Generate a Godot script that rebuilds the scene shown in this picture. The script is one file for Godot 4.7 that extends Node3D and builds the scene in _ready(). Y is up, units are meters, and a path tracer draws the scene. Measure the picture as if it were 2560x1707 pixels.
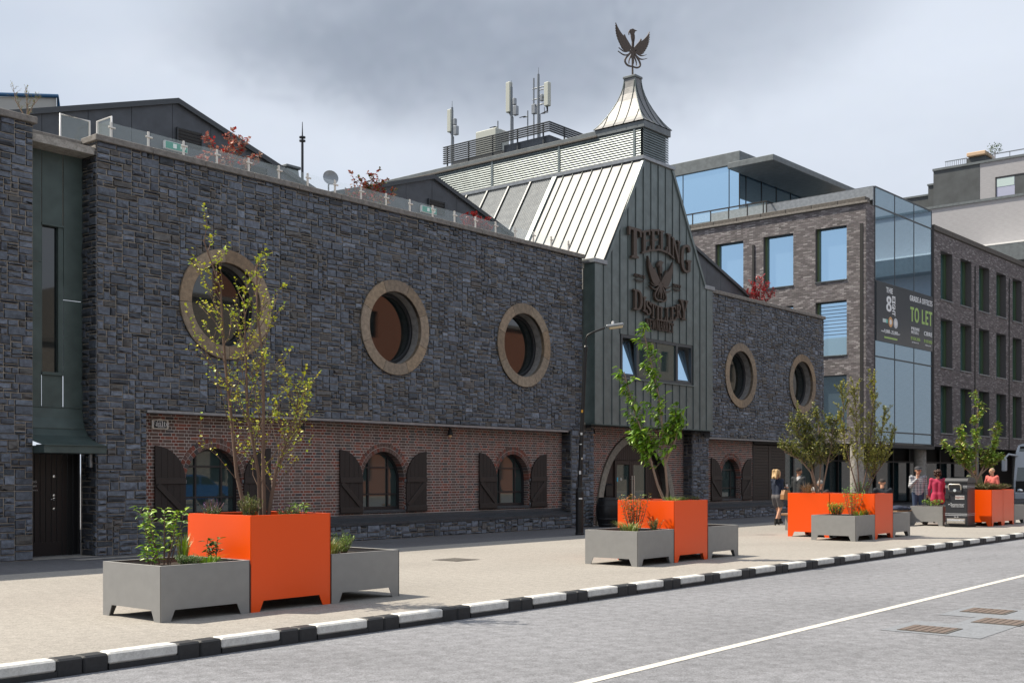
extends Node3D
# Street scene: stone distillery with a zinc gable, planters on a plaza, offices behind. y up, metres.
# The main stone front lies in the plane z = 0 and faces +z (the street); x runs along it.

const EYE := Vector3(0.0, 1.66, 21.47)
const FOCAL := 2890.0 / 2560.0          # focal length over picture width
const PLAZA := 0.14                     # height of the plaza above the road

var rng := RandomNumberGenerator.new()
var mats := {}
var taken := {}
var tex := {}
var gain := {}


class MB:
	var v := PackedVector3Array()
	var n := PackedVector3Array()
	var c := PackedColorArray()
	var t := PackedInt32Array()
	var col := Color(1, 1, 1)

	func quad(a: Vector3, b: Vector3, d: Vector3, e: Vector3) -> void:
		# corners counter-clockwise seen from outside
		var nn := (d - a).cross(e - b).normalized()
		var k := v.size()
		v.append(a); v.append(b); v.append(d); v.append(e)
		n.append(nn); n.append(nn); n.append(nn); n.append(nn)
		c.append(col); c.append(col); c.append(col); c.append(col)
		t.append(k); t.append(k + 2); t.append(k + 1)
		t.append(k); t.append(k + 3); t.append(k + 2)

	func tri(a: Vector3, b: Vector3, d: Vector3) -> void:
		var nn := (b - a).cross(d - a).normalized()
		var k := v.size()
		v.append(a); v.append(b); v.append(d)
		n.append(nn); n.append(nn); n.append(nn)
		c.append(col); c.append(col); c.append(col)
		t.append(k); t.append(k + 2); t.append(k + 1)

	func quad_out(a: Vector3, b: Vector3, d: Vector3, e: Vector3, mid: Vector3) -> void:
		if (d - a).cross(e - b).dot(a + b + d + e - mid * 4.0) < 0.0:
			quad(a, e, d, b)
		else:
			quad(a, b, d, e)

	func tri_out(a: Vector3, b: Vector3, d: Vector3, mid: Vector3) -> void:
		if (b - a).cross(d - a).dot(a + b + d - mid * 3.0) < 0.0:
			tri(a, d, b)
		else:
			tri(a, b, d)

	func smooth(a: Vector3, na: Vector3) -> int:
		v.append(a); n.append(na); c.append(col)
		return v.size() - 1

	func face(a: int, b: int, d: int) -> void:   # counter-clockwise from outside
		t.append(a); t.append(d); t.append(b)

	func box(p: Vector3, s: Vector3, bs := Basis.IDENTITY) -> void:
		var x := bs.x * s.x * 0.5
		var y := bs.y * s.y * 0.5
		var z := bs.z * s.z * 0.5
		quad(p - x - y + z, p + x - y + z, p + x + y + z, p - x + y + z)
		quad(p + x - y - z, p - x - y - z, p - x + y - z, p + x + y - z)
		quad(p + x - y + z, p + x - y - z, p + x + y - z, p + x + y + z)
		quad(p - x - y - z, p - x - y + z, p - x + y + z, p - x + y - z)
		quad(p - x + y + z, p + x + y + z, p + x + y - z, p - x + y - z)
		quad(p - x - y - z, p + x - y - z, p + x - y + z, p - x - y + z)

	func span(a: Vector3, b: Vector3) -> void:    # box between two corners
		box((a + b) * 0.5, (b - a).abs())

	func cbox(p: Vector3, s: Vector3, k: float, bs := Basis.IDENTITY) -> void:
		# box with chamfered edges
		var h := s * 0.5
		var ax := [bs.x, bs.y, bs.z]
		for i in 3:
			var j := (i + 1) % 3
			var l := (i + 2) % 3
			for si in [-1.0, 1.0]:
				var o: Vector3 = p + ax[i] * h[i] * si
				var u: Vector3 = ax[j] * (h[j] - k)
				var w: Vector3 = ax[l] * (h[l] - k)
				quad_out(o - u - w, o + u - w, o + u + w, o - u + w, p)
				for sj in [-1.0, 1.0]:
					var e0: Vector3 = p + ax[i] * h[i] * si + ax[j] * (h[j] - k) * sj
					var e1: Vector3 = p + ax[i] * (h[i] - k) * si + ax[j] * h[j] * sj
					quad_out(e0 - w, e1 - w, e1 + w, e0 + w, p)
		for sx in [-1.0, 1.0]:
			for sy in [-1.0, 1.0]:
				for sz in [-1.0, 1.0]:
					var q := [sx, sy, sz]
					var pts := []
					for i in 3:
						var o := p
						for j in 3:
							o += ax[j] * q[j] * (h[j] if j == i else h[j] - k)
						pts.append(o)
					tri_out(pts[0], pts[1], pts[2], p)

	func cspan(a: Vector3, b: Vector3, k: float) -> void:
		cbox((a + b) * 0.5, (b - a).abs(), k)

	func tube(path: Array, rad: Array, sides := 8, capped := true) -> void:
		var m := path.size()
		var up := Vector3.UP
		var first := -1
		for i in m:
			var d: Vector3 = (path[mini(i + 1, m - 1)] - path[maxi(i - 1, 0)])
			d = d.normalized() if d.length() > 1e-9 else Vector3.UP
			if absf(d.dot(up)) > 0.95:
				up = Vector3.RIGHT if absf(d.x) < 0.8 else Vector3.BACK
			var x := d.cross(up).normalized()
			var y := x.cross(d).normalized()
			up = y
			var k := v.size()
			if first < 0:
				first = k
			for s in sides:
				var a := TAU * s / sides
				var nn := x * cos(a) + y * sin(a)
				smooth(path[i] + nn * rad[i], nn)
			if i > 0:
				for s in sides:
					var s1 := (s + 1) % sides
					face(k - sides + s, k + s1, k - sides + s1)
					face(k - sides + s, k + s, k + s1)
		if capped:
			for e in 2:
				var k := first if e == 0 else first + (m - 1) * sides
				var mid: Vector3 = path[0] if e == 0 else path[m - 1]
				var off: Vector3 = (path[0] - path[1]) if e == 0 else (path[m - 1] - path[m - 2])
				for s in sides:
					tri_out(mid, v[k + s], v[k + (s + 1) % sides], mid - off)

	func lathe(prof: Array, at: Vector3, sides := 16, bs := Basis.IDENTITY) -> void:
		# prof: Vector2(radius, height) from bottom to top; flat rings, smooth round
		for i in prof.size() - 1:
			var a: Vector2 = prof[i]
			var b: Vector2 = prof[i + 1]
			var d := b - a
			var nn := Vector2(d.y, -d.x).normalized()
			var k := v.size()
			for s in sides + 1:
				var w := TAU * s / sides
				var r := bs * Vector3(cos(w), 0, sin(w))
				var no := (r * nn.x + bs.y * nn.y).normalized()
				smooth(at + r * a.x + bs.y * a.y, no)
				smooth(at + r * b.x + bs.y * b.y, no)
			for s in sides:
				var q := k + s * 2
				face(q, q + 1, q + 3)
				face(q, q + 3, q + 2)

	func prism(poly: PackedVector2Array, xf: Transform3D, z0: float, z1: float) -> void:
		var pg := poly
		var area := 0.0
		for i in pg.size():
			area += pg[i].cross(pg[(i + 1) % pg.size()])
		if area < 0.0:
			pg = pg.duplicate()
			pg.reverse()
		var ix := Geometry2D.triangulate_polygon(pg)
		for i in range(0, ix.size(), 3):
			var a := pg[ix[i]]
			var b := pg[ix[i + 1]]
			var d := pg[ix[i + 2]]
			if (b - a).cross(d - a) < 0.0:
				var q := b
				b = d
				d = q
			tri(xf * Vector3(a.x, a.y, z1), xf * Vector3(b.x, b.y, z1), xf * Vector3(d.x, d.y, z1))
			tri(xf * Vector3(a.x, a.y, z0), xf * Vector3(d.x, d.y, z0), xf * Vector3(b.x, b.y, z0))
		for i in pg.size():
			var a := pg[i]
			var b := pg[(i + 1) % pg.size()]
			quad(xf * Vector3(a.x, a.y, z0), xf * Vector3(b.x, b.y, z0), xf * Vector3(b.x, b.y, z1), xf * Vector3(a.x, a.y, z1))

	func ball(p: Vector3, r: Vector3, sides := 10, rings := 7) -> void:
		var k := v.size()
		for i in rings + 1:
			var a := PI * i / rings
			for s in sides + 1:
				var w := TAU * s / sides
				var u := Vector3(sin(a) * cos(w), cos(a), sin(a) * sin(w))
				smooth(p + u * r, (u / r).normalized())
		for i in rings:
			for s in sides:
				var q := k + i * (sides + 1) + s
				face(q, q + 1, q + sides + 2)
				face(q, q + sides + 2, q + sides + 1)

	func mesh() -> ArrayMesh:
		var a := []
		a.resize(Mesh.ARRAY_MAX)
		a[Mesh.ARRAY_VERTEX] = v
		a[Mesh.ARRAY_NORMAL] = n
		a[Mesh.ARRAY_COLOR] = c
		a[Mesh.ARRAY_INDEX] = t
		var m := ArrayMesh.new()
		m.add_surface_from_arrays(Mesh.PRIMITIVE_TRIANGLES, a)
		return m


func numbered(called: String) -> String:
	if not taken.has(called):
		taken[called] = 0
		return called
	taken[called] += 1
	return "%s_%03d" % [called, taken[called]]


func obj(called: String, mb: MB, m: Material, parent: Node = null) -> MeshInstance3D:
	var o := MeshInstance3D.new()
	o.mesh = mb.mesh()
	o.material_override = m
	if parent == null:
		o.name = numbered(called)
		add_child(o)
	else:
		o.name = called
		parent.add_child(o, true)
	return o


func inst(called: String, me: Mesh, m: Material, parent: Node, xf := Transform3D.IDENTITY) -> MeshInstance3D:
	var o := MeshInstance3D.new()
	o.mesh = me
	o.material_override = m
	o.transform = xf
	o.name = called
	parent.add_child(o, true)
	return o


func tag(o: Node, label: String, category: String, group := "") -> void:
	o.set_meta("label", label)
	o.set_meta("category", category)
	if group:
		o.set_meta("group", group)


func thing(called: String, label: String, category: String, at := Vector3.ZERO, turn := 0.0, group := "") -> Node3D:
	var o := Node3D.new()
	o.name = numbered(called)
	add_child(o)
	o.position = at
	o.rotation.y = turn
	tag(o, label, category, group)
	return o


func struct(called: String, mb: MB, m: Material) -> MeshInstance3D:
	var o := obj(called, mb, m)
	o.set_meta("kind", "structure")
	return o


func rnd(a: float, b: float) -> float:
	return rng.randf_range(a, b)


func ground_at(z: float) -> float:     # the plaza rises a little away from the building
	return PLAZA * clampf(z / 5.0, 0.0, 1.0)


func seen_size(p: Vector3, area: float) -> float:
	# how large a patch of a front wall shows in the picture; 0 when outside the frame
	var d := p - EYE
	var fw := Vector3(0.7694, 0, -0.6388)
	var rt := Vector3(0.6388, 0, 0.7694)
	var dep := d.dot(fw)
	if dep < 1.0:
		return 0.0
	var x := d.dot(rt) / dep * FOCAL
	var y := d.y / dep * FOCAL
	if absf(x) > 0.5 or y > 0.4633 or y < -0.2035:
		return 0.0
	return area / (dep * dep)


# ---------------------------------------------------------------- materials

func noise_img(sd: int, size: int, freq: float, oct: int, kind := FastNoiseLite.TYPE_SIMPLEX_SMOOTH) -> Image:
	var f := FastNoiseLite.new()
	f.seed = sd
	f.noise_type = kind
	f.frequency = freq
	f.fractal_octaves = oct
	if kind == FastNoiseLite.TYPE_CELLULAR:
		f.cellular_return_type = FastNoiseLite.RETURN_CELL_VALUE
		f.fractal_type = FastNoiseLite.FRACTAL_NONE
	return f.get_seamless_image(size, size)


func tone_tex(key: String, ims: Array, weights: Array, lo: float, hi: float, gamma := 1.0) -> ImageTexture:
	# mixes grey noise pictures into one tone map between lo and hi
	if tex.has(key):
		return tex[key]
	var s: int = ims[0].get_width()
	var out := PackedByteArray()
	out.resize(s * s)
	var acc := PackedFloat32Array()
	acc.resize(s * s)
	var total := 0.0
	for q in ims.size():
		var im: Image = ims[q]
		im.convert(Image.FORMAT_L8)
		var d := im.get_data()
		var w: float = weights[q] / 255.0
		total += weights[q]
		for i in s * s:
			acc[i] += d[i] * w
	for i in s * s:
		var x := pow(clampf((acc[i] / total - 0.5) * 1.5 + 0.5, 0.0, 1.0), gamma)
		var l := (lo + (hi - lo) * x) / hi
		out[i] = int(255.0 * (1.055 * pow(l, 1.0 / 2.4) - 0.055 if l > 0.0031 else 12.92 * l))
	var im := Image.create_from_data(s, s, false, Image.FORMAT_L8, out)
	tex[key] = ImageTexture.create_from_image(im)
	gain[tex[key]] = hi
	return tex[key]


func bump_tex(key: String, im: Image, k: float) -> ImageTexture:
	if tex.has(key):
		return tex[key]
	var i2: Image = im.duplicate()
	i2.convert(Image.FORMAT_RGBA8)
	i2.bump_map_to_normal_map(k)
	tex[key] = ImageTexture.create_from_image(i2)
	return tex[key]


func mat(key: String, rgb := Color(0.5, 0.5, 0.5), rough := 0.8, metal := 0.0, how := {}) -> StandardMaterial3D:
	if mats.has(key):
		return mats[key]
	var m := StandardMaterial3D.new()
	m.resource_name = key
	m.albedo_color = rgb.linear_to_srgb()
	m.roughness = rough
	m.metallic = metal
	m.vertex_color_use_as_albedo = how.get("vc", false)
	if how.has("tone"):
		m.albedo_texture = how.tone
		m.albedo_color = (rgb * float(gain[how.tone])).linear_to_srgb()
		m.uv1_triplanar = true
		m.uv1_world_triplanar = how.get("world", true)
		var s: float = how.get("scale", 1.0)
		m.uv1_scale = Vector3(s, s, s) if not how.has("scale3") else how.scale3
		m.uv1_triplanar_sharpness = 4.0
	if how.has("bump"):
		m.normal_enabled = true
		m.normal_texture = how.bump
		m.normal_scale = how.get("bumpk", 1.0)
		if not how.has("tone"):
			m.uv1_triplanar = true
			m.uv1_world_triplanar = how.get("world", true)
			var s: float = how.get("scale", 1.0)
			m.uv1_scale = Vector3(s, s, s)
	if how.has("spec"):
		m.metallic_specular = how.spec
	if how.has("coat"):
		m.clearcoat_enabled = true
		m.clearcoat = how.coat
		m.clearcoat_roughness = how.get("coatr", 0.1)
	if how.has("back"):
		m.backlight_enabled = true
		m.backlight = how.back.linear_to_srgb()
	if how.has("alpha"):
		m.transparency = BaseMaterial3D.TRANSPARENCY_ALPHA
		m.albedo_color.a = how.alpha
	m.cull_mode = BaseMaterial3D.CULL_DISABLED if how.get("both", false) else BaseMaterial3D.CULL_BACK
	mats[key] = m
	return m


func make_materials() -> void:
	var fine := noise_img(1, 512, 0.06, 4)
	var mid := noise_img(2, 512, 0.015, 5)
	var big := noise_img(3, 512, 0.006, 5)
	var grit := noise_img(4, 512, 0.25, 2)
	var grit2 := noise_img(5, 512, 0.13, 2)
	var cells := noise_img(6, 512, 0.16, 1, FastNoiseLite.TYPE_CELLULAR)
	var t_stone := tone_tex("stone", [fine, mid, grit], [1.0, 1.3, 0.7], 0.45, 1.2, 1.0)
	var b_stone := bump_tex("stone", fine, 6.0)
	var b_grit := bump_tex("grit", grit, 4.0)
	var t_soft := tone_tex("soft", [mid, fine], [2.0, 0.6], 0.72, 1.0)
	var t_big := tone_tex("big", [big, mid], [2.0, 0.8], 0.7, 1.0)
	var t_asphalt := tone_tex("asphalt", [grit, cells, grit2, mid], [1.3, 0.7, 1.0, 0.9], 0.3, 1.2, 1.2)
	var t_resin := tone_tex("resin", [grit, cells, mid], [1.3, 0.7, 0.5], 0.55, 1.2, 1.0)
	var t_brick := tone_tex("brick", [grit2, fine, mid], [1.0, 1.0, 0.8], 0.6, 1.15)
	var t_bark := tone_tex("bark", [fine, grit2], [1.0, 1.0], 0.5, 1.1)
	mat("stone", Color(1, 1, 1), 0.72, 0.0, {vc = true, tone = t_stone, scale = 1.1, bump = b_stone, bumpk = 0.9})
	mat("mortar", Color(0.36, 0.32, 0.27), 0.95, 0.0, {tone = t_brick, scale = 1.5, bump = b_grit, bumpk = 0.5})
	mat("mortar_light", Color(0.60, 0.55, 0.51), 0.95, 0.0, {tone = t_brick, scale = 1.5, bump = b_grit, bumpk = 0.4})
	mat("mortar_dark", Color(0.10, 0.095, 0.095), 0.95, 0.0, {tone = t_brick, scale = 1.5})
	mat("brick", Color(1, 1, 1), 0.85, 0.0, {vc = true, tone = t_brick, scale = 2.3, bump = b_grit, bumpk = 0.5})
	mat("coping", Color(0.22, 0.205, 0.19), 0.8, 0.0, {tone = t_stone, scale = 0.8, bump = b_grit, bumpk = 0.4})
	mat("slate", Color(0.055, 0.06, 0.068), 0.45, 0.0, {tone = t_stone, scale = 0.8, bump = b_grit, bumpk = 0.3})
	mat("sandstone", Color(1, 1, 1), 0.85, 0.0, {vc = true, tone = t_stone, scale = 0.9, bump = b_stone, bumpk = 0.6})
	mat("reveal", Color(0.24, 0.23, 0.22), 0.7, 0.0, {tone = t_stone, scale = 0.6})
	mat("zinc", Color(0.155, 0.19, 0.19), 0.42, 0.35, {tone = t_big, scale = 0.45, bump = bump_tex("mid", mid, 1.5), bumpk = 0.25})
	mat("zinc_dark", Color(0.075, 0.105, 0.1), 0.5, 0.2, {tone = t_big, scale = 0.5, bump = bump_tex("mid", mid, 1.5), bumpk = 0.2})
	mat("zinc_roof", Color(0.165, 0.17, 0.178), 0.5, 0.12, {tone = t_soft, scale = 0.35, bump = bump_tex("mid2", mid, 2.5), bumpk = 0.35})
	mat("seam", Color(0.07, 0.09, 0.09), 0.5, 0.3)
	mat("louvre", Color(0.19, 0.23, 0.24), 0.45, 0.3, {tone = t_big, scale = 0.6})
	mat("lead_cap", Color(0.15, 0.17, 0.18), 0.5, 0.3, {tone = t_big, scale = 0.6})
	mat("weathered", Color(0.12, 0.11, 0.10), 0.8, 0.1, {tone = t_stone, scale = 0.7})
	mat("corrugated", Color(0.42, 0.43, 0.42), 0.45, 0.3, {tone = t_soft, scale = 0.5})
	mat("cladding", Color(0.075, 0.085, 0.10), 0.5, 0.25, {tone = t_soft, scale = 0.25})
	mat("cladding_edge", Color(0.055, 0.062, 0.07), 0.5, 0.3)
	mat("steel_grey", Color(0.30, 0.32, 0.34), 0.4, 0.6, {tone = t_soft, scale = 0.6})
	mat("stainless", Color(0.62, 0.58, 0.52), 0.35, 0.8)
	mat("chrome", Color(0.7, 0.7, 0.7), 0.15, 1.0)
	mat("black_paint", Color(0.012, 0.012, 0.013), 0.35, 0.0, {spec = 0.4})
	mat("black_soft", Color(0.012, 0.012, 0.013), 0.7, 0.0)
	mat("dark_frame", Color(0.02, 0.021, 0.024), 0.4, 0.2)
	mat("grey_frame", Color(0.055, 0.065, 0.072), 0.4, 0.2)
	mat("shutter", Color(0.021, 0.014, 0.012), 0.6, 0.0, {tone = t_soft, scale = 1.5})
	mat("shutter_trim", Color(0.028, 0.02, 0.017), 0.55, 0.0, {tone = t_soft, scale = 1.5})
	mat("dark_wood", Color(0.035, 0.019, 0.014), 0.55, 0.0, {tone = t_bark, scale3 = Vector3(6, 0.6, 6)})
	mat("glass_dark", Color(0.006, 0.010, 0.011), 0.025, 0.0, {spec = 0.85})
	mat("glass_room", Color(0.03, 0.05, 0.05), 0.02, 0.0, {spec = 0.9})
	mat("glass_blue", Color(0.36, 0.62, 0.80), 0.03, 0.9)
	mat("glass_blue2", Color(0.40, 0.60, 0.78), 0.03, 0.9)
	mat("glass_teal", Color(0.01, 0.035, 0.045), 0.03, 0.0, {spec = 0.95})
	mat("glass_clear", Color(0.75, 0.9, 0.88), 0.02, 0.0, {alpha = 0.13})
	mat("bronze", Color(0.085, 0.062, 0.048), 0.5, 0.25, {tone = t_soft, scale = 2.0})
	mat("bronze_side", Color(0.02, 0.016, 0.014), 0.6, 0.1)
	mat("orange", Color(0.82, 0.078, 0.0), 0.3, 0.0, {bump = bump_tex("mid3", big, 1.0), bumpk = 0.06, scale = 0.4})
	mat("planter_grey", Color(0.25, 0.25, 0.246), 0.5, 0.0, {tone = tone_tex("paint", [mid], [1.0], 0.93, 1.0), scale = 0.7})
	mat("soil", Color(0.035, 0.025, 0.018), 0.95, 0.0, {tone = t_bark, scale = 3.0, bump = b_grit, bumpk = 1.0})
	mat("asphalt", Color(0.28, 0.288, 0.315), 0.82, 0.0, {vc = true, tone = t_asphalt, scale = 0.62, bump = b_grit, bumpk = 0.5})
	mat("lane", Color(0.16, 0.16, 0.172), 0.85, 0.0, {vc = true, tone = t_asphalt, scale = 0.6, bump = b_grit, bumpk = 0.35})
	mat("resin", Color(0.33, 0.31, 0.283), 0.9, 0.0, {vc = true, tone = t_resin, scale = 0.75, bump = b_grit, bumpk = 0.35})
	mat("concrete", Color(0.36, 0.34, 0.31), 0.9, 0.0, {tone = t_stone, scale = 0.7, bump = b_grit, bumpk = 0.2})
	mat("kerb_black", Color(0.022, 0.024, 0.028), 0.6, 0.0, {tone = t_stone, scale = 1.2, bump = b_grit, bumpk = 0.3})
	mat("kerb_white", Color(0.68, 0.68, 0.66), 0.65, 0.0, {tone = tone_tex("worn", [grit2, mid, fine], [0.7, 1.4, 0.8], 0.55, 1.05, 0.8), scale = 0.9, bump = b_grit, bumpk = 0.2})
	mat("road_paint", Color(0.62, 0.60, 0.55), 0.8, 0.0, {tone = t_resin, scale = 0.8, bump = b_grit, bumpk = 0.3})
	mat("office_brick", Color(1, 1, 1), 0.75, 0.0, {vc = true})
	mat("pale_brick", Color(0.36, 0.36, 0.38), 0.85, 0.0, {tone = tone_tex("courses", [mid, grit2], [0.6, 1.0], 0.75, 1.05), scale3 = Vector3(0.25, 1.3, 0.25)})
	mat("render_dark", Color(0.075, 0.085, 0.092), 0.8, 0.0, {tone = t_big, scale = 0.2})
	mat("bark", Color(0.17, 0.105, 0.075), 0.85, 0.0, {tone = t_bark, scale = 3.0})
	mat("bark_pale", Color(0.32, 0.22, 0.16), 0.8, 0.0, {tone = t_bark, scale = 3.0})
	mat("leaf", Color(1.35, 1.35, 1.35), 0.45, 0.0, {vc = true, back = Color(0.22, 0.28, 0.03), both = true})
	mat("leaf_red", Color(1, 1, 1), 0.5, 0.0, {vc = true, back = Color(0.3, 0.04, 0.02), both = true})
	mat("print", Color(1, 1, 1), 0.5, 0.0, {vc = true})
	mat("bulb", Color(0.8, 0.5, 0.25), 0.3)
	mat("antenna", Color(0.42, 0.44, 0.40), 0.5)
	mat("galvanised", Color(0.18, 0.20, 0.22), 0.45, 0.5)
	mat("white_paint", Color(0.75, 0.75, 0.74), 0.4)
	mat("skin", Color(1, 1, 1), 0.55, 0.0, {vc = true})
	mat("cloth", Color(1, 1, 1), 0.85, 0.0, {vc = true})
	mat("hair", Color(1, 1, 1), 0.6, 0.0, {vc = true})
	mat("timber", Color(0.30, 0.16, 0.08), 0.6, 0.0, {tone = t_bark, scale3 = Vector3(1, 4, 4)})
	mat("bin_body", Color(0.028, 0.031, 0.037), 0.35, 0.1)
	mat("car_blue", Color(0.01, 0.10, 0.36), 0.25, 0.1, {coat = 0.5})
	mat("bus_body", Color(0.36, 0.39, 0.43), 0.35, 0.1)
	mat("opposite_brick", Color(0.36, 0.15, 0.09), 0.9, 0.0, {tone = tone_tex("courses2", [mid, grit2], [0.6, 1.2], 0.55, 1.1), scale3 = Vector3(0.3, 1.6, 0.3)})
	mat("opposite_grey", Color(0.33, 0.30, 0.27), 0.9, 0.0, {tone = t_stone, scale3 = Vector3(0.3, 1.6, 0.3)})
	mat("teal_green", Color(0.02, 0.06, 0.055), 0.5)
	mat("terracotta", Color(0.3, 0.1, 0.05), 0.8)


# ---------------------------------------------------------------- the scene

func _ready() -> void:
	rng.seed = 7
	set_camera()
	set_sky()
	make_materials()
	build_ground()
	build_kerb()
	build_distillery()
	build_office()
	build_far_block()
	build_opposite()
	build_planters()
	build_street()
	build_people()


func set_camera() -> void:
	var cam := Camera3D.new()
	cam.name = "camera"
	add_child(cam)
	cam.projection = Camera3D.PROJECTION_FRUSTUM
	cam.near = 0.1
	cam.far = 600.0
	cam.size = 0.1 * 1707.0 / 2890.0
	cam.frustum_offset = Vector2(0, 0.1 * (1186.0 - 853.5) / 2890.0)
	cam.position = EYE
	cam.rotation.y = -deg_to_rad(50.3)
	cam.current = true


func set_sky() -> void:
	var env := Environment.new()
	env.background_mode = Environment.BG_SKY
	env.tonemap_mode = Environment.TONE_MAPPER_LINEAR
	env.tonemap_exposure = 1.45
	env.sdfgi_enabled = true
	env.ssao_enabled = true
	env.ssil_enabled = true
	var sky := Sky.new()
	var pm := PanoramaSkyMaterial.new()
	pm.panorama = cloud_picture()
	pm.energy_multiplier = 0.74
	sky.sky_material = pm
	env.sky = sky
	var we := WorldEnvironment.new()
	we.name = "world_environment"
	we.environment = env
	add_child(we)
	var sun := DirectionalLight3D.new()
	sun.name = "sun"
	add_child(sun)
	sun.light_energy = 1.6
	sun.light_color = Color(1.0, 0.955, 0.88)
	sun.light_angular_distance = 0.6
	sun.shadow_enabled = true
	sun.look_at_from_position(Vector3.ZERO, Vector3(0.35, -1.0, 0.62))


func cloud_picture() -> ImageTexture:
	# broken cloud all round: pale sheets, greyer banks, thin blue between
	var w := 1536
	var h := 768
	var f := FastNoiseLite.new()
	f.seed = 11
	f.noise_type = FastNoiseLite.TYPE_SIMPLEX_SMOOTH
	f.frequency = 0.55
	f.fractal_octaves = 6
	f.domain_warp_enabled = true
	f.domain_warp_amplitude = 0.6
	f.domain_warp_frequency = 0.5
	var f2 := FastNoiseLite.new()
	f2.seed = 5
	f2.frequency = 0.32
	f2.fractal_octaves = 5
	var pale := Vector3(0.715, 0.775, 0.875)
	var grey := Vector3(0.260, 0.305, 0.385)
	var blue := Vector3(0.300, 0.440, 0.640)
	# grey banks: azimuth, elevation, half width, half height (degrees), strength
	var banks := [[27.5, 20.5, 8.0, 2.6, 1.0], [34.0, 18.2, 7.0, 1.6, 0.7], [48.5, 16.6, 9.0, 2.6, 0.85], [53.0, 17.6, 6.0, 1.8, 0.5], [70.5, 14.8, 6.0, 2.4, 0.8],
		[120.0, 20.0, 14.0, 5.0, 0.7], [170.0, 28.0, 20.0, 6.0, 0.7], [230.0, 22.0, 16.0, 5.0, 0.7], [290.0, 30.0, 18.0, 6.0, 0.7], [335.0, 18.0, 10.0, 3.0, 0.7], [90.0, 40.0, 20.0, 6.0, 0.5], [0.0, 42.0, 22.0, 7.0, 0.5]]
	var data := PackedByteArray()
	data.resize(w * h * 3)
	for y in h:
		var el := PI * (0.5 - (y + 0.5) / h)
		var se := sin(el)
		var ce := cos(el)
		for x in w:
			var c := Vector3(0.36, 0.36, 0.37)
			if el > -0.03:
				var az := TAU * ((x + 0.5) / w - 0.5)
				var dx := sin(az) * ce
				var dz := -cos(az) * ce
				var k := 1.0 / (maxf(se, 0.0) + 0.22)
				var n1 := f.get_noise_3d(dx * k, dz * k, 0.0)
				var n2 := f2.get_noise_3d(dx * k * 1.6, dz * k * 1.6, se * 4.0)
				var g := clampf(0.30 + n1 * 0.75 + n2 * 0.35, 0.0, 1.0) * 0.24
				var ad := rad_to_deg(az)
				var ed := rad_to_deg(el)
				for b in banks:
					var da: float = absf(wrapf(ad - b[0], -180.0, 180.0)) / b[2]
					if da < 2.2:
						var de: float = (ed - b[1] + n1 * 2.2) / b[3]
						var q: float = da * da + de * de + n2 * 0.9
						if q < 4.0:
							g += b[4] * smoothstep(1.6, 0.1, q) * (0.55 + 0.5 * n1 + 0.25)
				var gap := clampf(n2 * 1.5 - 0.12, 0.0, 1.0) * clampf(ed / 14.0 - 0.75, 0.0, 1.0) * 0.75
				c = pale.lerp(blue, gap).lerp(grey, clampf(g, 0.0, 1.0))
			var i := (y * w + x) * 3
			for q in 3:
				data[i + q] = int(255.0 * clampf(1.055 * pow(maxf(c[q], 0.0), 1.0 / 2.4) - 0.055, 0.0, 1.0))
	return ImageTexture.create_from_image(Image.create_from_data(w, h, false, Image.FORMAT_RGB8, data))


# ---------------------------------------------------------------- ground

func sheet(x0: float, x1: float, z0: float, z1: float, dx: float, dz: float, hgt: Callable, sd: int, lo := 0.88, hi := 1.06) -> MB:
	# a gridded sheet with faint patches of tone
	var f := FastNoiseLite.new()
	f.seed = sd
	f.frequency = 0.22
	f.fractal_octaves = 4
	var mb := MB.new()
	var nx := int(ceil((x1 - x0) / dx))
	var nz := int(ceil((z1 - z0) / dz))
	for j in nz + 1:
		var z := z0 + (z1 - z0) * j / nz
		for i in nx + 1:
			var x := x0 + (x1 - x0) * i / nx
			var k := lerpf(lo, hi, clampf(f.get_noise_2d(x, z * 1.6) * 0.9 + 0.5, 0.0, 1.0))
			mb.col = Color(k, k, k)
			mb.smooth(Vector3(x, hgt.call(x, z), z), Vector3.UP)
	for j in nz:
		for i in nx:
			var q := j * (nx + 1) + i
			mb.face(q, q + nx + 1, q + nx + 2)
			mb.face(q, q + nx + 2, q + 1)
	return mb


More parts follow.
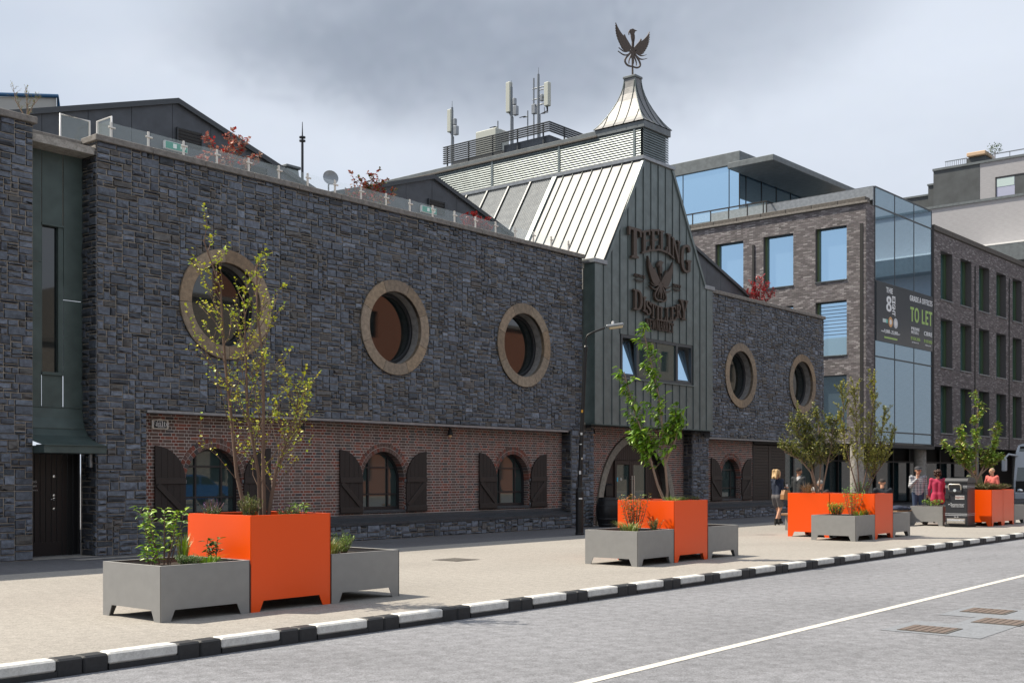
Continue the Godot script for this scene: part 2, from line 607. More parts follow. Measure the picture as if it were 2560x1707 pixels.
func build_ground() -> void:
	var g := MB.new()
	g.col = Color(0.7, 0.7, 0.7)
	g.quad(Vector3(-250, -0.35, 250), Vector3(330, -0.35, 250), Vector3(330, -0.35, -250), Vector3(-250, -0.35, -250))
	struct("ground", g, mats.asphalt)
	struct("road", sheet(-40, 150, 12.5, 34.0, 0.8, 0.5, func(_x, _z): return 0.0, 21, 0.80, 1.1), mats.asphalt)
	struct("plaza_pavement", sheet(-40, 150, 4.05, 12.42, 0.8, 0.5, func(_x, z): return ground_at(z), 22, 0.87, 1.06), mats.resin)
	struct("service_lane", sheet(-40, 150, -12.0, 4.06, 0.8, 0.5, func(_x, z): return ground_at(z) - 0.004, 23, 0.8, 1.15), mats.lane)
	# pale concrete aprons in front of the side door
	var a := MB.new()
	for q in [[11.25, 12.65, -0.55, 0.16], [11.6, 13.2, 0.75, 1.25]]:
		a.quad(Vector3(q[0], ground_at(q[3]) + 0.004, q[3]), Vector3(q[1], ground_at(q[3]) + 0.004, q[3]), Vector3(q[1], ground_at(q[2]) + 0.006, q[2]), Vector3(q[0], ground_at(q[2]) + 0.006, q[2]))
	struct("concrete_apron", a, mats.concrete)
	# centre line of the road
	var l := MB.new()
	var x := -10.0
	while x < 90.0:
		l.quad(Vector3(x, 0.004, 16.15 - x * 0.0166 + 0.06), Vector3(x + 1.0, 0.004, 16.15 - (x + 1.0) * 0.0166 + 0.06), Vector3(x + 1.0, 0.004, 16.15 - (x + 1.0) * 0.0166 - 0.05), Vector3(x, 0.004, 16.15 - x * 0.0166 - 0.05))
		x += 1.0
	struct("road_marking", l, mats.road_paint)


func build_kerb() -> void:
	# kerb of alternating black and white painted stones, each stone a piece
	var k := thing("kerb", "long roadside kerb painted in alternating black and white blocks", "kerb")
	var x := -3.88
	var i := 0
	while x < 62.0:
		var white := i % 2 == 0
		var ln := 0.685 if white else 0.47
		var b := MB.new()
		if white:
			b.cspan(Vector3(x, 0.048, 12.40), Vector3(x + ln - 0.004, PLAZA + 0.008 + rnd(-0.002, 0.002), 12.575), 0.016)
			obj("kerb_stone", b, mats.kerb_white, k)
			var b2 := MB.new()
			b2.span(Vector3(x, -0.1, 12.42), Vector3(x + ln, 0.048, 12.572))
			obj("kerb_foot", b2, mats.kerb_black, k)
		else:
			b.cspan(Vector3(x, -0.1, 12.40), Vector3(x + ln * 0.5 - 0.003, PLAZA + 0.006, 12.575), 0.016)
			b.cspan(Vector3(x + ln * 0.5 + 0.003, -0.1, 12.40), Vector3(x + ln - 0.004, PLAZA + 0.005, 12.574), 0.016)
			obj("kerb_stone", b, mats.kerb_black, k)
		x += ln
		i += 1


# ---------------------------------------------------------------- masonry pieces

func frame3(o: Vector3, u: Vector3, v := Vector3.UP) -> Dictionary:
	return {o = o, u = u, v = v, n = u.cross(v).normalized()}


func pack_stones(fr: Dictionary, w: float, h: float, blocked: Callable, into: Array) -> void:
	# squared random rubble: cells taken by stones of one to three courses
	var cu := 0.072
	var cv := 0.061
	var nu := maxi(1, int(round(w / cu)))
	var nv := maxi(1, int(round(h / cv)))
	cu = w / nu
	cv = h / nv
	var used := PackedByteArray()
	used.resize(nu * nv)
	for j in nv:
		for i in nu:
			if blocked.call((i + 0.5) * cu, (j + 0.5) * cv):
				used[j * nu + i] = 1
	for j in nv:
		for i in nu:
			if used[j * nu + i]:
				continue
			var sw: int = [2, 3, 3, 4, 4, 5, 6][rng.randi() % 7]
			var sh: int = [1, 2, 2, 2, 2, 2, 3][rng.randi() % 7]
			if sh == 1:
				sw = maxi(sw, 3)
			var a := 0
			while a < sw and i + a < nu and not used[j * nu + i + a]:
				a += 1
			if i + a < nu and not used[j * nu + i + a] and a == sw and (i + a + 1 >= nu or used[j * nu + i + a + 1]) and a < 7:
				a += 1      # no slivers
			var b := 1
			while b < sh and j + b < nv:
				var ok := true
				for q in a:
					if used[(j + b) * nu + i + q]:
						ok = false
				if not ok:
					break
				b += 1
			for y in b:
				for x in a:
					used[(j + y) * nu + i + x] = 1
			into.append([fr, i * cu, (i + a) * cu, j * cv, (j + b) * cv])


func stone_tone() -> Color:
	var k := rnd(0.72, 1.22)
	var r := rng.randf()
	if r < 0.10:
		k *= 0.55
	elif r < 0.15:
		k *= 1.5
	var c := Color(0.178, 0.200, 0.242) * k
	if r > 0.93:
		c = Color(0.175, 0.162, 0.152) * k
	return c


func add_stone(mb: MB, s: Array) -> void:
	var f: Dictionary = s[0]
	var o: Vector3 = f.o
	var u: Vector3 = f.u
	var v: Vector3 = f.v
	var n: Vector3 = f.n
	var gp := 0.006
	var x0: float = s[1] + gp + rnd(-0.003, 0.004)
	var x1: float = s[2] - gp + rnd(-0.004, 0.003)
	var y0: float = s[3] + gp + rnd(-0.003, 0.004)
	var y1: float = s[4] - gp + rnd(-0.004, 0.003)
	mb.col = stone_tone()
	var d := rnd(0.008, 0.026)
	var b := 0.011
	var pts := []          # outer ring, then inner ring
	var xm := (x0 + x1) * 0.5 + rnd(-0.3, 0.3) * (x1 - x0) * 0.3
	var ring := [Vector2(x0, y0), Vector2(xm, y0), Vector2(x1, y0), Vector2(x1, y1), Vector2(xm, y1), Vector2(x0, y1)]
	for p in ring:
		pts.append(o + u * (p.x + rnd(-0.003, 0.003)) + v * (p.y + rnd(-0.003, 0.003)) - n * 0.004)
	for q in 6:
		var p: Vector2 = ring[q]
		var ix := p.x + (b if q in [0, 5] else -b if q in [2, 3] else 0.0)
		var iy := p.y + (b if q < 3 else -b)
		pts.append(o + u * (ix + rnd(-0.004, 0.004)) + v * (iy + rnd(-0.004, 0.004)) + n * (d + rnd(-0.01, 0.01)))
	for q in 6:
		var q1 := (q + 1) % 6
		mb.quad(pts[q], pts[q1], pts[6 + q1], pts[6 + q])
	var ym := (y0 + y1) * 0.5
	var ca := o + u * lerpf(x0, xm, rnd(0.4, 0.6)) + v * (ym + rnd(-0.2, 0.2) * (y1 - y0)) + n * (d + rnd(-0.006, 0.026))
	var cb := o + u * lerpf(x1, xm, rnd(0.4, 0.6)) + v * (ym + rnd(-0.2, 0.2) * (y1 - y0)) + n * (d + rnd(-0.006, 0.026))
	mb.tri(pts[6], pts[7], ca)
	mb.tri(pts[7], cb, ca)
	mb.tri(pts[7], pts[8], cb)
	mb.tri(pts[8], pts[9], cb)
	mb.tri(pts[9], pts[10], cb)
	mb.tri(pts[10], ca, cb)
	mb.tri(pts[10], pts[11], ca)
	mb.tri(pts[11], pts[6], ca)


func pack_bricks(fr: Dictionary, w: float, h: float, clip: Callable, into: Array, course := 0.0716, ln := 0.205, bond := true) -> void:
	# Flemish bond (stretcher, header, stretcher ...) or plain stretcher bond
	var jt := 0.0135
	var half := ln * 0.5 - jt * 0.5
	var rows := int(floor(h / course))
	for j in rows:
		var x := -rnd(0.0, 0.01)
		var hd := bond and j % 2 == 1
		if not bond and j % 2 == 1:
			x -= half + jt
		if hd:
			x -= half * 0.5
		while x < w:
			var bl := half if (bond and hd) else ln
			var a := maxf(x, 0.0)
			var b := minf(x + bl, w)
			var y0 := j * course + jt * 0.5
			var y1 := (j + 1) * course - jt * 0.5
			for part in clip.call(a, b, (y0 + y1) * 0.5):
				if part[1] - part[0] > 0.025:
					into.append([fr, part[0], part[1], y0, y1, bl < ln])
			x += bl + jt
			if bond:
				hd = not hd


func brick_tone(header: bool) -> Color:
	var r := rng.randf()
	var k := rnd(0.75, 1.25)
	if header and r < 0.55:
		return Color(0.23, 0.075, 0.052) * k
	if r < 0.15:
		return Color(0.25, 0.09, 0.062) * k
	if r < 0.34:
		return Color(0.10, 0.085, 0.084) * k
	return Color(0.16, 0.098, 0.082) * k


func office_tone() -> Color:
	var r := rng.randf()
	var k := rnd(0.8, 1.25)
	if r < 0.16:
		return Color(0.25, 0.235, 0.24) * k
	if r < 0.5:
		return Color(0.165, 0.15, 0.155) * k
	return Color(0.12, 0.108, 0.112) * k


func add_brick(mb: MB, s: Array, proud := 0.003) -> void:
	var f: Dictionary = s[0]
	var o: Vector3 = f.o
	var u: Vector3 = f.u
	var v: Vector3 = f.v
	var n: Vector3 = f.n
	var a: Vector3 = o + u * s[1] + v * s[3]
	var b: Vector3 = o + u * s[2] + v * s[3]
	var d: Vector3 = o + u * s[2] + v * s[4]
	var e: Vector3 = o + u * s[1] + v * s[4]
	var t: Vector3 = n * (proud + rnd(-0.0015, 0.0015))
	var k: Vector3 = n * 0.006
	mb.quad(a + t, b + t, d + t, e + t)
	mb.quad(a - k, b - k, b + t, a + t)
	mb.quad(d - k, e - k, e + t, d + t)
	mb.quad(e - k, a - k, a + t, e + t)
	mb.quad(b - k, d - k, d + t, b + t)


func lay(pieces: Array, one: String, rest: String, m: Material, parent: Node, add: Callable, most := 300) -> void:
	# the pieces that show largest become parts of their own, the rest one part
	var order := []
	for i in pieces.size():
		var s: Array = pieces[i]
		var f: Dictionary = s[0]
		var mid: Vector3 = f.o + f.u * ((s[1] + s[2]) * 0.5) + f.v * ((s[3] + s[4]) * 0.5)
		order.append([seen_size(mid, (s[2] - s[1]) * (s[4] - s[3])), i])
	order.sort_custom(func(a, b): return a[0] > b[0])
	var heap := MB.new()
	var left := 0
	for q in order.size():
		var s: Array = pieces[order[q][1]]
		if q < most and order[q][0] > 0.0:
			var mb := MB.new()
			add.call(mb, s)
			obj(one, mb, m, parent)
		else:
			add.call(heap, s)
			left += 1
	if left:
		obj(rest, heap, m, parent).set_meta("kind", "stuff")


func wall_with_rounds(mb: MB, x0: float, x1: float, y0: float, y1: float, z: float, rounds: Array, r: float) -> void:
	# a flat wall facing +z with round holes
	var x := x0
	for c in rounds:
		var s := r + 0.02
		mb.quad(Vector3(x, y0, z), Vector3(c.x - s, y0, z), Vector3(c.x - s, y1, z), Vector3(x, y1, z))
		mb.quad(Vector3(c.x - s, y0, z), Vector3(c.x + s, y0, z), Vector3(c.x + s, c.y - s, z), Vector3(c.x - s, c.y - s, z))
		mb.quad(Vector3(c.x - s, c.y + s, z), Vector3(c.x + s, c.y + s, z), Vector3(c.x + s, y1, z), Vector3(c.x - s, y1, z))
		var nn := 48
		for i in nn:
			var q := []
			for k in 2:
				var a := TAU * (i + k) / nn
				var d := Vector2(cos(a), sin(a))
				var e := d * (s / maxf(absf(d.x), absf(d.y)))
				q.append([Vector3(c.x + d.x * r, c.y + d.y * r, z), Vector3(c.x + e.x, c.y + e.y, z)])
			mb.quad(q[0][0], q[0][1], q[1][1], q[1][0])
		x = c.x + s
	mb.quad(Vector3(x, y0, z), Vector3(x1, y0, z), Vector3(x1, y1, z), Vector3(x, y1, z))


func arc_piece(mb: MB, c: Vector2, r0: float, r1: float, a0: float, a1: float, z0: float, z1: float, steps := 3, ch := 0.0) -> void:
	# a curved block between two radii, from z0 (back) to z1 (front)
	var mid := Vector3(c.x + cos((a0 + a1) * 0.5) * (r0 + r1) * 0.5, c.y + sin((a0 + a1) * 0.5) * (r0 + r1) * 0.5, (z0 + z1) * 0.5)
	for i in steps:
		var b0 := lerpf(a0, a1, float(i) / steps)
		var b1 := lerpf(a0, a1, float(i + 1) / steps)
		var p := []
		for b in [b0, b1]:
			var d := Vector3(cos(b), sin(b), 0)
			var o := Vector3(c.x, c.y, 0)
			p.append([o + d * r0 + Vector3(0, 0, z0), o + d * r0 + Vector3(0, 0, z1 - ch), o + d * (r0 + ch) + Vector3(0, 0, z1), o + d * (r1 - ch) + Vector3(0, 0, z1), o + d * r1 + Vector3(0, 0, z1 - ch), o + d * r1 + Vector3(0, 0, z0)])
		for q in 5:
			if q in [1, 3] and ch == 0.0:
				continue
			mb.quad_out(p[0][q], p[1][q], p[1][q + 1], p[0][q + 1], mid)
		if i == 0:
			for q in [0, 1, 2, 3]:
				mb.tri_out(p[0][0] * 0.5 + p[0][5] * 0.5, p[0][q], p[0][q + 1], mid)
			mb.tri_out(p[0][0] * 0.5 + p[0][5] * 0.5, p[0][4], p[0][5], mid)
		if i == steps - 1:
			for q in [0, 1, 2, 3]:
				mb.tri_out(p[1][0] * 0.5 + p[1][5] * 0.5, p[1][q], p[1][q + 1], mid)
			mb.tri_out(p[1][0] * 0.5 + p[1][5] * 0.5, p[1][4], p[1][5], mid)


func disc(mb: MB, c: Vector2, r: float, z: float, sides := 40) -> void:
	for i in sides:
		var a := TAU * i / sides
		var b := TAU * (i + 1) / sides
		mb.tri(Vector3(c.x, c.y, z), Vector3(c.x + cos(a) * r, c.y + sin(a) * r, z), Vector3(c.x + cos(b) * r, c.y + sin(b) * r, z))


# ---------------------------------------------------------------- distillery

const ROUNDS := [Vector2(15.82, 5.46), Vector2(21.10, 5.46), Vector2(26.39, 5.46)]
const ROUNDS2 := [Vector2(39.52, 5.43), Vector2(44.80, 5.43)]
const ZB := -0.38          # plane of the brick panels
const GZ := 0.36           # plane of the zinc gable


func build_distillery() -> void:
	var b := thing("distillery_building", "dark stone distillery with round windows, brick arches and a zinc gable under a small spire", "building")
	stone_walls(b)
	brick_walls(b)
	for c in ROUNDS + ROUNDS2:
		round_window(b, c)
	for cx in [15.78, 21.07, 26.36, 39.47]:
		arch_window(b, cx)
	plinth(b)
	copings(b)
	side_bay(b)
	entrance(b)
	sliding_front(b)
	gable(b)
	roofs(b)
	clerestory(b)
	spire(b)
	gable_sign(b)
	balustrade()
	roof_things()
	wall_things()


func near_round(x: float, y: float, list: Array, r: float) -> bool:
	for c in list:
		if Vector2(x, y).distance_to(c) < r:
			return true
	return false


func stone_walls(b: Node3D) -> void:
	var w := MB.new()
	wall_with_rounds(w, 12.66, 29.3, 3.02, 8.44, -0.004, ROUNDS, 0.93)
	w.quad(Vector3(12.66, -0.3, -0.004), Vector3(13.8, -0.3, -0.004), Vector3(13.8, 3.02, -0.004), Vector3(12.66, 3.02, -0.004))
	w.quad(Vector3(13.8, -0.3, -0.004), Vector3(28.75, -0.3, -0.004), Vector3(28.75, 0.38, -0.004), Vector3(13.8, 0.38, -0.004))
	w.quad(Vector3(28.75, -0.3, -0.004), Vector3(29.92, -0.3, -0.004), Vector3(29.92, 3.3, -0.004), Vector3(28.75, 3.3, -0.004))
	w.quad(Vector3(4.0, -0.3, -0.004), Vector3(11.3, -0.3, -0.004), Vector3(11.3, 8.47, -0.004), Vector3(4.0, 8.47, -0.004))
	w.quad(Vector3(36.0, -0.3, -0.004), Vector3(37.12, -0.3, -0.004), Vector3(37.12, 3.3, -0.004), Vector3(36.0, 3.3, -0.004))
	wall_with_rounds(w, 36.6, 46.9, 3.02, 8.34, -0.004, ROUNDS2, 0.93)
	w.quad(Vector3(37.12, -0.3, -0.004), Vector3(46.9, -0.3, -0.004), Vector3(46.9, 0.38, -0.004), Vector3(37.12, 0.38, -0.004))
	# returns, underside of the upper wall and the far end
	for r in [[12.66, -0.62, 0.0, 8.44], [28.75, -0.45, 0.0, 3.02], [36.0, -0.45, 0.0, 3.3]]:
		w.quad(Vector3(r[0] + 0.004, -0.3, r[1]), Vector3(r[0] + 0.004, -0.3, 0), Vector3(r[0] + 0.004, r[3], 0), Vector3(r[0] + 0.004, r[3], r[1]))
	w.quad(Vector3(11.296, -0.3, 0), Vector3(11.296, -0.3, -0.9), Vector3(11.296, 8.47, -0.9), Vector3(11.296, 8.47, 0))
	w.quad(Vector3(29.92, -0.3, 0), Vector3(29.92, -0.3, -0.45), Vector3(29.92, 3.3, -0.45), Vector3(29.92, 3.3, 0))
	w.quad(Vector3(46.9, -0.3, 0), Vector3(46.9, -0.3, -14), Vector3(46.9, 8.34, -14), Vector3(46.9, 8.34, 0))
	w.quad(Vector3(13.8, 3.03, -0.6), Vector3(28.75, 3.03, -0.6), Vector3(28.75, 3.03, 0), Vector3(13.8, 3.03, 0))
	w.quad(Vector3(37.12, 3.03, -0.6), Vector3(46.9, 3.03, -0.6), Vector3(46.9, 3.03, 0), Vector3(37.12, 3.03, 0))
	var wall := obj("stone_wall", w, mats.mortar, b)
	var st := []
	var fr := func(x, y): return frame3(Vector3(x, y, 0), Vector3.RIGHT)
	var free := func(_u, _v): return false
	pack_stones(fr.call(12.66, 3.02), 16.64, 5.42, func(u, v): return near_round(12.66 + u, 3.02 + v, ROUNDS, 1.07), st)
	pack_stones(fr.call(12.66, 0.0), 1.14, 3.02, free, st)
	pack_stones(fr.call(13.8, 0.0), 14.95, 0.38, free, st)
	pack_stones(fr.call(28.75, 0.0), 1.17, 3.22, free, st)
	pack_stones(fr.call(9.2, 0.0), 2.1, 8.46, free, st)
	pack_stones(fr.call(36.0, 0.0), 1.12, 3.22, free, st)
	pack_stones(fr.call(36.6, 3.02), 10.3, 5.32, func(u, v): return near_round(36.6 + u, 3.02 + v, ROUNDS2, 1.07), st)
	pack_stones(fr.call(37.12, 0.0), 9.78, 0.38, free, st)
	pack_stones(frame3(Vector3(12.66, 0, -0.56), Vector3.BACK), 0.56, 8.43, free, st)
	pack_stones(frame3(Vector3(28.75, 0.38, -0.38), Vector3.BACK), 0.38, 2.64, free, st)
	pack_stones(frame3(Vector3(36.0, 0, -0.38), Vector3.BACK), 0.38, 3.24, free, st)
	lay(st, "stone", "stones", mats.stone, wall, add_stone)


func arch_clip(a: float, b: float, y: float, ox: float, oy: float, cxs: Array) -> Array:
	# what an arched opening (half width .76, spring 1.5, foot .73) leaves of a brick
	var parts := [[a, b]]
	for cx in cxs:
		var c: float = cx - ox
		var yy := y + oy
		var hw := 0.0
		if yy > 0.70 and yy <= 1.5:
			hw = 0.76
		elif yy > 1.5 and yy < 2.44:
			hw = sqrt(maxf(0.0, 0.92 * 0.92 - (yy - 1.5) * (yy - 1.5)))
		if hw <= 0.0:
			continue
		var out := []
		for p in parts:
			if p[1] <= c - hw or p[0] >= c + hw:
				out.append(p)
			else:
				if p[0] < c - hw:
					out.append([p[0], c - hw])
				if p[1] > c + hw:
					out.append([c + hw, p[1]])
		parts = out
	return parts


func door_half(y: float, rx: float, ry: float) -> float:
	if y >= ry:
		return 0.0
	return rx * pow(1.0 - pow(y / ry, 2.3), 1.0 / 2.1)


func brick_walls(b: Node3D) -> void:
	var w := MB.new()
	# mortar beds, in strips beside and above the openings
	for s in [[13.8, 28.75, [15.78, 21.07, 26.36]], [37.12, 41.3, [39.47]]]:
		var x: float = s[0]
		for cx in s[2]:
			w.quad(Vector3(x, 0.5, ZB), Vector3(cx - 0.76, 0.5, ZB), Vector3(cx - 0.76, 3.05, ZB), Vector3(x, 3.05, ZB))
			w.quad(Vector3(cx - 0.76, 0.5, ZB), Vector3(cx + 0.76, 0.5, ZB), Vector3(cx + 0.76, 0.73, ZB), Vector3(cx - 0.76, 0.73, ZB))
			for i in 24:
				var a0 := PI * i / 24.0
				var a1 := PI * (i + 1) / 24.0
				var p0 := Vector3(cx + cos(a0) * 0.76, 1.5 + sin(a0) * 0.76, ZB)
				var p1 := Vector3(cx + cos(a1) * 0.76, 1.5 + sin(a1) * 0.76, ZB)
				w.quad(p1, p0, Vector3(p0.x, 3.05, ZB), Vector3(p1.x, 3.05, ZB))
			x = cx + 0.76
		w.quad(Vector3(x, 0.5, ZB), Vector3(s[1], 0.5, ZB), Vector3(s[1], 3.05, ZB), Vector3(x, 3.05, ZB))
	var n := 40
	for i in n:           # around the doorway
		var x0 := 29.92 + 6.08 * i / n
		var x1 := 29.92 + 6.08 * (i + 1) / n
		var h0 := door_top(x0 - 32.97, 2.24, 2.86)
		var h1 := door_top(x1 - 32.97, 2.24, 2.86)
		w.quad(Vector3(x0, h0, ZB), Vector3(x1, h1, ZB), Vector3(x1, 3.3, ZB), Vector3(x0, 3.3, ZB))
	var wall := obj("brick_wall", w, mats.mortar_light, b)
	var br := []
	pack_bricks(frame3(Vector3(13.8, 0.63, ZB), Vector3.RIGHT), 14.95, 2.38, func(a, c, y): return arch_clip(a, c, y, 13.8, 0.63, [15.78, 21.07, 26.36]), br)
	pack_bricks(frame3(Vector3(37.12, 0.63, ZB), Vector3.RIGHT), 4.1, 2.38, func(a, c, y): return arch_clip(a, c, y, 37.12, 0.63, [39.47]), br)
	pack_bricks(frame3(Vector3(29.92, 0.02, ZB), Vector3.RIGHT), 6.08, 3.24, func(a, c, y):
		var hw := door_half(y + 0.02, 2.36, 2.96)
		var m := 3.05
		if hw <= 0.0:
			return [[a, c]]
		var out := []
		if a < m - hw:
			out.append([a, minf(c, m - hw)])
		if c > m + hw:
			out.append([maxf(a, m + hw), c])
		return out, br)
	for cx in [15.78, 21.07, 26.36, 39.47]:      # jambs seen inside the arches
		pack_bricks(frame3(Vector3(cx + 0.76, 0.73, -0.66), Vector3.BACK), 0.28, 0.8, func(a, c, _y): return [[a, c]], br)
	lay(br, "brick", "bricks", mats.brick, wall, func(mb, s):
		mb.col = brick_tone(s[5])
		add_brick(mb, s))
	for cx in [15.78, 21.07, 26.36, 39.47]:      # two rings of bricks on edge
		for ring in [[0.762, 0.864, 25, -0.66], [0.876, 0.978, 29, ZB - 0.02]]:
			for i in ring[2]:
				var a: float = PI * i / ring[2] + 0.006
				var e: float = PI * (i + 1) / ring[2] - 0.006
				var mb := MB.new()
				mb.col = brick_tone(i % 2 == 0)
				arc_piece(mb, Vector2(cx, 1.5), ring[0], ring[1], a, e, ring[3], ZB + 0.009, 1)
				obj("arch_brick", mb, mats.brick, wall)
	for cx in [15.78, 21.07, 26.36, 39.47]:
		var mb := MB.new()
		arc_piece(mb, Vector2(cx, 1.5), 0.768, 0.985, 0.0, PI, -0.66, ZB + 0.002, 24)
		mb.quad(Vector3(cx + 0.765, 0.73, -0.66), Vector3(cx + 0.765, 0.73, ZB), Vector3(cx + 0.765, 1.5, ZB), Vector3(cx + 0.765, 1.5, -0.66))
		mb.quad(Vector3(cx - 0.762, 0.73, ZB), Vector3(cx - 0.762, 0.73, -0.66), Vector3(cx - 0.762, 1.5, -0.66), Vector3(cx - 0.762, 1.5, ZB))
		obj("arch_mortar", mb, mats.mortar_light, wall)


func door_top(x: float, rx: float, ry: float) -> float:
	x = absf(x)
	if x >= rx:
		return -0.3
	return ry * pow(1.0 - pow(x / rx, 2.1), 1.0 / 2.3)


func round_window(b: Node3D, c: Vector2) -> void:
	var win := Node3D.new()
	win.name = "round_window"
	b.add_child(win, true)
	var a := rnd(0.0, 0.5)
	for i in 8:
		var mb := MB.new()
		var k := rnd(0.8, 1.2)
		mb.col = Color(0.32, 0.225, 0.14).lerp(Color(0.33, 0.28, 0.22), rnd(0, 0.6)) * k
		arc_piece(mb, c, 0.93, 1.235, a + TAU * i / 8 + 0.004, a + TAU * (i + 1) / 8 - 0.004, -0.05, 0.062, 6, 0.012)
		obj("ring_stone", mb, mats.sandstone, win)
	var rv := MB.new()
	for i in 48:
		var a0 := TAU * i / 48
		var a1 := TAU * (i + 1) / 48
		var d0 := Vector3(cos(a0) * 0.932, sin(a0) * 0.932, 0) + Vector3(c.x, c.y, 0)
		var d1 := Vector3(cos(a1) * 0.932, sin(a1) * 0.932, 0) + Vector3(c.x, c.y, 0)
		rv.quad(d1 + Vector3(0, 0, 0.02), d0 + Vector3(0, 0, 0.02), d0 - Vector3(0, 0, 0.42), d1 - Vector3(0, 0, 0.42))
	obj("reveal", rv, mats.reveal, win)
	var fm := MB.new()
	arc_piece(fm, c, 0.845, 0.93, 0, TAU, -0.36, -0.27, 48, 0.01)
	obj("frame", fm, mats.dark_frame, win)
	var g := MB.new()
	disc(g, c, 0.86, -0.325)
	obj("pane", g, mats.glass_dark, win)


func arch_window(b: Node3D, cx: float) -> void:
	var win := Node3D.new()
	win.name = "arched_window"
	b.add_child(win, true)
	var fm := MB.new()
	arc_piece(fm, Vector2(cx, 1.5), 0.69, 0.758, 0, PI, -0.66, -0.58, 20)
	fm.span(Vector3(cx - 0.758, 0.76, -0.66), Vector3(cx - 0.69, 1.5, -0.58))
	fm.span(Vector3(cx + 0.69, 0.76, -0.66), Vector3(cx + 0.758, 1.5, -0.58))
	fm.span(Vector3(cx - 0.758, 0.735, -0.66), Vector3(cx + 0.758, 0.82, -0.575))
	obj("frame", fm, mats.dark_frame, win)
	for s in [-0.35, 0.35]:
		var m := MB.new()
		m.span(Vector3(cx + s - 0.025, 0.82, -0.65), Vector3(cx + s + 0.025, 1.5 + sqrt(0.69 * 0.69 - s * s), -0.59))
		obj("glazing_bar", m, mats.dark_frame, win)
	for y in [1.145, 1.84]:
		var hw: float = 0.69 if y < 1.5 else sqrt(0.69 * 0.69 - (y - 1.5) * (y - 1.5))
		var m := MB.new()
		m.span(Vector3(cx - hw, y - 0.02, -0.652), Vector3(cx + hw, y + 0.02, -0.588))
		obj("glazing_bar", m, mats.dark_frame, win)
	var g := MB.new()
	var pts := PackedVector2Array([Vector2(cx - 0.7, 0.8), Vector2(cx + 0.7, 0.8)])
	for i in 21:
		pts.append(Vector2(cx + cos(PI * i / 20.0) * 0.7, 1.5 + sin(PI * i / 20.0) * 0.7))
	g.prism(pts, Transform3D.IDENTITY, -0.645, -0.625)
	obj("pane", g, mats.glass_room, win)
	var sl := MB.new()
	sl.cspan(Vector3(cx - 0.79, 0.66, -0.7), Vector3(cx + 0.79, 0.735, -0.33), 0.008)
	obj("sill", sl, mats.slate, win)
	for side in [-1, 1]:          # plank shutters, each the half of an arch
		var x0: float = cx + side * 0.785
		var sh := Node3D.new()
		sh.name = "shutter"
		win.add_child(sh, true)
		for p in 5:               # planks
			var u0 := 0.156 * p
			var u1 := 0.156 * (p + 1) - 0.006
			var pg := PackedVector2Array([Vector2(x0 + side * u0, 0.66), Vector2(x0 + side * u1, 0.66)])
			for q in 5:
				var u := lerpf(u1, u0, q / 4.0)
				pg.append(Vector2(x0 + side * u, 1.5 + sqrt(maxf(0.0, 0.78 * 0.78 - (0.78 - u) * (0.78 - u)))))
			var mb := MB.new()
			mb.prism(pg, Transform3D.IDENTITY, ZB + 0.03, ZB + 0.06 + rnd(0, 0.002))
			obj("plank", mb, mats.shutter, sh)
		for y in [0.76, 1.52]:
			var r := MB.new()
			r.cspan(Vector3(x0 + side * 0.01, y - 0.07, ZB + 0.06), Vector3(x0 + side * 0.775, y + 0.07, ZB + 0.088), 0.006)
			obj("ledge_board", r, mats.shutter_trim, sh)
		var br := MB.new()
		var pa := Vector3(x0 + side * 0.72, 1.44, ZB + 0.075)
		var pb := Vector3(x0 + side * 0.06, 0.84, ZB + 0.075)
		var dir := (pb - pa).normalized()
		br.cbox((pa + pb) * 0.5, Vector3(0.12, (pb - pa).length(), 0.028), 0.006, Basis(dir.cross(Vector3.BACK).normalized(), dir, dir.cross(Vector3.BACK).normalized().cross(dir)))
		obj("brace", br, mats.shutter_trim, sh)
		for y in [0.78, 1.5]:
			var hg := MB.new()
			hg.cspan(Vector3(x0 - side * 0.03, y - 0.04, ZB + 0.01), Vector3(x0 + side * 0.03, y + 0.04, ZB + 0.05), 0.006)
			obj("hinge", hg, mats.galvanised, sh)


func plinth(b: Node3D) -> void:
	# sloping slate ledge along the foot of the brick
	for s in [[13.82, 28.73], [37.14, 46.85]]:
		var x: float = s[0]
		while x < s[1] - 0.05:
			var x1 := minf(x + rnd(0.95, 1.3), s[1])
			if s[1] - x1 < 0.4:
				x1 = s[1]
			var pg := PackedVector2Array([Vector2(0.025, 0.38), Vector2(0.025, 0.445), Vector2(-0.33, 0.55), Vector2(-0.335, 0.62), Vector2(-0.45, 0.625), Vector2(-0.45, 0.38)])
			var mb := MB.new()
			mb.prism(pg, Transform3D(Basis(Vector3(0, 0, 1), Vector3.UP, Vector3(-1, 0, 0)), Vector3(x + 0.003, rnd(-0.002, 0.002), 0)), -(x1 - x - 0.006), 0)
			obj("ledge_slab", mb, mats.slate, b)
			x = x1
	for s in [[13.8, 28.55], [37.12, 46.9]]:      # steel strip under the upper wall
		var mb := MB.new()
		mb.span(Vector3(s[0], 2.965, -0.36), Vector3(s[1], 3.02, 0.035))
		obj("lintel_strip", mb, mats.steel_grey, b)


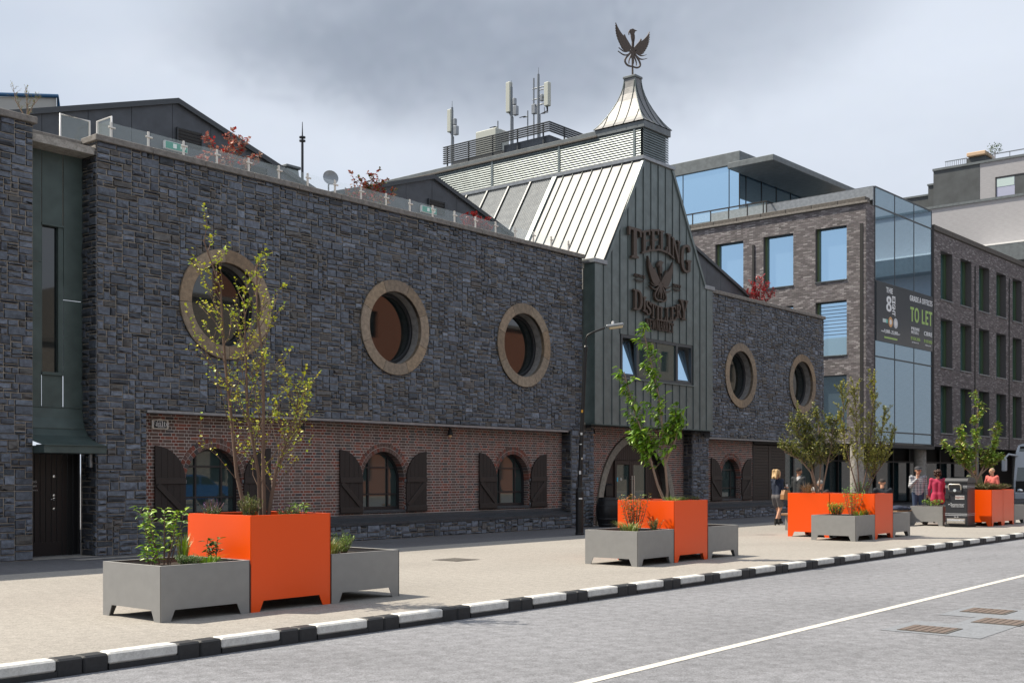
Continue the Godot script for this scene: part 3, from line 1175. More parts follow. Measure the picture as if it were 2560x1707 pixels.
func copings(b: Node3D) -> void:
	var runs := [[12.60, 29.36, 8.43], [4.0, 11.37, 8.46], [36.55, 46.97, 8.33]]
	for r in runs:
		var x: float = r[0]
		while x < r[1] - 0.05:
			var x1 := minf(x + 1.32, r[1])
			if r[1] - x1 < 0.4:
				x1 = r[1]
			var mb := MB.new()
			mb.cspan(Vector3(x + 0.003, r[2] + rnd(-0.002, 0.002), -0.52), Vector3(x1 - 0.003, r[2] + 0.13, 0.075), 0.012)
			obj("coping_stone", mb, mats.coping, b)
			x = x1
	var mb := MB.new()
	mb.cspan(Vector3(11.37, 8.41, -0.75), Vector3(12.60, 8.5, -0.47), 0.012)
	obj("coping_stone", mb, mats.coping, b)


func side_bay(b: Node3D) -> void:
	# the zinc strip with the tall narrow window, its flared foot and canopy, and the staff door below
	var bay := Node3D.new()
	bay.name = "zinc_bay"
	b.add_child(bay, true)
	var z := -0.53
	for p in [[11.3, 11.765, 3.0, 5.9], [11.3, 11.765, 5.91, 8.45], [12.235, 12.66, 3.0, 5.2], [12.235, 12.66, 5.21, 8.45], [11.775, 12.225, 6.70, 8.45], [11.775, 12.225, 3.0, 3.66]]:
		var mb := MB.new()
		mb.cspan(Vector3(p[0] + 0.004, p[2], z - 0.03), Vector3(p[1] - 0.004, p[3], z + (0.0 if p[0] != 11.775 else -0.012)), 0.004)
		obj("zinc_panel", mb, mats.zinc_dark, bay)
	var win := Node3D.new()
	win.name = "tall_window"
	bay.add_child(win, true)
	var fm := MB.new()
	fm.span(Vector3(12.13, 3.69, z - 0.12), Vector3(12.235, 6.70, z - 0.02))
	fm.span(Vector3(11.765, 3.66, z - 0.12), Vector3(12.235, 3.72, z + 0.03))
	fm.span(Vector3(11.765, 6.66, z - 0.12), Vector3(12.235, 6.70, z + 0.02))
	fm.span(Vector3(11.765, 3.7, z - 0.12), Vector3(11.785, 6.66, z - 0.02))
	obj("frame", fm, mats.zinc_dark, win)
	var g := MB.new()
	g.quad(Vector3(11.785, 3.7, z - 0.10), Vector3(12.13, 3.7, z - 0.10), Vector3(12.13, 6.66, z - 0.10), Vector3(11.785, 6.66, z - 0.10))
	obj("pane", g, mats.glass_dark, win)
	# flared foot
	var prof := [Vector2(-0.53, 3.02), Vector2(-0.50, 2.80), Vector2(-0.43, 2.59), Vector2(-0.28, 2.44), Vector2(0.0, 2.31), Vector2(0.34, 2.24)]
	for i in prof.size() - 1:
		var mb := MB.new()
		var a: Vector2 = prof[i]
		var c: Vector2 = prof[i + 1]
		mb.quad(Vector3(11.3, c.y, c.x), Vector3(12.655, c.y, c.x), Vector3(12.655, a.y, a.x), Vector3(11.3, a.y, a.x))
		if i in [0, 2]:
			mb.span(Vector3(11.3, a.y - 0.008, a.x), Vector3(12.655, a.y + 0.012, a.x + 0.02))
		obj("flared_panel", mb, mats.zinc_dark, bay)
	var cp := MB.new()
	cp.cspan(Vector3(11.32, 2.075, -0.5), Vector3(12.645, 2.225, 0.40), 0.008)
	cp.cspan(Vector3(11.31, 2.22, 0.1), Vector3(12.65, 2.24, 0.43), 0.004)
	obj("canopy", cp, mats.zinc_dark, bay)
	# door recess
	var dr := Node3D.new()
	dr.name = "staff_door"
	b.add_child(dr, true)
	var x := 11.31
	while x < 12.62:
		var mb := MB.new()
		mb.cspan(Vector3(x, 0.02, -0.66), Vector3(minf(x + 0.112, 12.65), 2.08, -0.62), 0.006)
		obj("plank", mb, mats.black_paint, dr)
		x += 0.118
	var kick := MB.new()
	kick.span(Vector3(11.32, 0.03, -0.62), Vector3(12.2, 0.30, -0.612))
	obj("kick_plate", kick, mats.black_paint, dr)
	for y in [1.62, 1.235, 0.965]:
		var mb := MB.new()
		var lk := Basis(Vector3.RIGHT, Vector3(0, 0, 1), Vector3(0, -1, 0))
		mb.lathe([Vector2(0.0, 0.0), Vector2(0.026, 0.0), Vector2(0.026, 0.012), Vector2(0.0, 0.016)], Vector3(12.07, y, -0.62), 12, lk)
		obj("lock", mb, mats.chrome, dr)
	var hd := MB.new()
	hd.tube([Vector3(12.07, 1.165, -0.62), Vector3(12.07, 1.165, -0.56), Vector3(11.97, 1.16, -0.555)], [0.014, 0.013, 0.010], 8)
	hd.lathe([Vector2(0.0, 0.0), Vector2(0.028, 0.0), Vector2(0.028, 0.01), Vector2(0.0, 0.014)], Vector3(12.07, 1.165, -0.62), 12, Basis(Vector3.RIGHT, Vector3(0, 0, 1), Vector3(0, -1, 0)))
	obj("handle", hd, mats.chrome, dr)
	words("notice", "TEELING", Vector3(11.58, 1.515, -0.612), 0.045, Color(0.4, 0.4, 0.4), dr, 0.004)
	words("notice", "DISTILLERY", Vector3(11.58, 1.425, -0.612), 0.034, Color(0.4, 0.4, 0.4), dr, 0.004)
	words("notice", "STAFF ENTRANCE", Vector3(11.58, 1.345, -0.612), 0.026, Color(0.4, 0.4, 0.4), dr, 0.004)
	words("notice", "ONLY", Vector3(11.58, 1.305, -0.612), 0.024, Color(0.4, 0.4, 0.4), dr, 0.004)
	var em := MB.new()
	em.prism(PackedVector2Array([Vector2(11.53, 1.49), Vector2(11.565, 1.455), Vector2(11.58, 1.44), Vector2(11.595, 1.455), Vector2(11.63, 1.49), Vector2(11.592, 1.475), Vector2(11.58, 1.495), Vector2(11.568, 1.475)]), Transform3D.IDENTITY, -0.614, -0.609)
	em.col = Color(0.4, 0.4, 0.4)
	obj("notice_emblem", em, mats.stainless, dr)
	var dp := MB.new()       # pale cable duct under the canopy
	dp.cspan(Vector3(12.56, 1.80, -0.16), Vector3(12.625, 2.08, -0.09), 0.01)
	obj("duct", dp, mats.steel_grey, bay)


func words(called: String, text: String, at: Vector3, size: float, tone: Color, parent: Node, depth := 0.01, font := "Droid Sans", bold := true, turn := 0.0) -> MeshInstance3D:
	var tm := TextMesh.new()
	var sf := SystemFont.new()
	sf.font_names = PackedStringArray([font])
	sf.font_weight = 700 if bold else 400
	tm.font = sf
	tm.text = text
	tm.font_size = 64
	tm.pixel_size = size / 46.0
	tm.depth = depth
	tm.curve_step = 4.0
	var m := mat("ink_%s" % tone.to_html(false), tone, 0.6)
	return inst(called, tm, m, parent, Transform3D(Basis(Vector3.UP, turn), at))


func entrance(b: Node3D) -> void:
	# the big doorway with its stone arch
	var en := Node3D.new()
	en.name = "entrance"
	b.add_child(en, true)
	var cx := 32.97
	var pts := []
	for i in 61:
		var t := PI * i / 60.0
		pts.append(Vector2(signf(cos(t)) * pow(absf(cos(t)), 2.0 / 2.1), pow(sin(t), 2.0 / 2.3)))
	var n := 10
	for k in n:              # arch stones
		var mb := MB.new()
		var q := rnd(0.85, 1.15)
		mb.col = Color(0.30, 0.265, 0.215) * q
		var mid := Vector3.ZERO
		for i in range(k * 60 / n, (k + 1) * 60 / n):
			var q0: Vector2 = pts[i]
			var q1: Vector2 = pts[i + 1]
			var p := []
			for w in [q0, q1]:
				p.append([Vector3(cx + w.x * 2.12, w.y * 2.77, -0.62), Vector3(cx + w.x * 2.12, w.y * 2.77, ZB + 0.06), Vector3(cx + w.x * 2.14, w.y * 2.79, ZB + 0.075), Vector3(cx + w.x * 2.38, w.y * 3.01, ZB + 0.075), Vector3(cx + w.x * 2.40, w.y * 3.03, ZB + 0.06), Vector3(cx + w.x * 2.40, w.y * 3.03, -0.45)])
			mid = (p[0][0] + p[1][4]) * 0.5
			for s in 5:
				mb.quad_out(p[0][s], p[1][s], p[1][s + 1], p[0][s + 1], mid)
		obj("arch_stone", mb, mats.sandstone, en)
	# boarded screen behind
	var x := cx - 2.1
	while x < cx + 2.1:
		var x1 := minf(x + 0.115, cx + 2.1)
		var h0 := door_top(maxf(absf(x - cx), absf(x1 - cx)) , 2.14, 2.79)
		var inside := x > cx - 1.08 and x1 < cx + 0.93
		var y0 := 2.14 if inside else 0.0
		if h0 > y0 + 0.03:
			var mb := MB.new()
			mb.cspan(Vector3(x, y0, -0.62), Vector3(x1 - 0.006, h0, -0.585), 0.005)
			obj("board", mb, mats.dark_wood, en)
		x = x1
	var back := MB.new()
	back.quad(Vector3(cx - 2.2, 0, -0.63), Vector3(cx + 2.2, 0, -0.63), Vector3(cx + 2.2, 2.9, -0.63), Vector3(cx - 2.2, 2.9, -0.63))
	obj("backing", back, mats.black_soft, en)
	for k in 2:             # glazed leaves
		var x0 := cx - 1.08 + k * 1.0
		var lf := Node3D.new()
		lf.name = "door_leaf"
		en.add_child(lf, true)
		var fm := MB.new()
		fm.cspan(Vector3(x0, 0.02, -0.60), Vector3(x0 + 0.11, 2.13, -0.53), 0.006)
		fm.cspan(Vector3(x0 + 0.87, 0.02, -0.60), Vector3(x0 + 0.99, 2.13, -0.53), 0.006)
		fm.cspan(Vector3(x0 + 0.11, 1.99, -0.598), Vector3(x0 + 0.87, 2.13, -0.532), 0.006)
		fm.cspan(Vector3(x0 + 0.11, 0.02, -0.598), Vector3(x0 + 0.87, 0.2, -0.532), 0.006)
		obj("frame", fm, mats.dark_wood, lf)
		var g := MB.new()
		g.quad(Vector3(x0 + 0.1, 0.18, -0.57), Vector3(x0 + 0.88, 0.18, -0.57), Vector3(x0 + 0.88, 2.0, -0.57), Vector3(x0 + 0.1, 2.0, -0.57))
		obj("pane", g, mats.glass_room, lf)
		var h := MB.new()
		var hx := x0 + (0.93 if k == 0 else 0.055)
		h.tube([Vector3(hx, 0.75, -0.47), Vector3(hx, 1.62, -0.47)], [0.018, 0.018], 8)
		h.tube([Vector3(hx, 0.9, -0.53), Vector3(hx, 0.9, -0.47)], [0.01, 0.01], 6)
		h.tube([Vector3(hx, 1.5, -0.53), Vector3(hx, 1.5, -0.47)], [0.01, 0.01], 6)
		obj("pull_handle", h, mats.stainless, lf)
	var st := MB.new()
	st.col = Color(0.06, 0.42, 0.6)
	st.span(Vector3(cx - 0.96, 1.42, -0.568), Vector3(cx - 0.85, 1.56, -0.564))
	obj("sticker", st, mats["print"], en)
	var st2 := MB.new()
	st2.col = Color(0.45, 0.45, 0.42)
	disc(st2, Vector2(cx - 0.68, 1.5), 0.055, -0.562, 16)
	obj("sticker", st2, mats["print"], en)


func sliding_front(b: Node3D) -> void:
	var s := Node3D.new()
	s.name = "sliding_front"
	b.add_child(s, true)
	var bk := MB.new()
	bk.quad(Vector3(41.2, 0.4, -0.62), Vector3(46.9, 0.4, -0.62), Vector3(46.9, 3.05, -0.62), Vector3(41.2, 3.05, -0.62))
	bk.span(Vector3(41.2, 2.86, -0.6), Vector3(46.85, 2.97, -0.30))
	bk.span(Vector3(41.2, 0.55, -0.6), Vector3(41.26, 2.9, -0.36))
	obj("dark_surround", bk, mats.black_soft, s)
	var y := 0.55
	while y < 2.80:          # boards of the sliding door
		var mb := MB.new()
		mb.cspan(Vector3(41.28, y, -0.42), Vector3(44.04, y + 0.108, -0.375), 0.005)
		obj("board", mb, mats.shutter_trim, s)
		y += 0.114
	var mb2 := MB.new()
	mb2.cspan(Vector3(42.56, 0.54, -0.375), Vector3(42.74, 2.83, -0.362), 0.004)
	obj("stile", mb2, mats.shutter_trim, s)
	for q in [[44.08, 44.86], [44.98, 46.8]]:
		var g := MB.new()
		g.quad(Vector3(q[0], 0.6, -0.5), Vector3(q[1], 0.6, -0.5), Vector3(q[1], 2.88, -0.5), Vector3(q[0], 2.88, -0.5))
		obj("pane", g, mats.glass_room, s)
	for q in [[44.03, 44.09], [44.86, 44.98], [46.78, 46.9]]:
		var m := MB.new()
		m.span(Vector3(q[0], 0.56, -0.53), Vector3(q[1], 2.9, -0.42))
		obj("mullion", m, mats.dark_frame, s)
	var sl := MB.new()
	sl.span(Vector3(44.0, 0.55, -0.55), Vector3(46.9, 0.62, -0.40))
	obj("sill", sl, mats.dark_frame, s)


func gable_top(x: float) -> float:
	if x < 30.05 or x > 36.25:
		return 8.40
	if x < 32.25:
		return lerpf(8.42, 12.1, (x - 30.05) / 2.2)
	if x > 34.05:
		return lerpf(12.1, 8.42, (x - 34.05) / 2.2)
	return 12.1


func gable(b: Node3D) -> void:
	var g := Node3D.new()
	g.name = "zinc_gable"
	b.add_child(g, true)
	var n := 16
	var w := 7.3 / n
	var wx0 := 30.97
	var wx1 := 35.40
	for i in n:
		var x0 := 29.5 + w * i
		var x1 := x0 + w
		var cuts := [x0, x1]
		for k in [30.05, 32.25, 34.05, 36.25]:
			if k > x0 + 0.01 and k < x1 - 0.01:
				cuts.insert(1, k)
		var spans := [[3.24, -1.0]]
		if x1 > wx0 + 0.1 and x0 < wx1 - 0.1:
			spans = [[3.24, 4.80], [6.2, -1.0]]
		for s in spans:
			var pg := PackedVector2Array([Vector2(x0, s[0]), Vector2(x1, s[0])])
			if s[1] > 0:
				pg.append(Vector2(x1, s[1]))
				pg.append(Vector2(x0, s[1]))
			else:
				for k in range(cuts.size() - 1, -1, -1):
					pg.append(Vector2(cuts[k], gable_top(cuts[k])))
			var mb := MB.new()
			mb.prism(pg, Transform3D.IDENTITY, GZ - 0.03, GZ + rnd(-0.002, 0.002))
			obj("zinc_panel", mb, mats.zinc, g)
			if i > 0:
				var sm := MB.new()
				var top: float = s[1] if s[1] > 0 else minf(gable_top(x0), gable_top(x0 + 0.012))
				sm.cspan(Vector3(x0 - 0.011, s[0], GZ - 0.01), Vector3(x0 + 0.011, top - 0.01, GZ + 0.028), 0.004)
				obj("seam", sm, mats.seam, g)
	# verge trims, foot, side wall, soffit
	for s in [[Vector2(30.05, 8.42), Vector2(32.25, 12.1)], [Vector2(34.05, 12.1), Vector2(36.25, 8.42)]]:
		var d: Vector2 = (s[1] - s[0]).normalized()
		var nn := Vector2(-d.y, d.x)
		var mb := MB.new()
		mb.prism(PackedVector2Array([s[0] - nn * 0.08, s[1] - nn * 0.08, s[1] + nn * 0.03, s[0] + nn * 0.03]), Transform3D.IDENTITY, GZ - 0.05, GZ + 0.045)
		obj("verge_trim", mb, mats.zinc, g)
	for s in [[29.42, 30.12], [36.18, 36.88]]:
		var mb := MB.new()
		mb.cspan(Vector3(s[0], 8.30, -0.1), Vector3(s[1], 8.44, GZ + 0.05), 0.01)
		obj("eave_box", mb, mats.steel_grey, g)
	var ft := MB.new()
	ft.cspan(Vector3(29.49, 3.215, -0.3), Vector3(36.81, 3.25, GZ + 0.035), 0.006)
	obj("foot_trim", ft, mats.zinc_dark, g)
	for x in [29.5, 36.8]:
		var mb := MB.new()
		mb.cspan(Vector3(x - 0.012, 3.24, -0.1), Vector3(x + 0.012, 8.38, GZ - 0.005), 0.004)
		obj("side_panel", mb, mats.zinc_dark, g)
	var sf := MB.new()
	sf.span(Vector3(29.3, 3.22, -0.7), Vector3(36.8, 3.23, GZ))
	obj("soffit", sf, mats.zinc_dark, g)
	# window band: two tilted sashes beside a fixed light
	var win := Node3D.new()
	win.name = "window_band"
	g.add_child(win, true)
	var fm := MB.new()
	for q in [[30.97, 31.05], [31.86, 31.98], [34.32, 34.44], [35.32, 35.40]]:
		fm.span(Vector3(q[0], 4.80, GZ - 0.12), Vector3(q[1], 6.2, GZ - 0.01))
	fm.span(Vector3(30.97, 6.10, GZ - 0.118), Vector3(35.40, 6.2, GZ - 0.012))
	fm.span(Vector3(30.97, 4.80, GZ - 0.118), Vector3(35.40, 4.88, GZ - 0.012))
	obj("frame", fm, mats.grey_frame, win)
	var sl := MB.new()
	sl.cspan(Vector3(30.93, 4.745, GZ - 0.1), Vector3(35.45, 4.79, GZ + 0.06), 0.006)
	obj("sill", sl, mats.zinc, win)
	var bk := MB.new()
	bk.span(Vector3(30.97, 4.8, GZ - 0.7), Vector3(35.4, 6.2, GZ - 0.6))
	obj("room_back", bk, mats.reveal, win)
	var gl := MB.new()
	gl.span(Vector3(31.98, 4.88, GZ - 0.08), Vector3(34.32, 6.10, GZ - 0.06))
	obj("pane", gl, mats.glass_room, win)
	var mu := MB.new()
	mu.span(Vector3(33.12, 4.88, GZ - 0.09), Vector3(33.18, 6.10, GZ - 0.045))
	obj("mullion", mu, mats.grey_frame, win)
	for q in [[31.05, 31.86], [34.44, 35.32]]:
		var sash := Node3D.new()
		sash.name = "tilted_sash"
		win.add_child(sash, true)
		sash.position = Vector3(q[0], 4.88, GZ - 0.07)
		sash.rotation.x = -deg_to_rad(11.0)
		var wd: float = q[1] - q[0]
		var f2 := MB.new()
		f2.span(Vector3(0, 0, -0.02), Vector3(0.06, 1.22, 0.03))
		f2.span(Vector3(wd - 0.06, 0, -0.02), Vector3(wd, 1.22, 0.03))
		f2.span(Vector3(0.06, 0, -0.019), Vector3(wd - 0.06, 0.06, 0.029))
		f2.span(Vector3(0.06, 1.16, -0.019), Vector3(wd - 0.06, 1.22, 0.029))
		obj("frame", f2, mats.grey_frame, sash)
		var g2 := MB.new()
		g2.quad(Vector3(0.05, 0.05, 0.01), Vector3(wd - 0.05, 0.05, 0.01), Vector3(wd - 0.05, 1.17, 0.01), Vector3(0.05, 1.17, 0.01))
		obj("pane", g2, mats.glass_blue2, sash)


func roofs(b: Node3D) -> void:
	var r := Node3D.new()
	r.name = "zinc_roof"
	b.add_child(r, true)
	var a := Vector2(29.9, 8.36)
	var c := Vector2(32.25, 12.1)
	var d := (c - a).normalized()
	var nn := Vector2(-d.y, d.x)
	var ln := (c - a).length()
	# standing-seam bays of the near slope
	for i in 9:
		var z0 := GZ + 0.02 - 0.412 * i
		var z1 := z0 - 0.412
		var mb := MB.new()
		var bs := Basis(Vector3(0, 0, 1), Vector3(d.x, d.y, 0), Vector3(nn.x, nn.y, 0))
		var mid := (a + c) * 0.5
		mb.cbox(Vector3(mid.x, mid.y, (z0 + z1) * 0.5), Vector3(0.412, ln, 0.03), 0.003, bs)
		obj("roof_sheet", mb, mats.zinc_roof, r)
		if i > 0:
			var sm := MB.new()
			sm.cbox(Vector3(mid.x + nn.x * 0.03, mid.y + nn.y * 0.03, z0), Vector3(0.022, ln, 0.05), 0.004, bs)
			obj("roof_seam", sm, mats.seam, r)
	var bs2 := Basis(Vector3(0, 0, 1), Vector3(d.x, d.y, 0), Vector3(nn.x, nn.y, 0))
	for i in 9:      # corrugated translucent bays with dark ribs between
		var z0 := -3.36 - i * 1.02
		var mb := MB.new()
		for k in 22:
			var q0 := z0 - 0.94 * k / 22.0
			var q1 := z0 - 0.94 * (k + 1) / 22.0
			var e0 := 0.03 if k % 2 == 0 else 0.0
			var e1 := 0.0 if k % 2 == 0 else 0.03
			mb.quad(Vector3(a.x + nn.x * e1, a.y + nn.y * e1, q1), Vector3(a.x + nn.x * e0, a.y + nn.y * e0, q0), Vector3(c.x + nn.x * e0, c.y + nn.y * e0, q0), Vector3(c.x + nn.x * e1, c.y + nn.y * e1, q1))
		obj("corrugated_sheet", mb, mats.corrugated, r)
		var mid := (a + c) * 0.5 + nn * 0.03
		var rb := MB.new()
		rb.cbox(Vector3(mid.x, mid.y, z0 + (0.0 if i > 0 else 0.06)), Vector3(0.08 if i > 0 else 0.2, ln, 0.1), 0.008, bs2)
		obj("roof_rib", rb, mats.grey_frame if i > 0 else mats.zinc, r)
	# far slope and closing faces
	var fs := MB.new()
	fs.quad(Vector3(36.4, 8.36, GZ), Vector3(36.4, 8.36, -12.6), Vector3(34.05, 12.1, -12.6), Vector3(34.05, 12.1, GZ))
	fs.quad(Vector3(36.8, 3.0, GZ - 0.1), Vector3(36.8, 3.0, -12.6), Vector3(36.8, 8.4, -12.6), Vector3(36.8, 8.4, GZ - 0.1))
	fs.quad(Vector3(29.5, 6.0, -12.6), Vector3(29.5, 6.0, -0.1), Vector3(29.9, 8.4, -0.1), Vector3(29.9, 8.4, -12.6))
	obj("far_slope", fs, mats.zinc_roof, r)
	# flat terrace and wing roof
	var tr := MB.new()
	tr.span(Vector3(4.0, 8.15, -16.0), Vector3(29.5, 8.30, -0.05))
	tr.span(Vector3(36.8, 8.05, -16.0), Vector3(46.85, 8.22, -0.05))
	obj("terrace_floor", tr, mats.concrete, b)


func clerestory(b: Node3D) -> void:
	var cl := Node3D.new()
	cl.name = "louvred_clerestory"
	b.add_child(cl, true)
	var bk := MB.new()
	bk.span(Vector3(32.36, 12.0, -12.5), Vector3(33.75, 13.2, 0.28))
	obj("core", bk, mats.grey_frame, cl)
	var fl := MB.new()
	fl.cspan(Vector3(32.16, 12.10, -12.5), Vector3(32.34, 12.225, GZ + 0.07), 0.01)
	fl.cspan(Vector3(32.16, 12.10, GZ - 0.05), Vector3(34.14, 12.22, GZ + 0.075), 0.01)
	obj("flashing", fl, mats.steel_grey, cl)
	var bays := [[0.25, 0.02], [-0.02, -3.10], [-3.22, -6.20], [-6.32, -9.30], [-9.42, -12.4]]
	for q in bays:
		for i in 11:
			var y := 12.27 + 0.082 * i
			var mb := MB.new()
			var pg := PackedVector2Array([Vector2(32.25, y), Vector2(32.245, y + 0.006), Vector2(32.278, y + 0.08), Vector2(32.29, y + 0.078)])
			mb.prism(pg, Transform3D.IDENTITY, q[1], q[0])
			obj("louvre_slat", mb, mats.louvre, cl)
	for i in 11:            # the front of the tower
		var y := 12.27 + 0.082 * i
		var mb := MB.new()
		mb.prism(PackedVector2Array([Vector2(-GZ, y), Vector2(-GZ - 0.005, y + 0.006), Vector2(-GZ + 0.028, y + 0.08), Vector2(-GZ + 0.04, y + 0.078)]), Transform3D(Basis(Vector3(0, 0, -1), Vector3.UP, Vector3(1, 0, 0)), Vector3.ZERO), 32.28, 33.82)
		obj("louvre_slat", mb, mats.louvre, cl)
	for z in [0.30, 0.0, -3.16, -6.26, -9.36]:
		var mb := MB.new()
		mb.cspan(Vector3(32.235, 12.2, z - 0.045), Vector3(32.3, 13.18, z + 0.045), 0.006)
		if z != 0.30:
			obj("post", mb, mats.louvre, cl)
	var fa := MB.new()
	fa.cspan(Vector3(32.22, 13.18, -2.2), Vector3(33.88, 13.40, GZ + 0.05), 0.01)
	obj("fascia", fa, mats.lead_cap, cl)
	var fb := MB.new()
	fb.cspan(Vector3(32.2, 13.17, -12.6), Vector3(36.0, 13.24, -1.5), 0.01)
	obj("fascia", fb, mats.weathered, cl)
	var fc := MB.new()
	fc.cspan(Vector3(32.3, 13.24, -12.6), Vector3(36.0, 13.40, -1.5), 0.01)
	obj("roof_upstand", fc, mats.lead_cap, cl)
	# plant enclosure with a slatted screen
	var pe := Node3D.new()
	pe.name = "plant_screen"
	b.add_child(pe, true)
	var bx := MB.new()
	bx.span(Vector3(32.75, 13.38, -6.1), Vector3(36.6, 13.84, -3.98))
	bx.span(Vector3(33.1, 13.38, -9.0), Vector3(36.6, 13.8, -6.1))
	obj("box", bx, mats.cladding, pe)
	for i in 9:
		var y := 13.62 + 0.078 * i
		var mb := MB.new()
		mb.cspan(Vector3(32.58, y, -9.05 if true else 0.0), Vector3(32.66, y + 0.035, -3.84 if i > 3 else -6.1), 0.004)
		obj("screen_slat", mb, mats.cladding_edge, pe)
		if i > 3:
			var m2 := MB.new()
			m2.cspan(Vector3(32.66, y, -3.92), Vector3(36.7, y + 0.035, -3.84), 0.004)
			obj("screen_slat", m2, mats.cladding_edge, pe)
	for z in [-4.2, -5.4, -6.6, -7.8, -8.9]:
		var mb := MB.new()
		mb.span(Vector3(32.665, 13.4, z - 0.025), Vector3(32.70, 14.3, z + 0.025))
		obj("screen_post", mb, mats.cladding_edge, pe)
	for x in [33.6, 34.8, 36.0]:
		var mb := MB.new()
		mb.span(Vector3(x - 0.025, 13.4, -3.965), Vector3(x + 0.025, 14.3, -3.925))
		obj("screen_post", mb, mats.cladding_edge, pe)


func spire(b: Node3D) -> void:
	var s := Node3D.new()
	s.name = "spire"
	b.add_child(s, true)
	var prof := [[0.0, 1.0], [0.06, 0.90], [0.14, 0.79], [0.27, 0.645], [0.40, 0.52], [0.54, 0.405], [0.68, 0.315], [0.81, 0.255], [0.92, 0.225], [1.0, 0.215]]
	var c := Vector3(33.05, 13.42, -0.6)
	var hx := 0.88
	var hz := 1.02
	var ht := 1.76
	var corner := func(k: int, i: int, off := 0.0) -> Vector3:
		var p: Array = prof[k]
		var sx: float = [-1, 1, 1, -1][i]
		var sz: float = [1, 1, -1, -1][i]
		return c + Vector3(sx * (hx * p[1] + off), ht * p[0], sz * (hz * p[1] + off))
	for i in 4:
		var mb := MB.new()
		for k in prof.size() - 1:
			mb.quad(corner.call(k, i), corner.call(k, (i + 1) % 4), corner.call(k + 1, (i + 1) % 4), corner.call(k + 1, i))
		obj("spire_face", mb, mats.zinc_roof, s)
		var hip := []
		var rad := []
		for k in prof.size():
			hip.append(corner.call(k, i))
			rad.append(0.018)
		var hm := MB.new()
		hm.tube(hip, rad, 6)
		obj("hip_roll", hm, mats.zinc, s)
	for f in [0, 1, 3]:      # seams standing on the street, far and near faces
		for t in ([-0.62, -0.2, 0.2, 0.62] if f != 1 else [-0.4, 0.1]):
			var path := []
			var rad := []
			for k in prof.size():
				var p: Array = prof[k]
				var u: float = t * (hx if f == 0 else hz)
				if absf(u) > (hx if f == 0 else hz) * p[1] - 0.02:
					break
				if f == 0:
					path.append(c + Vector3(u, ht * p[0], hz * p[1] + 0.012))
				elif f == 3:
					path.append(c + Vector3(-hx * p[1] - 0.012, ht * p[0], u))
				else:
					path.append(c + Vector3(hx * p[1] + 0.012, ht * p[0], u))
				rad.append(0.013)
			if path.size() > 1:
				var mb := MB.new()
				mb.tube(path, rad, 5)
				obj("spire_seam", mb, mats.seam, s)
	var cap := MB.new()
	cap.cbox(c + Vector3(0, ht + 0.03, 0), Vector3(0.46, 0.08, 0.52), 0.012)
	obj("cap", cap, mats.lead_cap, s)
	# the phoenix vane
	var v := Node3D.new()
	v.name = "phoenix_vane"
	b.add_child(v, true)
	v.position = c + Vector3(0, ht + 0.07, 0)
	v.rotation.y = -deg_to_rad(17.0)
	var po := MB.new()
	po.tube([Vector3.ZERO, Vector3(0, 0.75, -0.02)], [0.035, 0.028], 8)
	obj("pole", po, mats.bronze, v)
	var bird := MB.new()
	phoenix(bird, 0.80, 1.36, 0.035, Vector3(0, 0.34, 0))
	obj("bird", bird, mats.bronze, v)


func stroke(mb: MB, pts: Array, w0: float, w1: float, w2: float, sc: Vector2, th: float, at: Vector3) -> void:
	# a tapering band along a curve, cut from plate
	var n := 9
	var line := []
	for i in n:
		var t := float(i) / (n - 1)
		var p: Vector2
		if pts.size() == 3:
			p = pts[0].lerp(pts[1], t).lerp(pts[1].lerp(pts[2], t), t)
		elif pts.size() == 2:
			p = pts[0].lerp(pts[1], t)
		else:
			p = pts[0].bezier_interpolate(pts[1], pts[2], pts[3], t)
		line.append(p * sc)
	var l := []
	var r := []
	for i in n:
		var t := float(i) / (n - 1)
		var d: Vector2 = (line[mini(i + 1, n - 1)] - line[maxi(i - 1, 0)]).normalized()
		var w := (lerpf(w0, w1, t * 2.0) if t < 0.5 else lerpf(w1, w2, t * 2.0 - 1.0)) * 0.5
		l.append(line[i] + Vector2(-d.y, d.x) * w)
		r.append(line[i] - Vector2(-d.y, d.x) * w)
	var z0 := at - Vector3(0, 0, th * 0.5)
	var z1 := at + Vector3(0, 0, th * 0.5)
	var v3 := func(p: Vector2, z: Vector3) -> Vector3: return z + Vector3(p.x, p.y, 0)
	for i in n - 1:
		mb.quad(v3.call(r[i], z1), v3.call(r[i + 1], z1), v3.call(l[i + 1], z1), v3.call(l[i], z1))
		mb.quad(v3.call(r[i], z0), v3.call(l[i], z0), v3.call(l[i + 1], z0), v3.call(r[i + 1], z0))
		mb.quad(v3.call(r[i], z0), v3.call(r[i + 1], z0), v3.call(r[i + 1], z1), v3.call(r[i], z1))
		mb.quad(v3.call(l[i + 1], z0), v3.call(l[i], z0), v3.call(l[i], z1), v3.call(l[i + 1], z1))


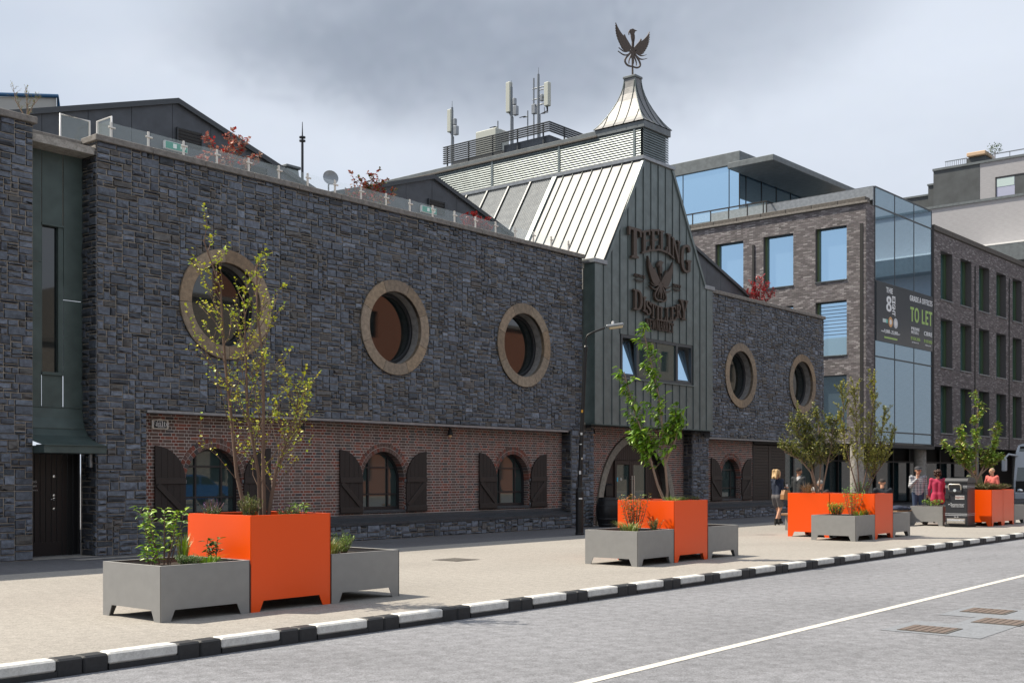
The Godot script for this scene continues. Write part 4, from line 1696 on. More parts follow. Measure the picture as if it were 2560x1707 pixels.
func phoenix(mb: MB, hw: float, ht: float, th: float, at: Vector3) -> void:
	var sc := Vector2(hw, ht)
	var k := hw
	for m in [-1.0, 1.0]:
		var f := Vector2(m, 1.0)
		for i in 10:             # flight feathers
			var t := i / 9.0
			var base := Vector2(0.44, 0.66).lerp(Vector2(0.14, 0.40), t)
			var tip := Vector2(0.93, 1.0).lerp(Vector2(0.62, 0.44), t) + Vector2(0.12, 0.0) * sin(PI * t)
			var bend := base.lerp(tip, 0.62) + Vector2(0.05, -0.075)
			stroke(mb, [base * f, bend * f, tip * f], k * 0.10, k * 0.075, k * 0.015, sc, th * rnd(0.95, 1.05), at)
		stroke(mb, [Vector2(0.12, 0.44) * f, Vector2(0.26, 0.55) * f, Vector2(0.40, 0.62) * f, Vector2(0.46, 0.76) * f], k * 0.20, k * 0.17, k * 0.05, sc, th * 0.97, at)
		stroke(mb, [Vector2(0.16, 0.40) * f, Vector2(0.42, 0.30) * f, Vector2(0.55, 0.34) * f, Vector2(0.76, 0.40) * f], k * 0.05, k * 0.045, k * 0.015, sc, th, at)
		stroke(mb, [Vector2(0.14, 0.34) * f, Vector2(0.40, 0.20) * f, Vector2(0.55, 0.25) * f, Vector2(0.80, 0.31) * f], k * 0.05, k * 0.045, k * 0.015, sc, th * 1.02, at)
		# tail flames
		stroke(mb, [Vector2(0.06, 0.50) * f, Vector2(0.02, 0.30) * f, Vector2(0.46, 0.22) * f, Vector2(0.42, 0.09) * f], k * 0.07, k * 0.075, k * 0.07, sc, th, at)
		stroke(mb, [Vector2(0.42, 0.10) * f, Vector2(0.38, 0.0) * f, Vector2(0.14, -0.01) * f, Vector2(0.0, 0.02) * f], k * 0.07, k * 0.07, k * 0.05, sc, th * 1.03, at)
		stroke(mb, [Vector2(0.03, 0.42) * f, Vector2(0.0, 0.26) * f, Vector2(0.26, 0.20) * f, Vector2(0.20, 0.06) * f], k * 0.06, k * 0.06, k * 0.02, sc, th * 0.98, at)
	for q in [[Vector2(-0.02, 0.86), Vector2(-0.12, 0.74), Vector2(0.16, 0.60), Vector2(-0.06, 0.40)], [Vector2(0.02, 0.84), Vector2(0.14, 0.70), Vector2(-0.12, 0.58), Vector2(0.07, 0.38)], [Vector2(0.02, 0.40), Vector2(-0.12, 0.28), Vector2(0.10, 0.18), Vector2(0.0, 0.06)]]:
		stroke(mb, q, k * 0.12, k * 0.11, k * 0.05, sc, th * 1.05, at)
	# head with beak and crest
	var hd := PackedVector2Array([Vector2(-0.10, 0.80), Vector2(-0.16, 0.88), Vector2(-0.12, 0.92), Vector2(-0.05, 0.955), Vector2(0.02, 0.965), Vector2(0.08, 0.95), Vector2(0.24, 0.94), Vector2(0.12, 0.905), Vector2(0.10, 0.87), Vector2(0.06, 0.82)])
	for i in hd.size():
		hd[i] *= sc
	mb.prism(hd, Transform3D(Basis.IDENTITY, at), -th * 0.55, th * 0.55)
	stroke(mb, [Vector2(-0.10, 0.93), Vector2(-0.24, 0.86), Vector2(-0.20, 0.78)], k * 0.05, k * 0.05, k * 0.01, sc, th, at)


func glyph(ch: String, font: String) -> Array:
	var key := ch + font
	if not tex.has(key):
		var tm := TextMesh.new()
		var sf := SystemFont.new()
		sf.font_names = PackedStringArray([font])
		sf.font_weight = 700
		tm.font = sf
		tm.text = ch
		tm.font_size = 96
		tm.pixel_size = 0.01
		tm.depth = 0.1
		tm.curve_step = 3.0
		tex[key] = tm.get_mesh_arrays()
	return tex[key]


func letter(ch: String, q: Array, z0: float, z1: float, font: String, m: Material, parent: Node) -> void:
	# one raised letter fitted to a four-cornered field: [x left, x right, top l, top r, bottom l, bottom r]
	var a: Array = glyph(ch, font).duplicate(true)
	var v: PackedVector3Array = a[Mesh.ARRAY_VERTEX]
	var lo := v[0]
	var hi := v[0]
	for p in v:
		lo = lo.min(p)
		hi = hi.max(p)
	for i in v.size():
		var t := (v[i] - lo) / (hi - lo)
		v[i] = Vector3(lerpf(q[0], q[1], t.x), lerpf(lerpf(q[4], q[5], t.x), lerpf(q[2], q[3], t.x), t.y), lerpf(z0, z1, t.z))
	a[Mesh.ARRAY_VERTEX] = v
	var me := ArrayMesh.new()
	me.add_surface_from_arrays(Mesh.PRIMITIVE_TRIANGLES, a)
	inst("letter", me, m, parent)


func gable_sign(b: Node3D) -> void:
	var s := Node3D.new()
	s.name = "name_sign"
	b.add_child(s, true)
	var big := [["T", 31.217, 31.967, 9.706, 9.715, 8.693, 8.747], ["E", 32.006, 32.507, 9.683, 9.808, 8.922, 9.072], ["E", 32.522, 33.058, 9.813, 9.901, 9.077, 9.181], ["L", 33.058, 33.570, 9.882, 9.901, 9.189, 9.160], ["I", 33.550, 33.810, 9.848, 9.848, 9.157, 9.109], ["N", 33.830, 34.401, 9.781, 9.683, 9.084, 8.899], ["G", 34.444, 35.133, 9.624, 9.676, 8.651, 8.686], ["D", 31.501, 32.030, 7.709, 7.702, 7.035, 7.042], ["I", 32.045, 32.260, 7.534, 7.524, 7.049, 7.008], ["S", 32.235, 32.546, 7.435, 7.411, 6.970, 6.933], ["T", 32.536, 32.826, 7.388, 7.348, 6.885, 6.858], ["I", 32.866, 33.079, 7.330, 7.313, 6.841, 6.824], ["L", 33.079, 33.447, 7.308, 7.321, 6.829, 6.831], ["L", 33.457, 33.789, 7.322, 7.359, 6.832, 6.880], ["E", 33.794, 34.125, 7.382, 7.444, 6.883, 6.948], ["R", 34.146, 34.455, 7.494, 7.557, 7.017, 7.066], ["Y", 34.374, 34.919, 7.706, 7.712, 7.024, 7.006]]
	for q in big:
		letter(q[0], q.slice(1), GZ + 0.03, GZ + 0.12, "Droid Serif", mats.bronze, s)
	var small := [["NEWMARKET", 32.299, 34.03, 6.84, 6.51, 0.06], ["SINCE", 31.596, 32.275, 8.235, 8.14, 0.05], ["2015", 33.977, 34.508, 8.205, 8.098, 0.05]]
	for q in small:
		var word: String = q[0]
		var wide := 0.0
		for ch in word:
			wide += {"M": 1.35, "W": 1.4, "I": 0.5}.get(ch, 1.0)
		var x: float = q[1]
		for ch in word:
			var w: float = {"M": 1.35, "W": 1.4, "I": 0.5}.get(ch, 1.0) * (q[2] - q[1]) / wide
			letter(ch, [x + w * 0.04, x + w * 0.96, q[3], q[3], q[4], q[4]], GZ + 0.03, GZ + 0.03 + q[5], "Droid Serif", mats.bronze, s)
			x += w
	for q in [[31.62, 32.2, 8.045], [33.98, 34.5, 8.02]]:
		for k in 2:
			var mb := MB.new()
			var sh := 0.09 * k
			mb.span(Vector3(q[0] + sh, q[2] - k * 0.045, GZ + 0.03), Vector3(q[1] - sh, q[2] - k * 0.045 + 0.016, GZ + 0.07))
			obj("rule", mb, mats.bronze, s)
	var em := MB.new()
	phoenix(em, 0.84, 1.42, 0.09, Vector3(33.14, 7.49, GZ + 0.075))
	obj("phoenix_emblem", em, mats.bronze, s)


func balustrade() -> void:
	var t := thing("glass_balustrade", "glass balustrade on steel posts along the stone parapet", "balustrade")
	var i := 0
	var x := 13.163
	while x < 29.3:
		var p := MB.new()
		p.cspan(Vector3(x - 0.022, 8.40, -0.325), Vector3(x + 0.022, 8.985, -0.285), 0.004)
		obj("post", p, mats.stainless, t)
		var c := MB.new()
		c.cspan(Vector3(x - 0.085, 8.845, -0.29), Vector3(x + 0.085, 8.885, -0.262), 0.008)
		obj("clamp", c, mats.stainless, t)
		if i > 0:
			var g := MB.new()
			g.quad(Vector3(x - 0.85, 8.42, -0.28), Vector3(x - 0.03, 8.42, -0.28), Vector3(x - 0.03, 8.965, -0.28), Vector3(x - 0.85, 8.965, -0.28))
			obj("pane", g, mats.glass_clear, t)
		x += 0.88
		i += 1
	# the small glazed gate and returns at the left end
	for q in [[Vector3(12.42, 8.4, -1.0), Vector3(13.08, 8.4, -1.0)], [Vector3(13.2, 8.4, -0.9), Vector3(13.2, 8.4, -0.35)]]:
		var g := MB.new()
		g.quad(q[0], q[1], q[1] + Vector3(0, 0.72, 0), q[0] + Vector3(0, 0.72, 0))
		obj("pane", g, mats.glass_clear, t)
		var f := MB.new()
		f.tube([q[0], q[0] + Vector3(0, 0.72, 0), q[1] + Vector3(0, 0.72, 0), q[1]], [0.022, 0.022, 0.022, 0.022], 6)
		obj("rail", f, mats.white_paint, t)


func roof_things() -> void:
	shed(16.57, 10.79, 4.6, 4.55, "dark grey gabled roof pavilion above the left end of the stone wall")
	shed(25.66, 10.73, 4.5, 3.9, "dark grey gabled roof pavilion beside the zinc roof slope")
	shed(39.2, 10.79, 4.0, 6.4, "grey clad roof pavilion sloping down behind the right stone wing", -2.2)
	for q in [[16.50, 9.67, "green exit sign below the peak of the left roof pavilion"], [25.42, 9.69, "green exit sign on the roof pavilion beside the zinc roof"]]:
		var t := thing("exit_sign", q[2], "sign", Vector3(q[0], q[1], -2.93), 0.0, "exit signs on the roof pavilions")
		var mb := MB.new()
		mb.cspan(Vector3(-0.33, -0.1, -0.06), Vector3(0.33, 0.1, 0.03), 0.012)
		obj("housing", mb, mats.white_paint, t)
		var fc := MB.new()
		fc.col = Color(0.0, 0.28, 0.19)
		fc.span(Vector3(-0.31, -0.085, 0.03), Vector3(0.31, 0.085, 0.036))
		obj("face", fc, mats["print"], t)
		var ic := MB.new()
		ic.col = Color(0.75, 0.85, 0.8)
		ic.span(Vector3(-0.10, -0.05, 0.036), Vector3(0.0, 0.055, 0.041))
		ic.prism(PackedVector2Array([Vector2(0.12, 0.05), Vector2(0.15, 0.0), Vector2(0.12, -0.05), Vector2(0.10, 0.0)]), Transform3D.IDENTITY, 0.036, 0.041)
		ic.prism(PackedVector2Array([Vector2(0.18, -0.055), Vector2(0.23, -0.055), Vector2(0.27, 0.02), Vector2(0.22, 0.06), Vector2(0.19, 0.01)]), Transform3D.IDENTITY, 0.036, 0.041)
		obj("pictogram", ic, mats["print"], t)
	for q in [[16.86, 9.98, "black louvred vent beside the peak of the left roof pavilion"], [18.9, 9.52, "black louvred vent low on the left roof pavilion behind the glass"], [25.75, 9.86, "black louvred vent on the roof pavilion beside the zinc roof"]]:
		var t := thing("wall_vent", q[2], "vent", Vector3(q[0] + 0.05, q[1], -2.96), 0.0, "vents on the roof pavilions")
		var fm := MB.new()
		fm.span(Vector3(-0.36, -0.20, -0.03), Vector3(0.36, 0.20, -0.01))
		obj("backing", fm, mats.black_soft, t)
		for s in [[-0.36, -0.34], [0.34, 0.36]]:
			var f2 := MB.new()
			f2.span(Vector3(s[0], -0.2, -0.01), Vector3(s[1], 0.2, 0.03))
			obj("frame", f2, mats.cladding_edge, t)
		for i in 5:
			var sl := MB.new()
			sl.box(Vector3(0, -0.16 + 0.08 * i, 0.005), Vector3(0.68, 0.05, 0.008), Basis(Vector3.RIGHT, 0.6))
			obj("slat", sl, mats.cladding_edge, t)
	# mast, cowl, dish, rooflight
	var mst := thing("flag_mast", "thin black pole with a small collar standing against the clouds", "mast", Vector3(21.38, 8.3, -4.0))
	var mb := MB.new()
	mb.tube([Vector3.ZERO, Vector3(0, 2.7, 0), Vector3(0, 2.95, 0), Vector3(0, 3.34, 0)], [0.04, 0.035, 0.02, 0.008], 8)
	obj("pole", mb, mats.dark_frame, mst)
	var cl := MB.new()
	for y in [2.80, 2.90]:
		cl.lathe([Vector2(0.03, y - 0.03), Vector2(0.09, y - 0.02), Vector2(0.09, y + 0.02), Vector2(0.03, y + 0.03)], Vector3.ZERO, 12)
	obj("collar", cl, mats.dark_frame, mst)
	var cw := thing("roof_cowl", "small tapered zinc cowl on the slope of the left roof pavilion", "vent", Vector3(21.03, 9.2, -4.2))
	var cb := MB.new()
	for i in 4:
		var k := [Vector2(-1, 1), Vector2(1, 1), Vector2(1, -1), Vector2(-1, -1)]
		var a: Vector2 = k[i]
		var e: Vector2 = k[(i + 1) % 4]
		cb.quad(Vector3(a.x * 0.30, 0, a.y * 0.30), Vector3(e.x * 0.30, 0, e.y * 0.30), Vector3(e.x * 0.2, 1.05, e.y * 0.2), Vector3(a.x * 0.2, 1.05, a.y * 0.2))
	obj("body", cb, mats.zinc, cw)
	var cc := MB.new()
	cc.cspan(Vector3(-0.26, 1.05, -0.26), Vector3(0.26, 1.13, 0.26), 0.015)
	obj("cap", cc, mats.lead_cap, cw)
	var ds := thing("satellite_dish", "grey satellite dish on a short pole behind the glass balustrade", "dish", Vector3(19.72, 8.3, -1.0))
	var dp := MB.new()
	dp.tube([Vector3.ZERO, Vector3(0, 0.75, 0), Vector3(0.02, 0.88, 0.05)], [0.02, 0.02, 0.02], 6)
	obj("pole", dp, mats.galvanised, ds)
	var dd := MB.new()
	dd.lathe([Vector2(0.0, 0.0), Vector2(0.09, 0.01), Vector2(0.17, 0.045), Vector2(0.2, 0.075), Vector2(0.17, 0.055), Vector2(0.09, 0.022), Vector2(0.0, 0.012)], Vector3(0.0, 0.9, 0.06), 18, Basis(Vector3.UP, -0.5) * Basis(Vector3.RIGHT, 1.35))
	obj("bowl", dd, mats.steel_grey, ds)
	var rl := thing("rooflight", "raised rooflight with a pale side and blue rim at the top left", "rooflight", Vector3(13.4, 9.3, -6.0))
	var rb := MB.new()
	rb.prism(PackedVector2Array([Vector2(-2.0, 0.3), Vector2(1.7, 0.6), Vector2(1.68, 1.86), Vector2(-0.3, 1.40), Vector2(-2.0, 0.95)]), Transform3D.IDENTITY, -2.0, 0.0)
	obj("body", rb, mat("rooflight_side", Color(0.42, 0.41, 0.38), 0.6), rl)
	var rr := MB.new()
	rr.tube([Vector3(-2.0, 1.0, 0.03), Vector3(-0.3, 1.45, 0.03), Vector3(1.7, 1.9, 0.03), Vector3(1.74, 1.45, 0.03)], [0.05, 0.05, 0.05, 0.05], 6)
	obj("rim", rr, mat("blue_rim", Color(0.02, 0.09, 0.2), 0.4), rl)


func shed(px: float, py: float, hl: float, hr: float, label: String, z := -3.0) -> void:
	var t := thing("roof_pavilion", label, "pavilion", Vector3(px, 8.3, z), 0.0, "gabled roof pavilions")
	var h := py - 8.3
	var top := func(x: float) -> float: return h - absf(x) * 0.312
	var x := -hl
	while x < hr - 0.02:
		var x1 := minf(x + 1.12, hr)
		var pg := PackedVector2Array([Vector2(x + 0.006, -0.1), Vector2(x1 - 0.006, -0.1), Vector2(x1 - 0.006, top.call(x1))])
		if x < 0.0 and x1 > 0.0:
			pg.append(Vector2(0, h))
		pg.append(Vector2(x + 0.006, top.call(x)))
		var mb := MB.new()
		mb.prism(pg, Transform3D.IDENTITY, -0.05, rnd(-0.002, 0.002))
		obj("cladding_panel", mb, mats.cladding, t)
		x = x1
	var bk := MB.new()
	bk.prism(PackedVector2Array([Vector2(-hl, -0.1), Vector2(hr, -0.1), Vector2(hr, top.call(hr) - 0.02), Vector2(0, h - 0.02), Vector2(-hl, top.call(hl) - 0.02)]), Transform3D.IDENTITY, -0.12, -0.052)
	obj("backing", bk, mats.black_soft, t)
	for s in [-1.0, 1.0]:
		var e: float = hl if s < 0 else hr
		var rf := MB.new()
		rf.prism(PackedVector2Array([Vector2(0, h + 0.10), Vector2(s * e, top.call(e) + 0.10), Vector2(s * e, top.call(e) - 0.03), Vector2(0, h - 0.03)]), Transform3D.IDENTITY, -11.0, 0.09)
		obj("roof", rf, mats.cladding_edge, t)


func wall_things() -> void:
	for q in [[18.18, "first black wall lamp under the steel lintel, between the two left arched windows"], [23.45, "second black wall lamp under the steel lintel, left of the third arched window"], [30.2, "black wall lamp beside the left stone pier of the entrance"], [34.95, "black wall lamp right of the entrance arch"]]:
		var y := 2.86 if q[0] < 29 else 3.08
		var t := thing("wall_lamp", q[1], "lamp", Vector3(q[0], y, -0.22), 0.0, "lamps on the brick walls")
		var mb := MB.new()
		mb.lathe([Vector2(0.05, -0.11), Vector2(0.085, -0.12), Vector2(0.06, 0.0), Vector2(0.04, 0.06), Vector2(0.0, 0.07)], Vector3.ZERO, 12)
		obj("shade", mb, mats.black_soft, t)
		var ar := MB.new()
		ar.tube([Vector3(0, 0.05, 0), Vector3(0, 0.12, -0.05), Vector3(0, 0.1, -0.16)], [0.018, 0.018, 0.018], 6)
		obj("bracket", ar, mats.black_soft, t)
		var bl := MB.new()
		bl.ball(Vector3(0, -0.13, 0), Vector3(0.045, 0.055, 0.045), 8, 6)
		obj("bulb", bl, mats.bulb, t)
	var pl := thing("brewery_plaque", "small cream plaque with white script on black beside the first shutter", "sign", Vector3(14.34, 2.74, ZB + 0.02))
	var pb := MB.new()
	var pg := PackedVector2Array()
	for p in [[-0.19, -0.1], [0.19, -0.1], [0.21, -0.07], [0.2, 0.0], [0.21, 0.07], [0.19, 0.1], [0.1, 0.105], [0.0, 0.125], [-0.1, 0.105], [-0.19, 0.1], [-0.21, 0.07], [-0.2, 0.0], [-0.21, -0.07]]:
		pg.append(Vector2(p[0], p[1]))
	pb.prism(pg, Transform3D.IDENTITY, 0.0, 0.05)
	obj("board", pb, mat("cream", Color(0.5, 0.45, 0.38), 0.5), pl)
	var pi := MB.new()
	pi.span(Vector3(-0.155, -0.078, 0.05), Vector3(0.155, 0.082, 0.054))
	obj("panel", pi, mats.black_soft, pl)
	words("script", "Fáilte", Vector3(0.0, 0.012, 0.056), 0.11, Color(0.6, 0.6, 0.6), pl, 0.004, "Droid Serif")
	words("caption", "DÁ BHFÁILTE", Vector3(0.03, -0.058, 0.056), 0.022, Color(0.5, 0.5, 0.5), pl, 0.004)
	var br := thing("barrel", "black painted barrel standing beside the entrance arch", "barrel", Vector3(29.95, 0.02, 0.55))
	var bb := MB.new()
	var prof := []
	for i in 13:
		var u := i / 12.0
		prof.append(Vector2(0.30 + 0.085 * sin(PI * u), 0.92 * u))
	prof.append(Vector2(0.27, 0.92))
	prof.append(Vector2(0.27, 0.89))
	prof.append(Vector2(0.0, 0.89))
	bb.lathe(prof, Vector3.ZERO, 24)
	obj("staves", bb, mats.black_paint, br)
	for y in [0.08, 0.26, 0.66, 0.84]:
		var hp := MB.new()
		var rr := 0.304 + 0.085 * sin(PI * y / 0.92)
		hp.lathe([Vector2(rr, y - 0.025), Vector2(rr + 0.006, y - 0.022), Vector2(rr + 0.006, y + 0.022), Vector2(rr, y + 0.025)], Vector3.ZERO, 24)
		obj("hoop", hp, mats.dark_frame, br)
	var mbx := thing("letter_box", "black letter box on the boards left of the entrance doors", "letter box", Vector3(31.42, 1.12, -0.56))
	var m1 := MB.new()
	m1.cspan(Vector3(-0.2, -0.18, -0.03), Vector3(0.2, 0.2, 0.14), 0.012)
	obj("body", m1, mats.black_paint, mbx)
	var m2 := MB.new()
	m2.box(Vector3(0, 0.215, 0.06), Vector3(0.44, 0.02, 0.22), Basis(Vector3.RIGHT, 0.25))
	obj("lid", m2, mats.dark_frame, mbx)


# ---------------------------------------------------------------- offices and the far block

const ROWS := [[4.0, 6.72], [7.74, 10.52], [11.58, 14.36]]


func holes_clip(a: float, b: float, y: float, cols: Array, rows: Array) -> Array:
	var parts := [[a, b]]
	for r in rows:
		if y > r[0] and y < r[1]:
			for c in cols:
				var out := []
				for p in parts:
					if p[1] <= c[0] or p[0] >= c[1]:
						out.append(p)
					else:
						if p[0] < c[0]:
							out.append([p[0], c[0]])
						if p[1] > c[1]:
							out.append([c[1], p[1]])
				parts = out
	return parts


func pierced(mb: MB, fr: Dictionary, w: float, y0: float, y1: float, cols: Array, rows: Array, depth: float) -> void:
	# flat wall with rectangular openings and their reveals
	var p := func(u: float, v: float, d := 0.0) -> Vector3: return fr.o + fr.u * u + fr.v * v - fr.n * d
	var y := y0
	for r in rows:
		mb.quad(p.call(0, y), p.call(w, y), p.call(w, r[0]), p.call(0, r[0]))
		var x := 0.0
		for c in cols:
			mb.quad(p.call(x, r[0]), p.call(c[0], r[0]), p.call(c[0], r[1]), p.call(x, r[1]))
			mb.quad(p.call(c[0], r[0]), p.call(c[0], r[0], depth), p.call(c[0], r[1], depth), p.call(c[0], r[1]))
			mb.quad(p.call(c[1], r[0], depth), p.call(c[1], r[0]), p.call(c[1], r[1]), p.call(c[1], r[1], depth))
			mb.quad(p.call(c[0], r[1], depth), p.call(c[1], r[1], depth), p.call(c[1], r[1]), p.call(c[0], r[1]))
			mb.quad(p.call(c[0], r[0]), p.call(c[1], r[0]), p.call(c[1], r[0], depth), p.call(c[0], r[0], depth))
			x = c[1]
		mb.quad(p.call(x, r[0]), p.call(w, r[0]), p.call(w, r[1]), p.call(x, r[1]))
		y = r[1]
	mb.quad(p.call(0, y), p.call(w, y), p.call(w, y1), p.call(0, y1))


func build_office() -> void:
	var of := thing("office_building", "dark brick office block with blue glazed corner and a To Let banner", "building", Vector3(56.0, 0, -1.9), -deg_to_rad(1.6))
	# left face: x = 0, looks along -x; u runs towards the street
	var zl := -13.2
	var lf := frame3(Vector3(0, 0, zl), Vector3.BACK)
	var lcols := []
	for q in [[-11.7, -9.96], [-8.73, -6.98], [-5.76, -4.01], [-2.75, -1.03]]:
		lcols.append([q[0] - zl, q[1] - zl])
	var rf := frame3(Vector3(8.72, 0, 0), Vector3.RIGHT)
	var rcols := []
	for i in 8:
		rcols.append([1.08 + 3.05 * i, 2.88 + 3.05 * i])
	var w := MB.new()
	pierced(w, lf, -zl, 3.23, 15.32, lcols, ROWS, 0.35)
	pierced(w, rf, 24.5, 3.23, 15.32, rcols, ROWS, 0.5)
	w.quad(Vector3(0, 3.23, 0), Vector3(1.0, 3.23, 0), Vector3(1.0, 15.32, 0), Vector3(0, 15.32, 0))
	w.quad(Vector3(33.2, 0, 0), Vector3(33.2, 0, -13), Vector3(33.2, 15.3, -13), Vector3(33.2, 15.3, 0))
	w.quad(Vector3(0, 3.23, zl), Vector3(33.2, 3.23, zl), Vector3(33.2, 3.23, 0), Vector3(0, 3.23, 0))
	var wall := obj("brick_wall", w, mats.mortar_dark, of)
	var br := []
	pack_bricks(frame3(Vector3(0, 3.23, zl), Vector3.BACK), -zl, 12.09, func(a, c, y): return holes_clip(a, c, y + 3.23, lcols, ROWS), br, 0.0716, 0.24, false)
	pack_bricks(frame3(Vector3(8.72, 3.23, 0), Vector3.RIGHT), 24.4, 12.09, func(a, c, y): return holes_clip(a, c, y + 3.23, rcols, ROWS), br, 0.0716, 0.24, false)
	pack_bricks(frame3(Vector3(0, 3.23, 0), Vector3.RIGHT), 1.0, 12.09, func(a, c, _y): return [[a, c]], br, 0.0716, 0.24, false)
	var heap := MB.new()
	for s in br:
		heap.col = office_tone()
		add_brick(heap, s, 0.008)
	obj("bricks", heap, mats.office_brick, wall).set_meta("kind", "stuff")
	# windows
	for q in lcols:
		for r in ROWS:
			var win := Node3D.new()
			win.name = "window"
			of.add_child(win, true)
			var z0: float = q[0] + zl
			var z1: float = q[1] + zl
			var g := MB.new()
			g.quad(Vector3(0.33, r[0], z0), Vector3(0.33, r[0], z1), Vector3(0.33, r[1], z1), Vector3(0.33, r[1], z0))
			obj("pane", g, mats.glass_blue2, win)
			var f := MB.new()
			f.span(Vector3(0.22, r[0], z0), Vector3(0.34, r[1], z0 + 0.09))
			obj("frame", f, mat("olive_frame", Color(0.10, 0.14, 0.06), 0.5), win)
			var s := MB.new()
			s.cspan(Vector3(-0.06, r[0] - 0.06, z0 - 0.02), Vector3(0.3, r[0] + 0.015, z1 + 0.02), 0.01)
			obj("sill", s, mats.grey_frame, win)
			if r[0] < 11.0 and r[0] > 5.0:
				for k in 9:        # blinds behind the lower panes
					var b := MB.new()
					b.span(Vector3(0.318, r[0] + 1.1 + 0.18 * k, z0 + 0.1), Vector3(0.326, r[0] + 1.13 + 0.18 * k, z1 - 0.02))
					obj("blind_slat", b, mats.grey_frame, win)
	for q in rcols:
		for r in ROWS:
			var win := Node3D.new()
			win.name = "window"
			of.add_child(win, true)
			var x0: float = q[0] + 8.72
			var x1: float = q[1] + 8.72
			var g := MB.new()
			g.quad(Vector3(x0, r[0], -0.46), Vector3(x1, r[0], -0.46), Vector3(x1, r[1], -0.46), Vector3(x0, r[1], -0.46))
			obj("pane", g, mats.glass_blue2, win)
			var f := MB.new()
			f.span(Vector3(x1 - 0.3, r[0], -0.47), Vector3(x1 - 0.02, r[1], -0.36))
			obj("frame", f, mat("green_frame", Color(0.045, 0.085, 0.04), 0.5), win)
			var s := MB.new()
			s.cspan(Vector3(x0 - 0.02, r[0] - 0.06, -0.45), Vector3(x1 + 0.02, r[0] + 0.015, 0.07), 0.01)
			obj("sill", s, mats.steel_grey, win)
	# copings
	for q in [[Vector3(-0.09, 15.32, zl), Vector3(0.5, 15.62, 0.0)], [Vector3(8.7, 15.32, -0.5), Vector3(33.2, 15.62, 0.09)]]:
		var c := MB.new()
		var d: Vector3 = q[1] - q[0]
		var n := 9
		for i in n:
			var a: Vector3 = q[0]
			var e: Vector3 = q[1]
			if absf(d.z) > absf(d.x):
				a.z = q[0].z + d.z * i / n
				e.z = q[0].z + d.z * (i + 1) / n - 0.01
			else:
				a.x = q[0].x + d.x * i / n
				e.x = q[0].x + d.x * (i + 1) / n - 0.01
			var m := MB.new()
			m.cspan(a, e, 0.02)
			obj("coping_stone", m, mats.weathered, of)
	var lip := MB.new()
	lip.cspan(Vector3(-0.13, 15.30, zl), Vector3(0.1, 15.40, 0.12), 0.01)
	obj("coping_lip", lip, mats.coping, of)
	# glazed corner
	var gl := Node3D.new()
	gl.name = "glazed_corner"
	of.add_child(gl, true)
	var xs := [1.0, 3.44, 5.97, 8.44]
	var ys := [3.30, 3.86, 7.68, 11.52, 15.32, 16.3]
	for i in 3:
		for j in 5:
			var g := MB.new()
			g.quad(Vector3(xs[i] + 0.03, ys[j] + 0.03, 0.02), Vector3(xs[i + 1] - 0.03, ys[j] + 0.03, 0.02), Vector3(xs[i + 1] - 0.03, ys[j + 1] - 0.03, 0.02), Vector3(xs[i] + 0.03, ys[j + 1] - 0.03, 0.02))
			obj("pane", g, mats.glass_blue2, gl)
	for x in xs:
		var m := MB.new()
		m.span(Vector3(x - 0.03, 3.23, -0.05), Vector3(x + 0.03, 16.3, 0.035))
		obj("mullion", m, mats.grey_frame, gl)
	for y in ys:
		var m := MB.new()
		m.span(Vector3(1.0, y - 0.035, -0.05), Vector3(8.44, y + 0.035, 0.045))
		obj("transom", m, mats.grey_frame, gl)
	var ps := MB.new()
	ps.span(Vector3(8.44, 3.23, -0.4), Vector3(8.72, 15.4, 0.06))
	ps.span(Vector3(-0.03, 3.3, -0.32), Vector3(0.0, 14.3, -0.15))
	obj("corner_post", ps, mats.black_soft, gl)
	var up := MB.new()
	up.quad(Vector3(0.8, 15.6, -9.5), Vector3(0.8, 15.6, 0.0), Vector3(0.8, 16.3, 0.0), Vector3(0.8, 16.3, -9.5))
	up.quad(Vector3(0.8, 15.32, 0.0), Vector3(1.0, 15.32, 0.0), Vector3(1.0, 16.3, 0.0), Vector3(0.8, 16.3, 0.0))
	up.span(Vector3(0.8, 16.27, -9.5), Vector3(8.5, 16.3, 0.03))
	obj("upstand", up, mats.steel_grey, gl)
	var bt := MB.new()
	bt.span(Vector3(0.9, 3.05, -0.4), Vector3(8.75, 3.24, 0.08))
	obj("bottom_beam", bt, mats.dark_frame, gl)
	# ground floor: set back glass, columns
	var gf := Node3D.new()
	gf.name = "ground_floor"
	of.add_child(gf, true)
	var bk := MB.new()
	bk.quad(Vector3(0.5, 0, -3.2), Vector3(33.0, 0, -3.2), Vector3(33.0, 3.23, -3.2), Vector3(0.5, 3.23, -3.2))
	bk.quad(Vector3(0.5, 0, zl), Vector3(0.5, 0, -3.2), Vector3(0.5, 3.23, -3.2), Vector3(0.5, 3.23, zl))
	bk.quad(Vector3(0, 3.22, 0.0), Vector3(0, 3.22, -3.3), Vector3(33.0, 3.22, -3.3), Vector3(33.0, 3.22, 0.0))
	obj("back_wall", bk, mats.black_soft, gf)
	for i in 10:
		var g := MB.new()
		g.quad(Vector3(0.9 + i * 2.4, 0.1, -3.12), Vector3(3.1 + i * 2.4, 0.1, -3.12), Vector3(3.1 + i * 2.4, 2.35, -3.12), Vector3(0.9 + i * 2.4, 2.35, -3.12))
		obj("pane", g, mats.glass_teal, gf)
		var m := MB.new()
		m.span(Vector3(0.78 + i * 2.4, 0.0, -3.18), Vector3(0.9 + i * 2.4, 3.2, -3.02))
		m.span(Vector3(0.9 + i * 2.4, 2.35, -3.18), Vector3(3.18 + i * 2.4, 2.45, -3.03))
		obj("frame", m, mats.dark_frame, gf)
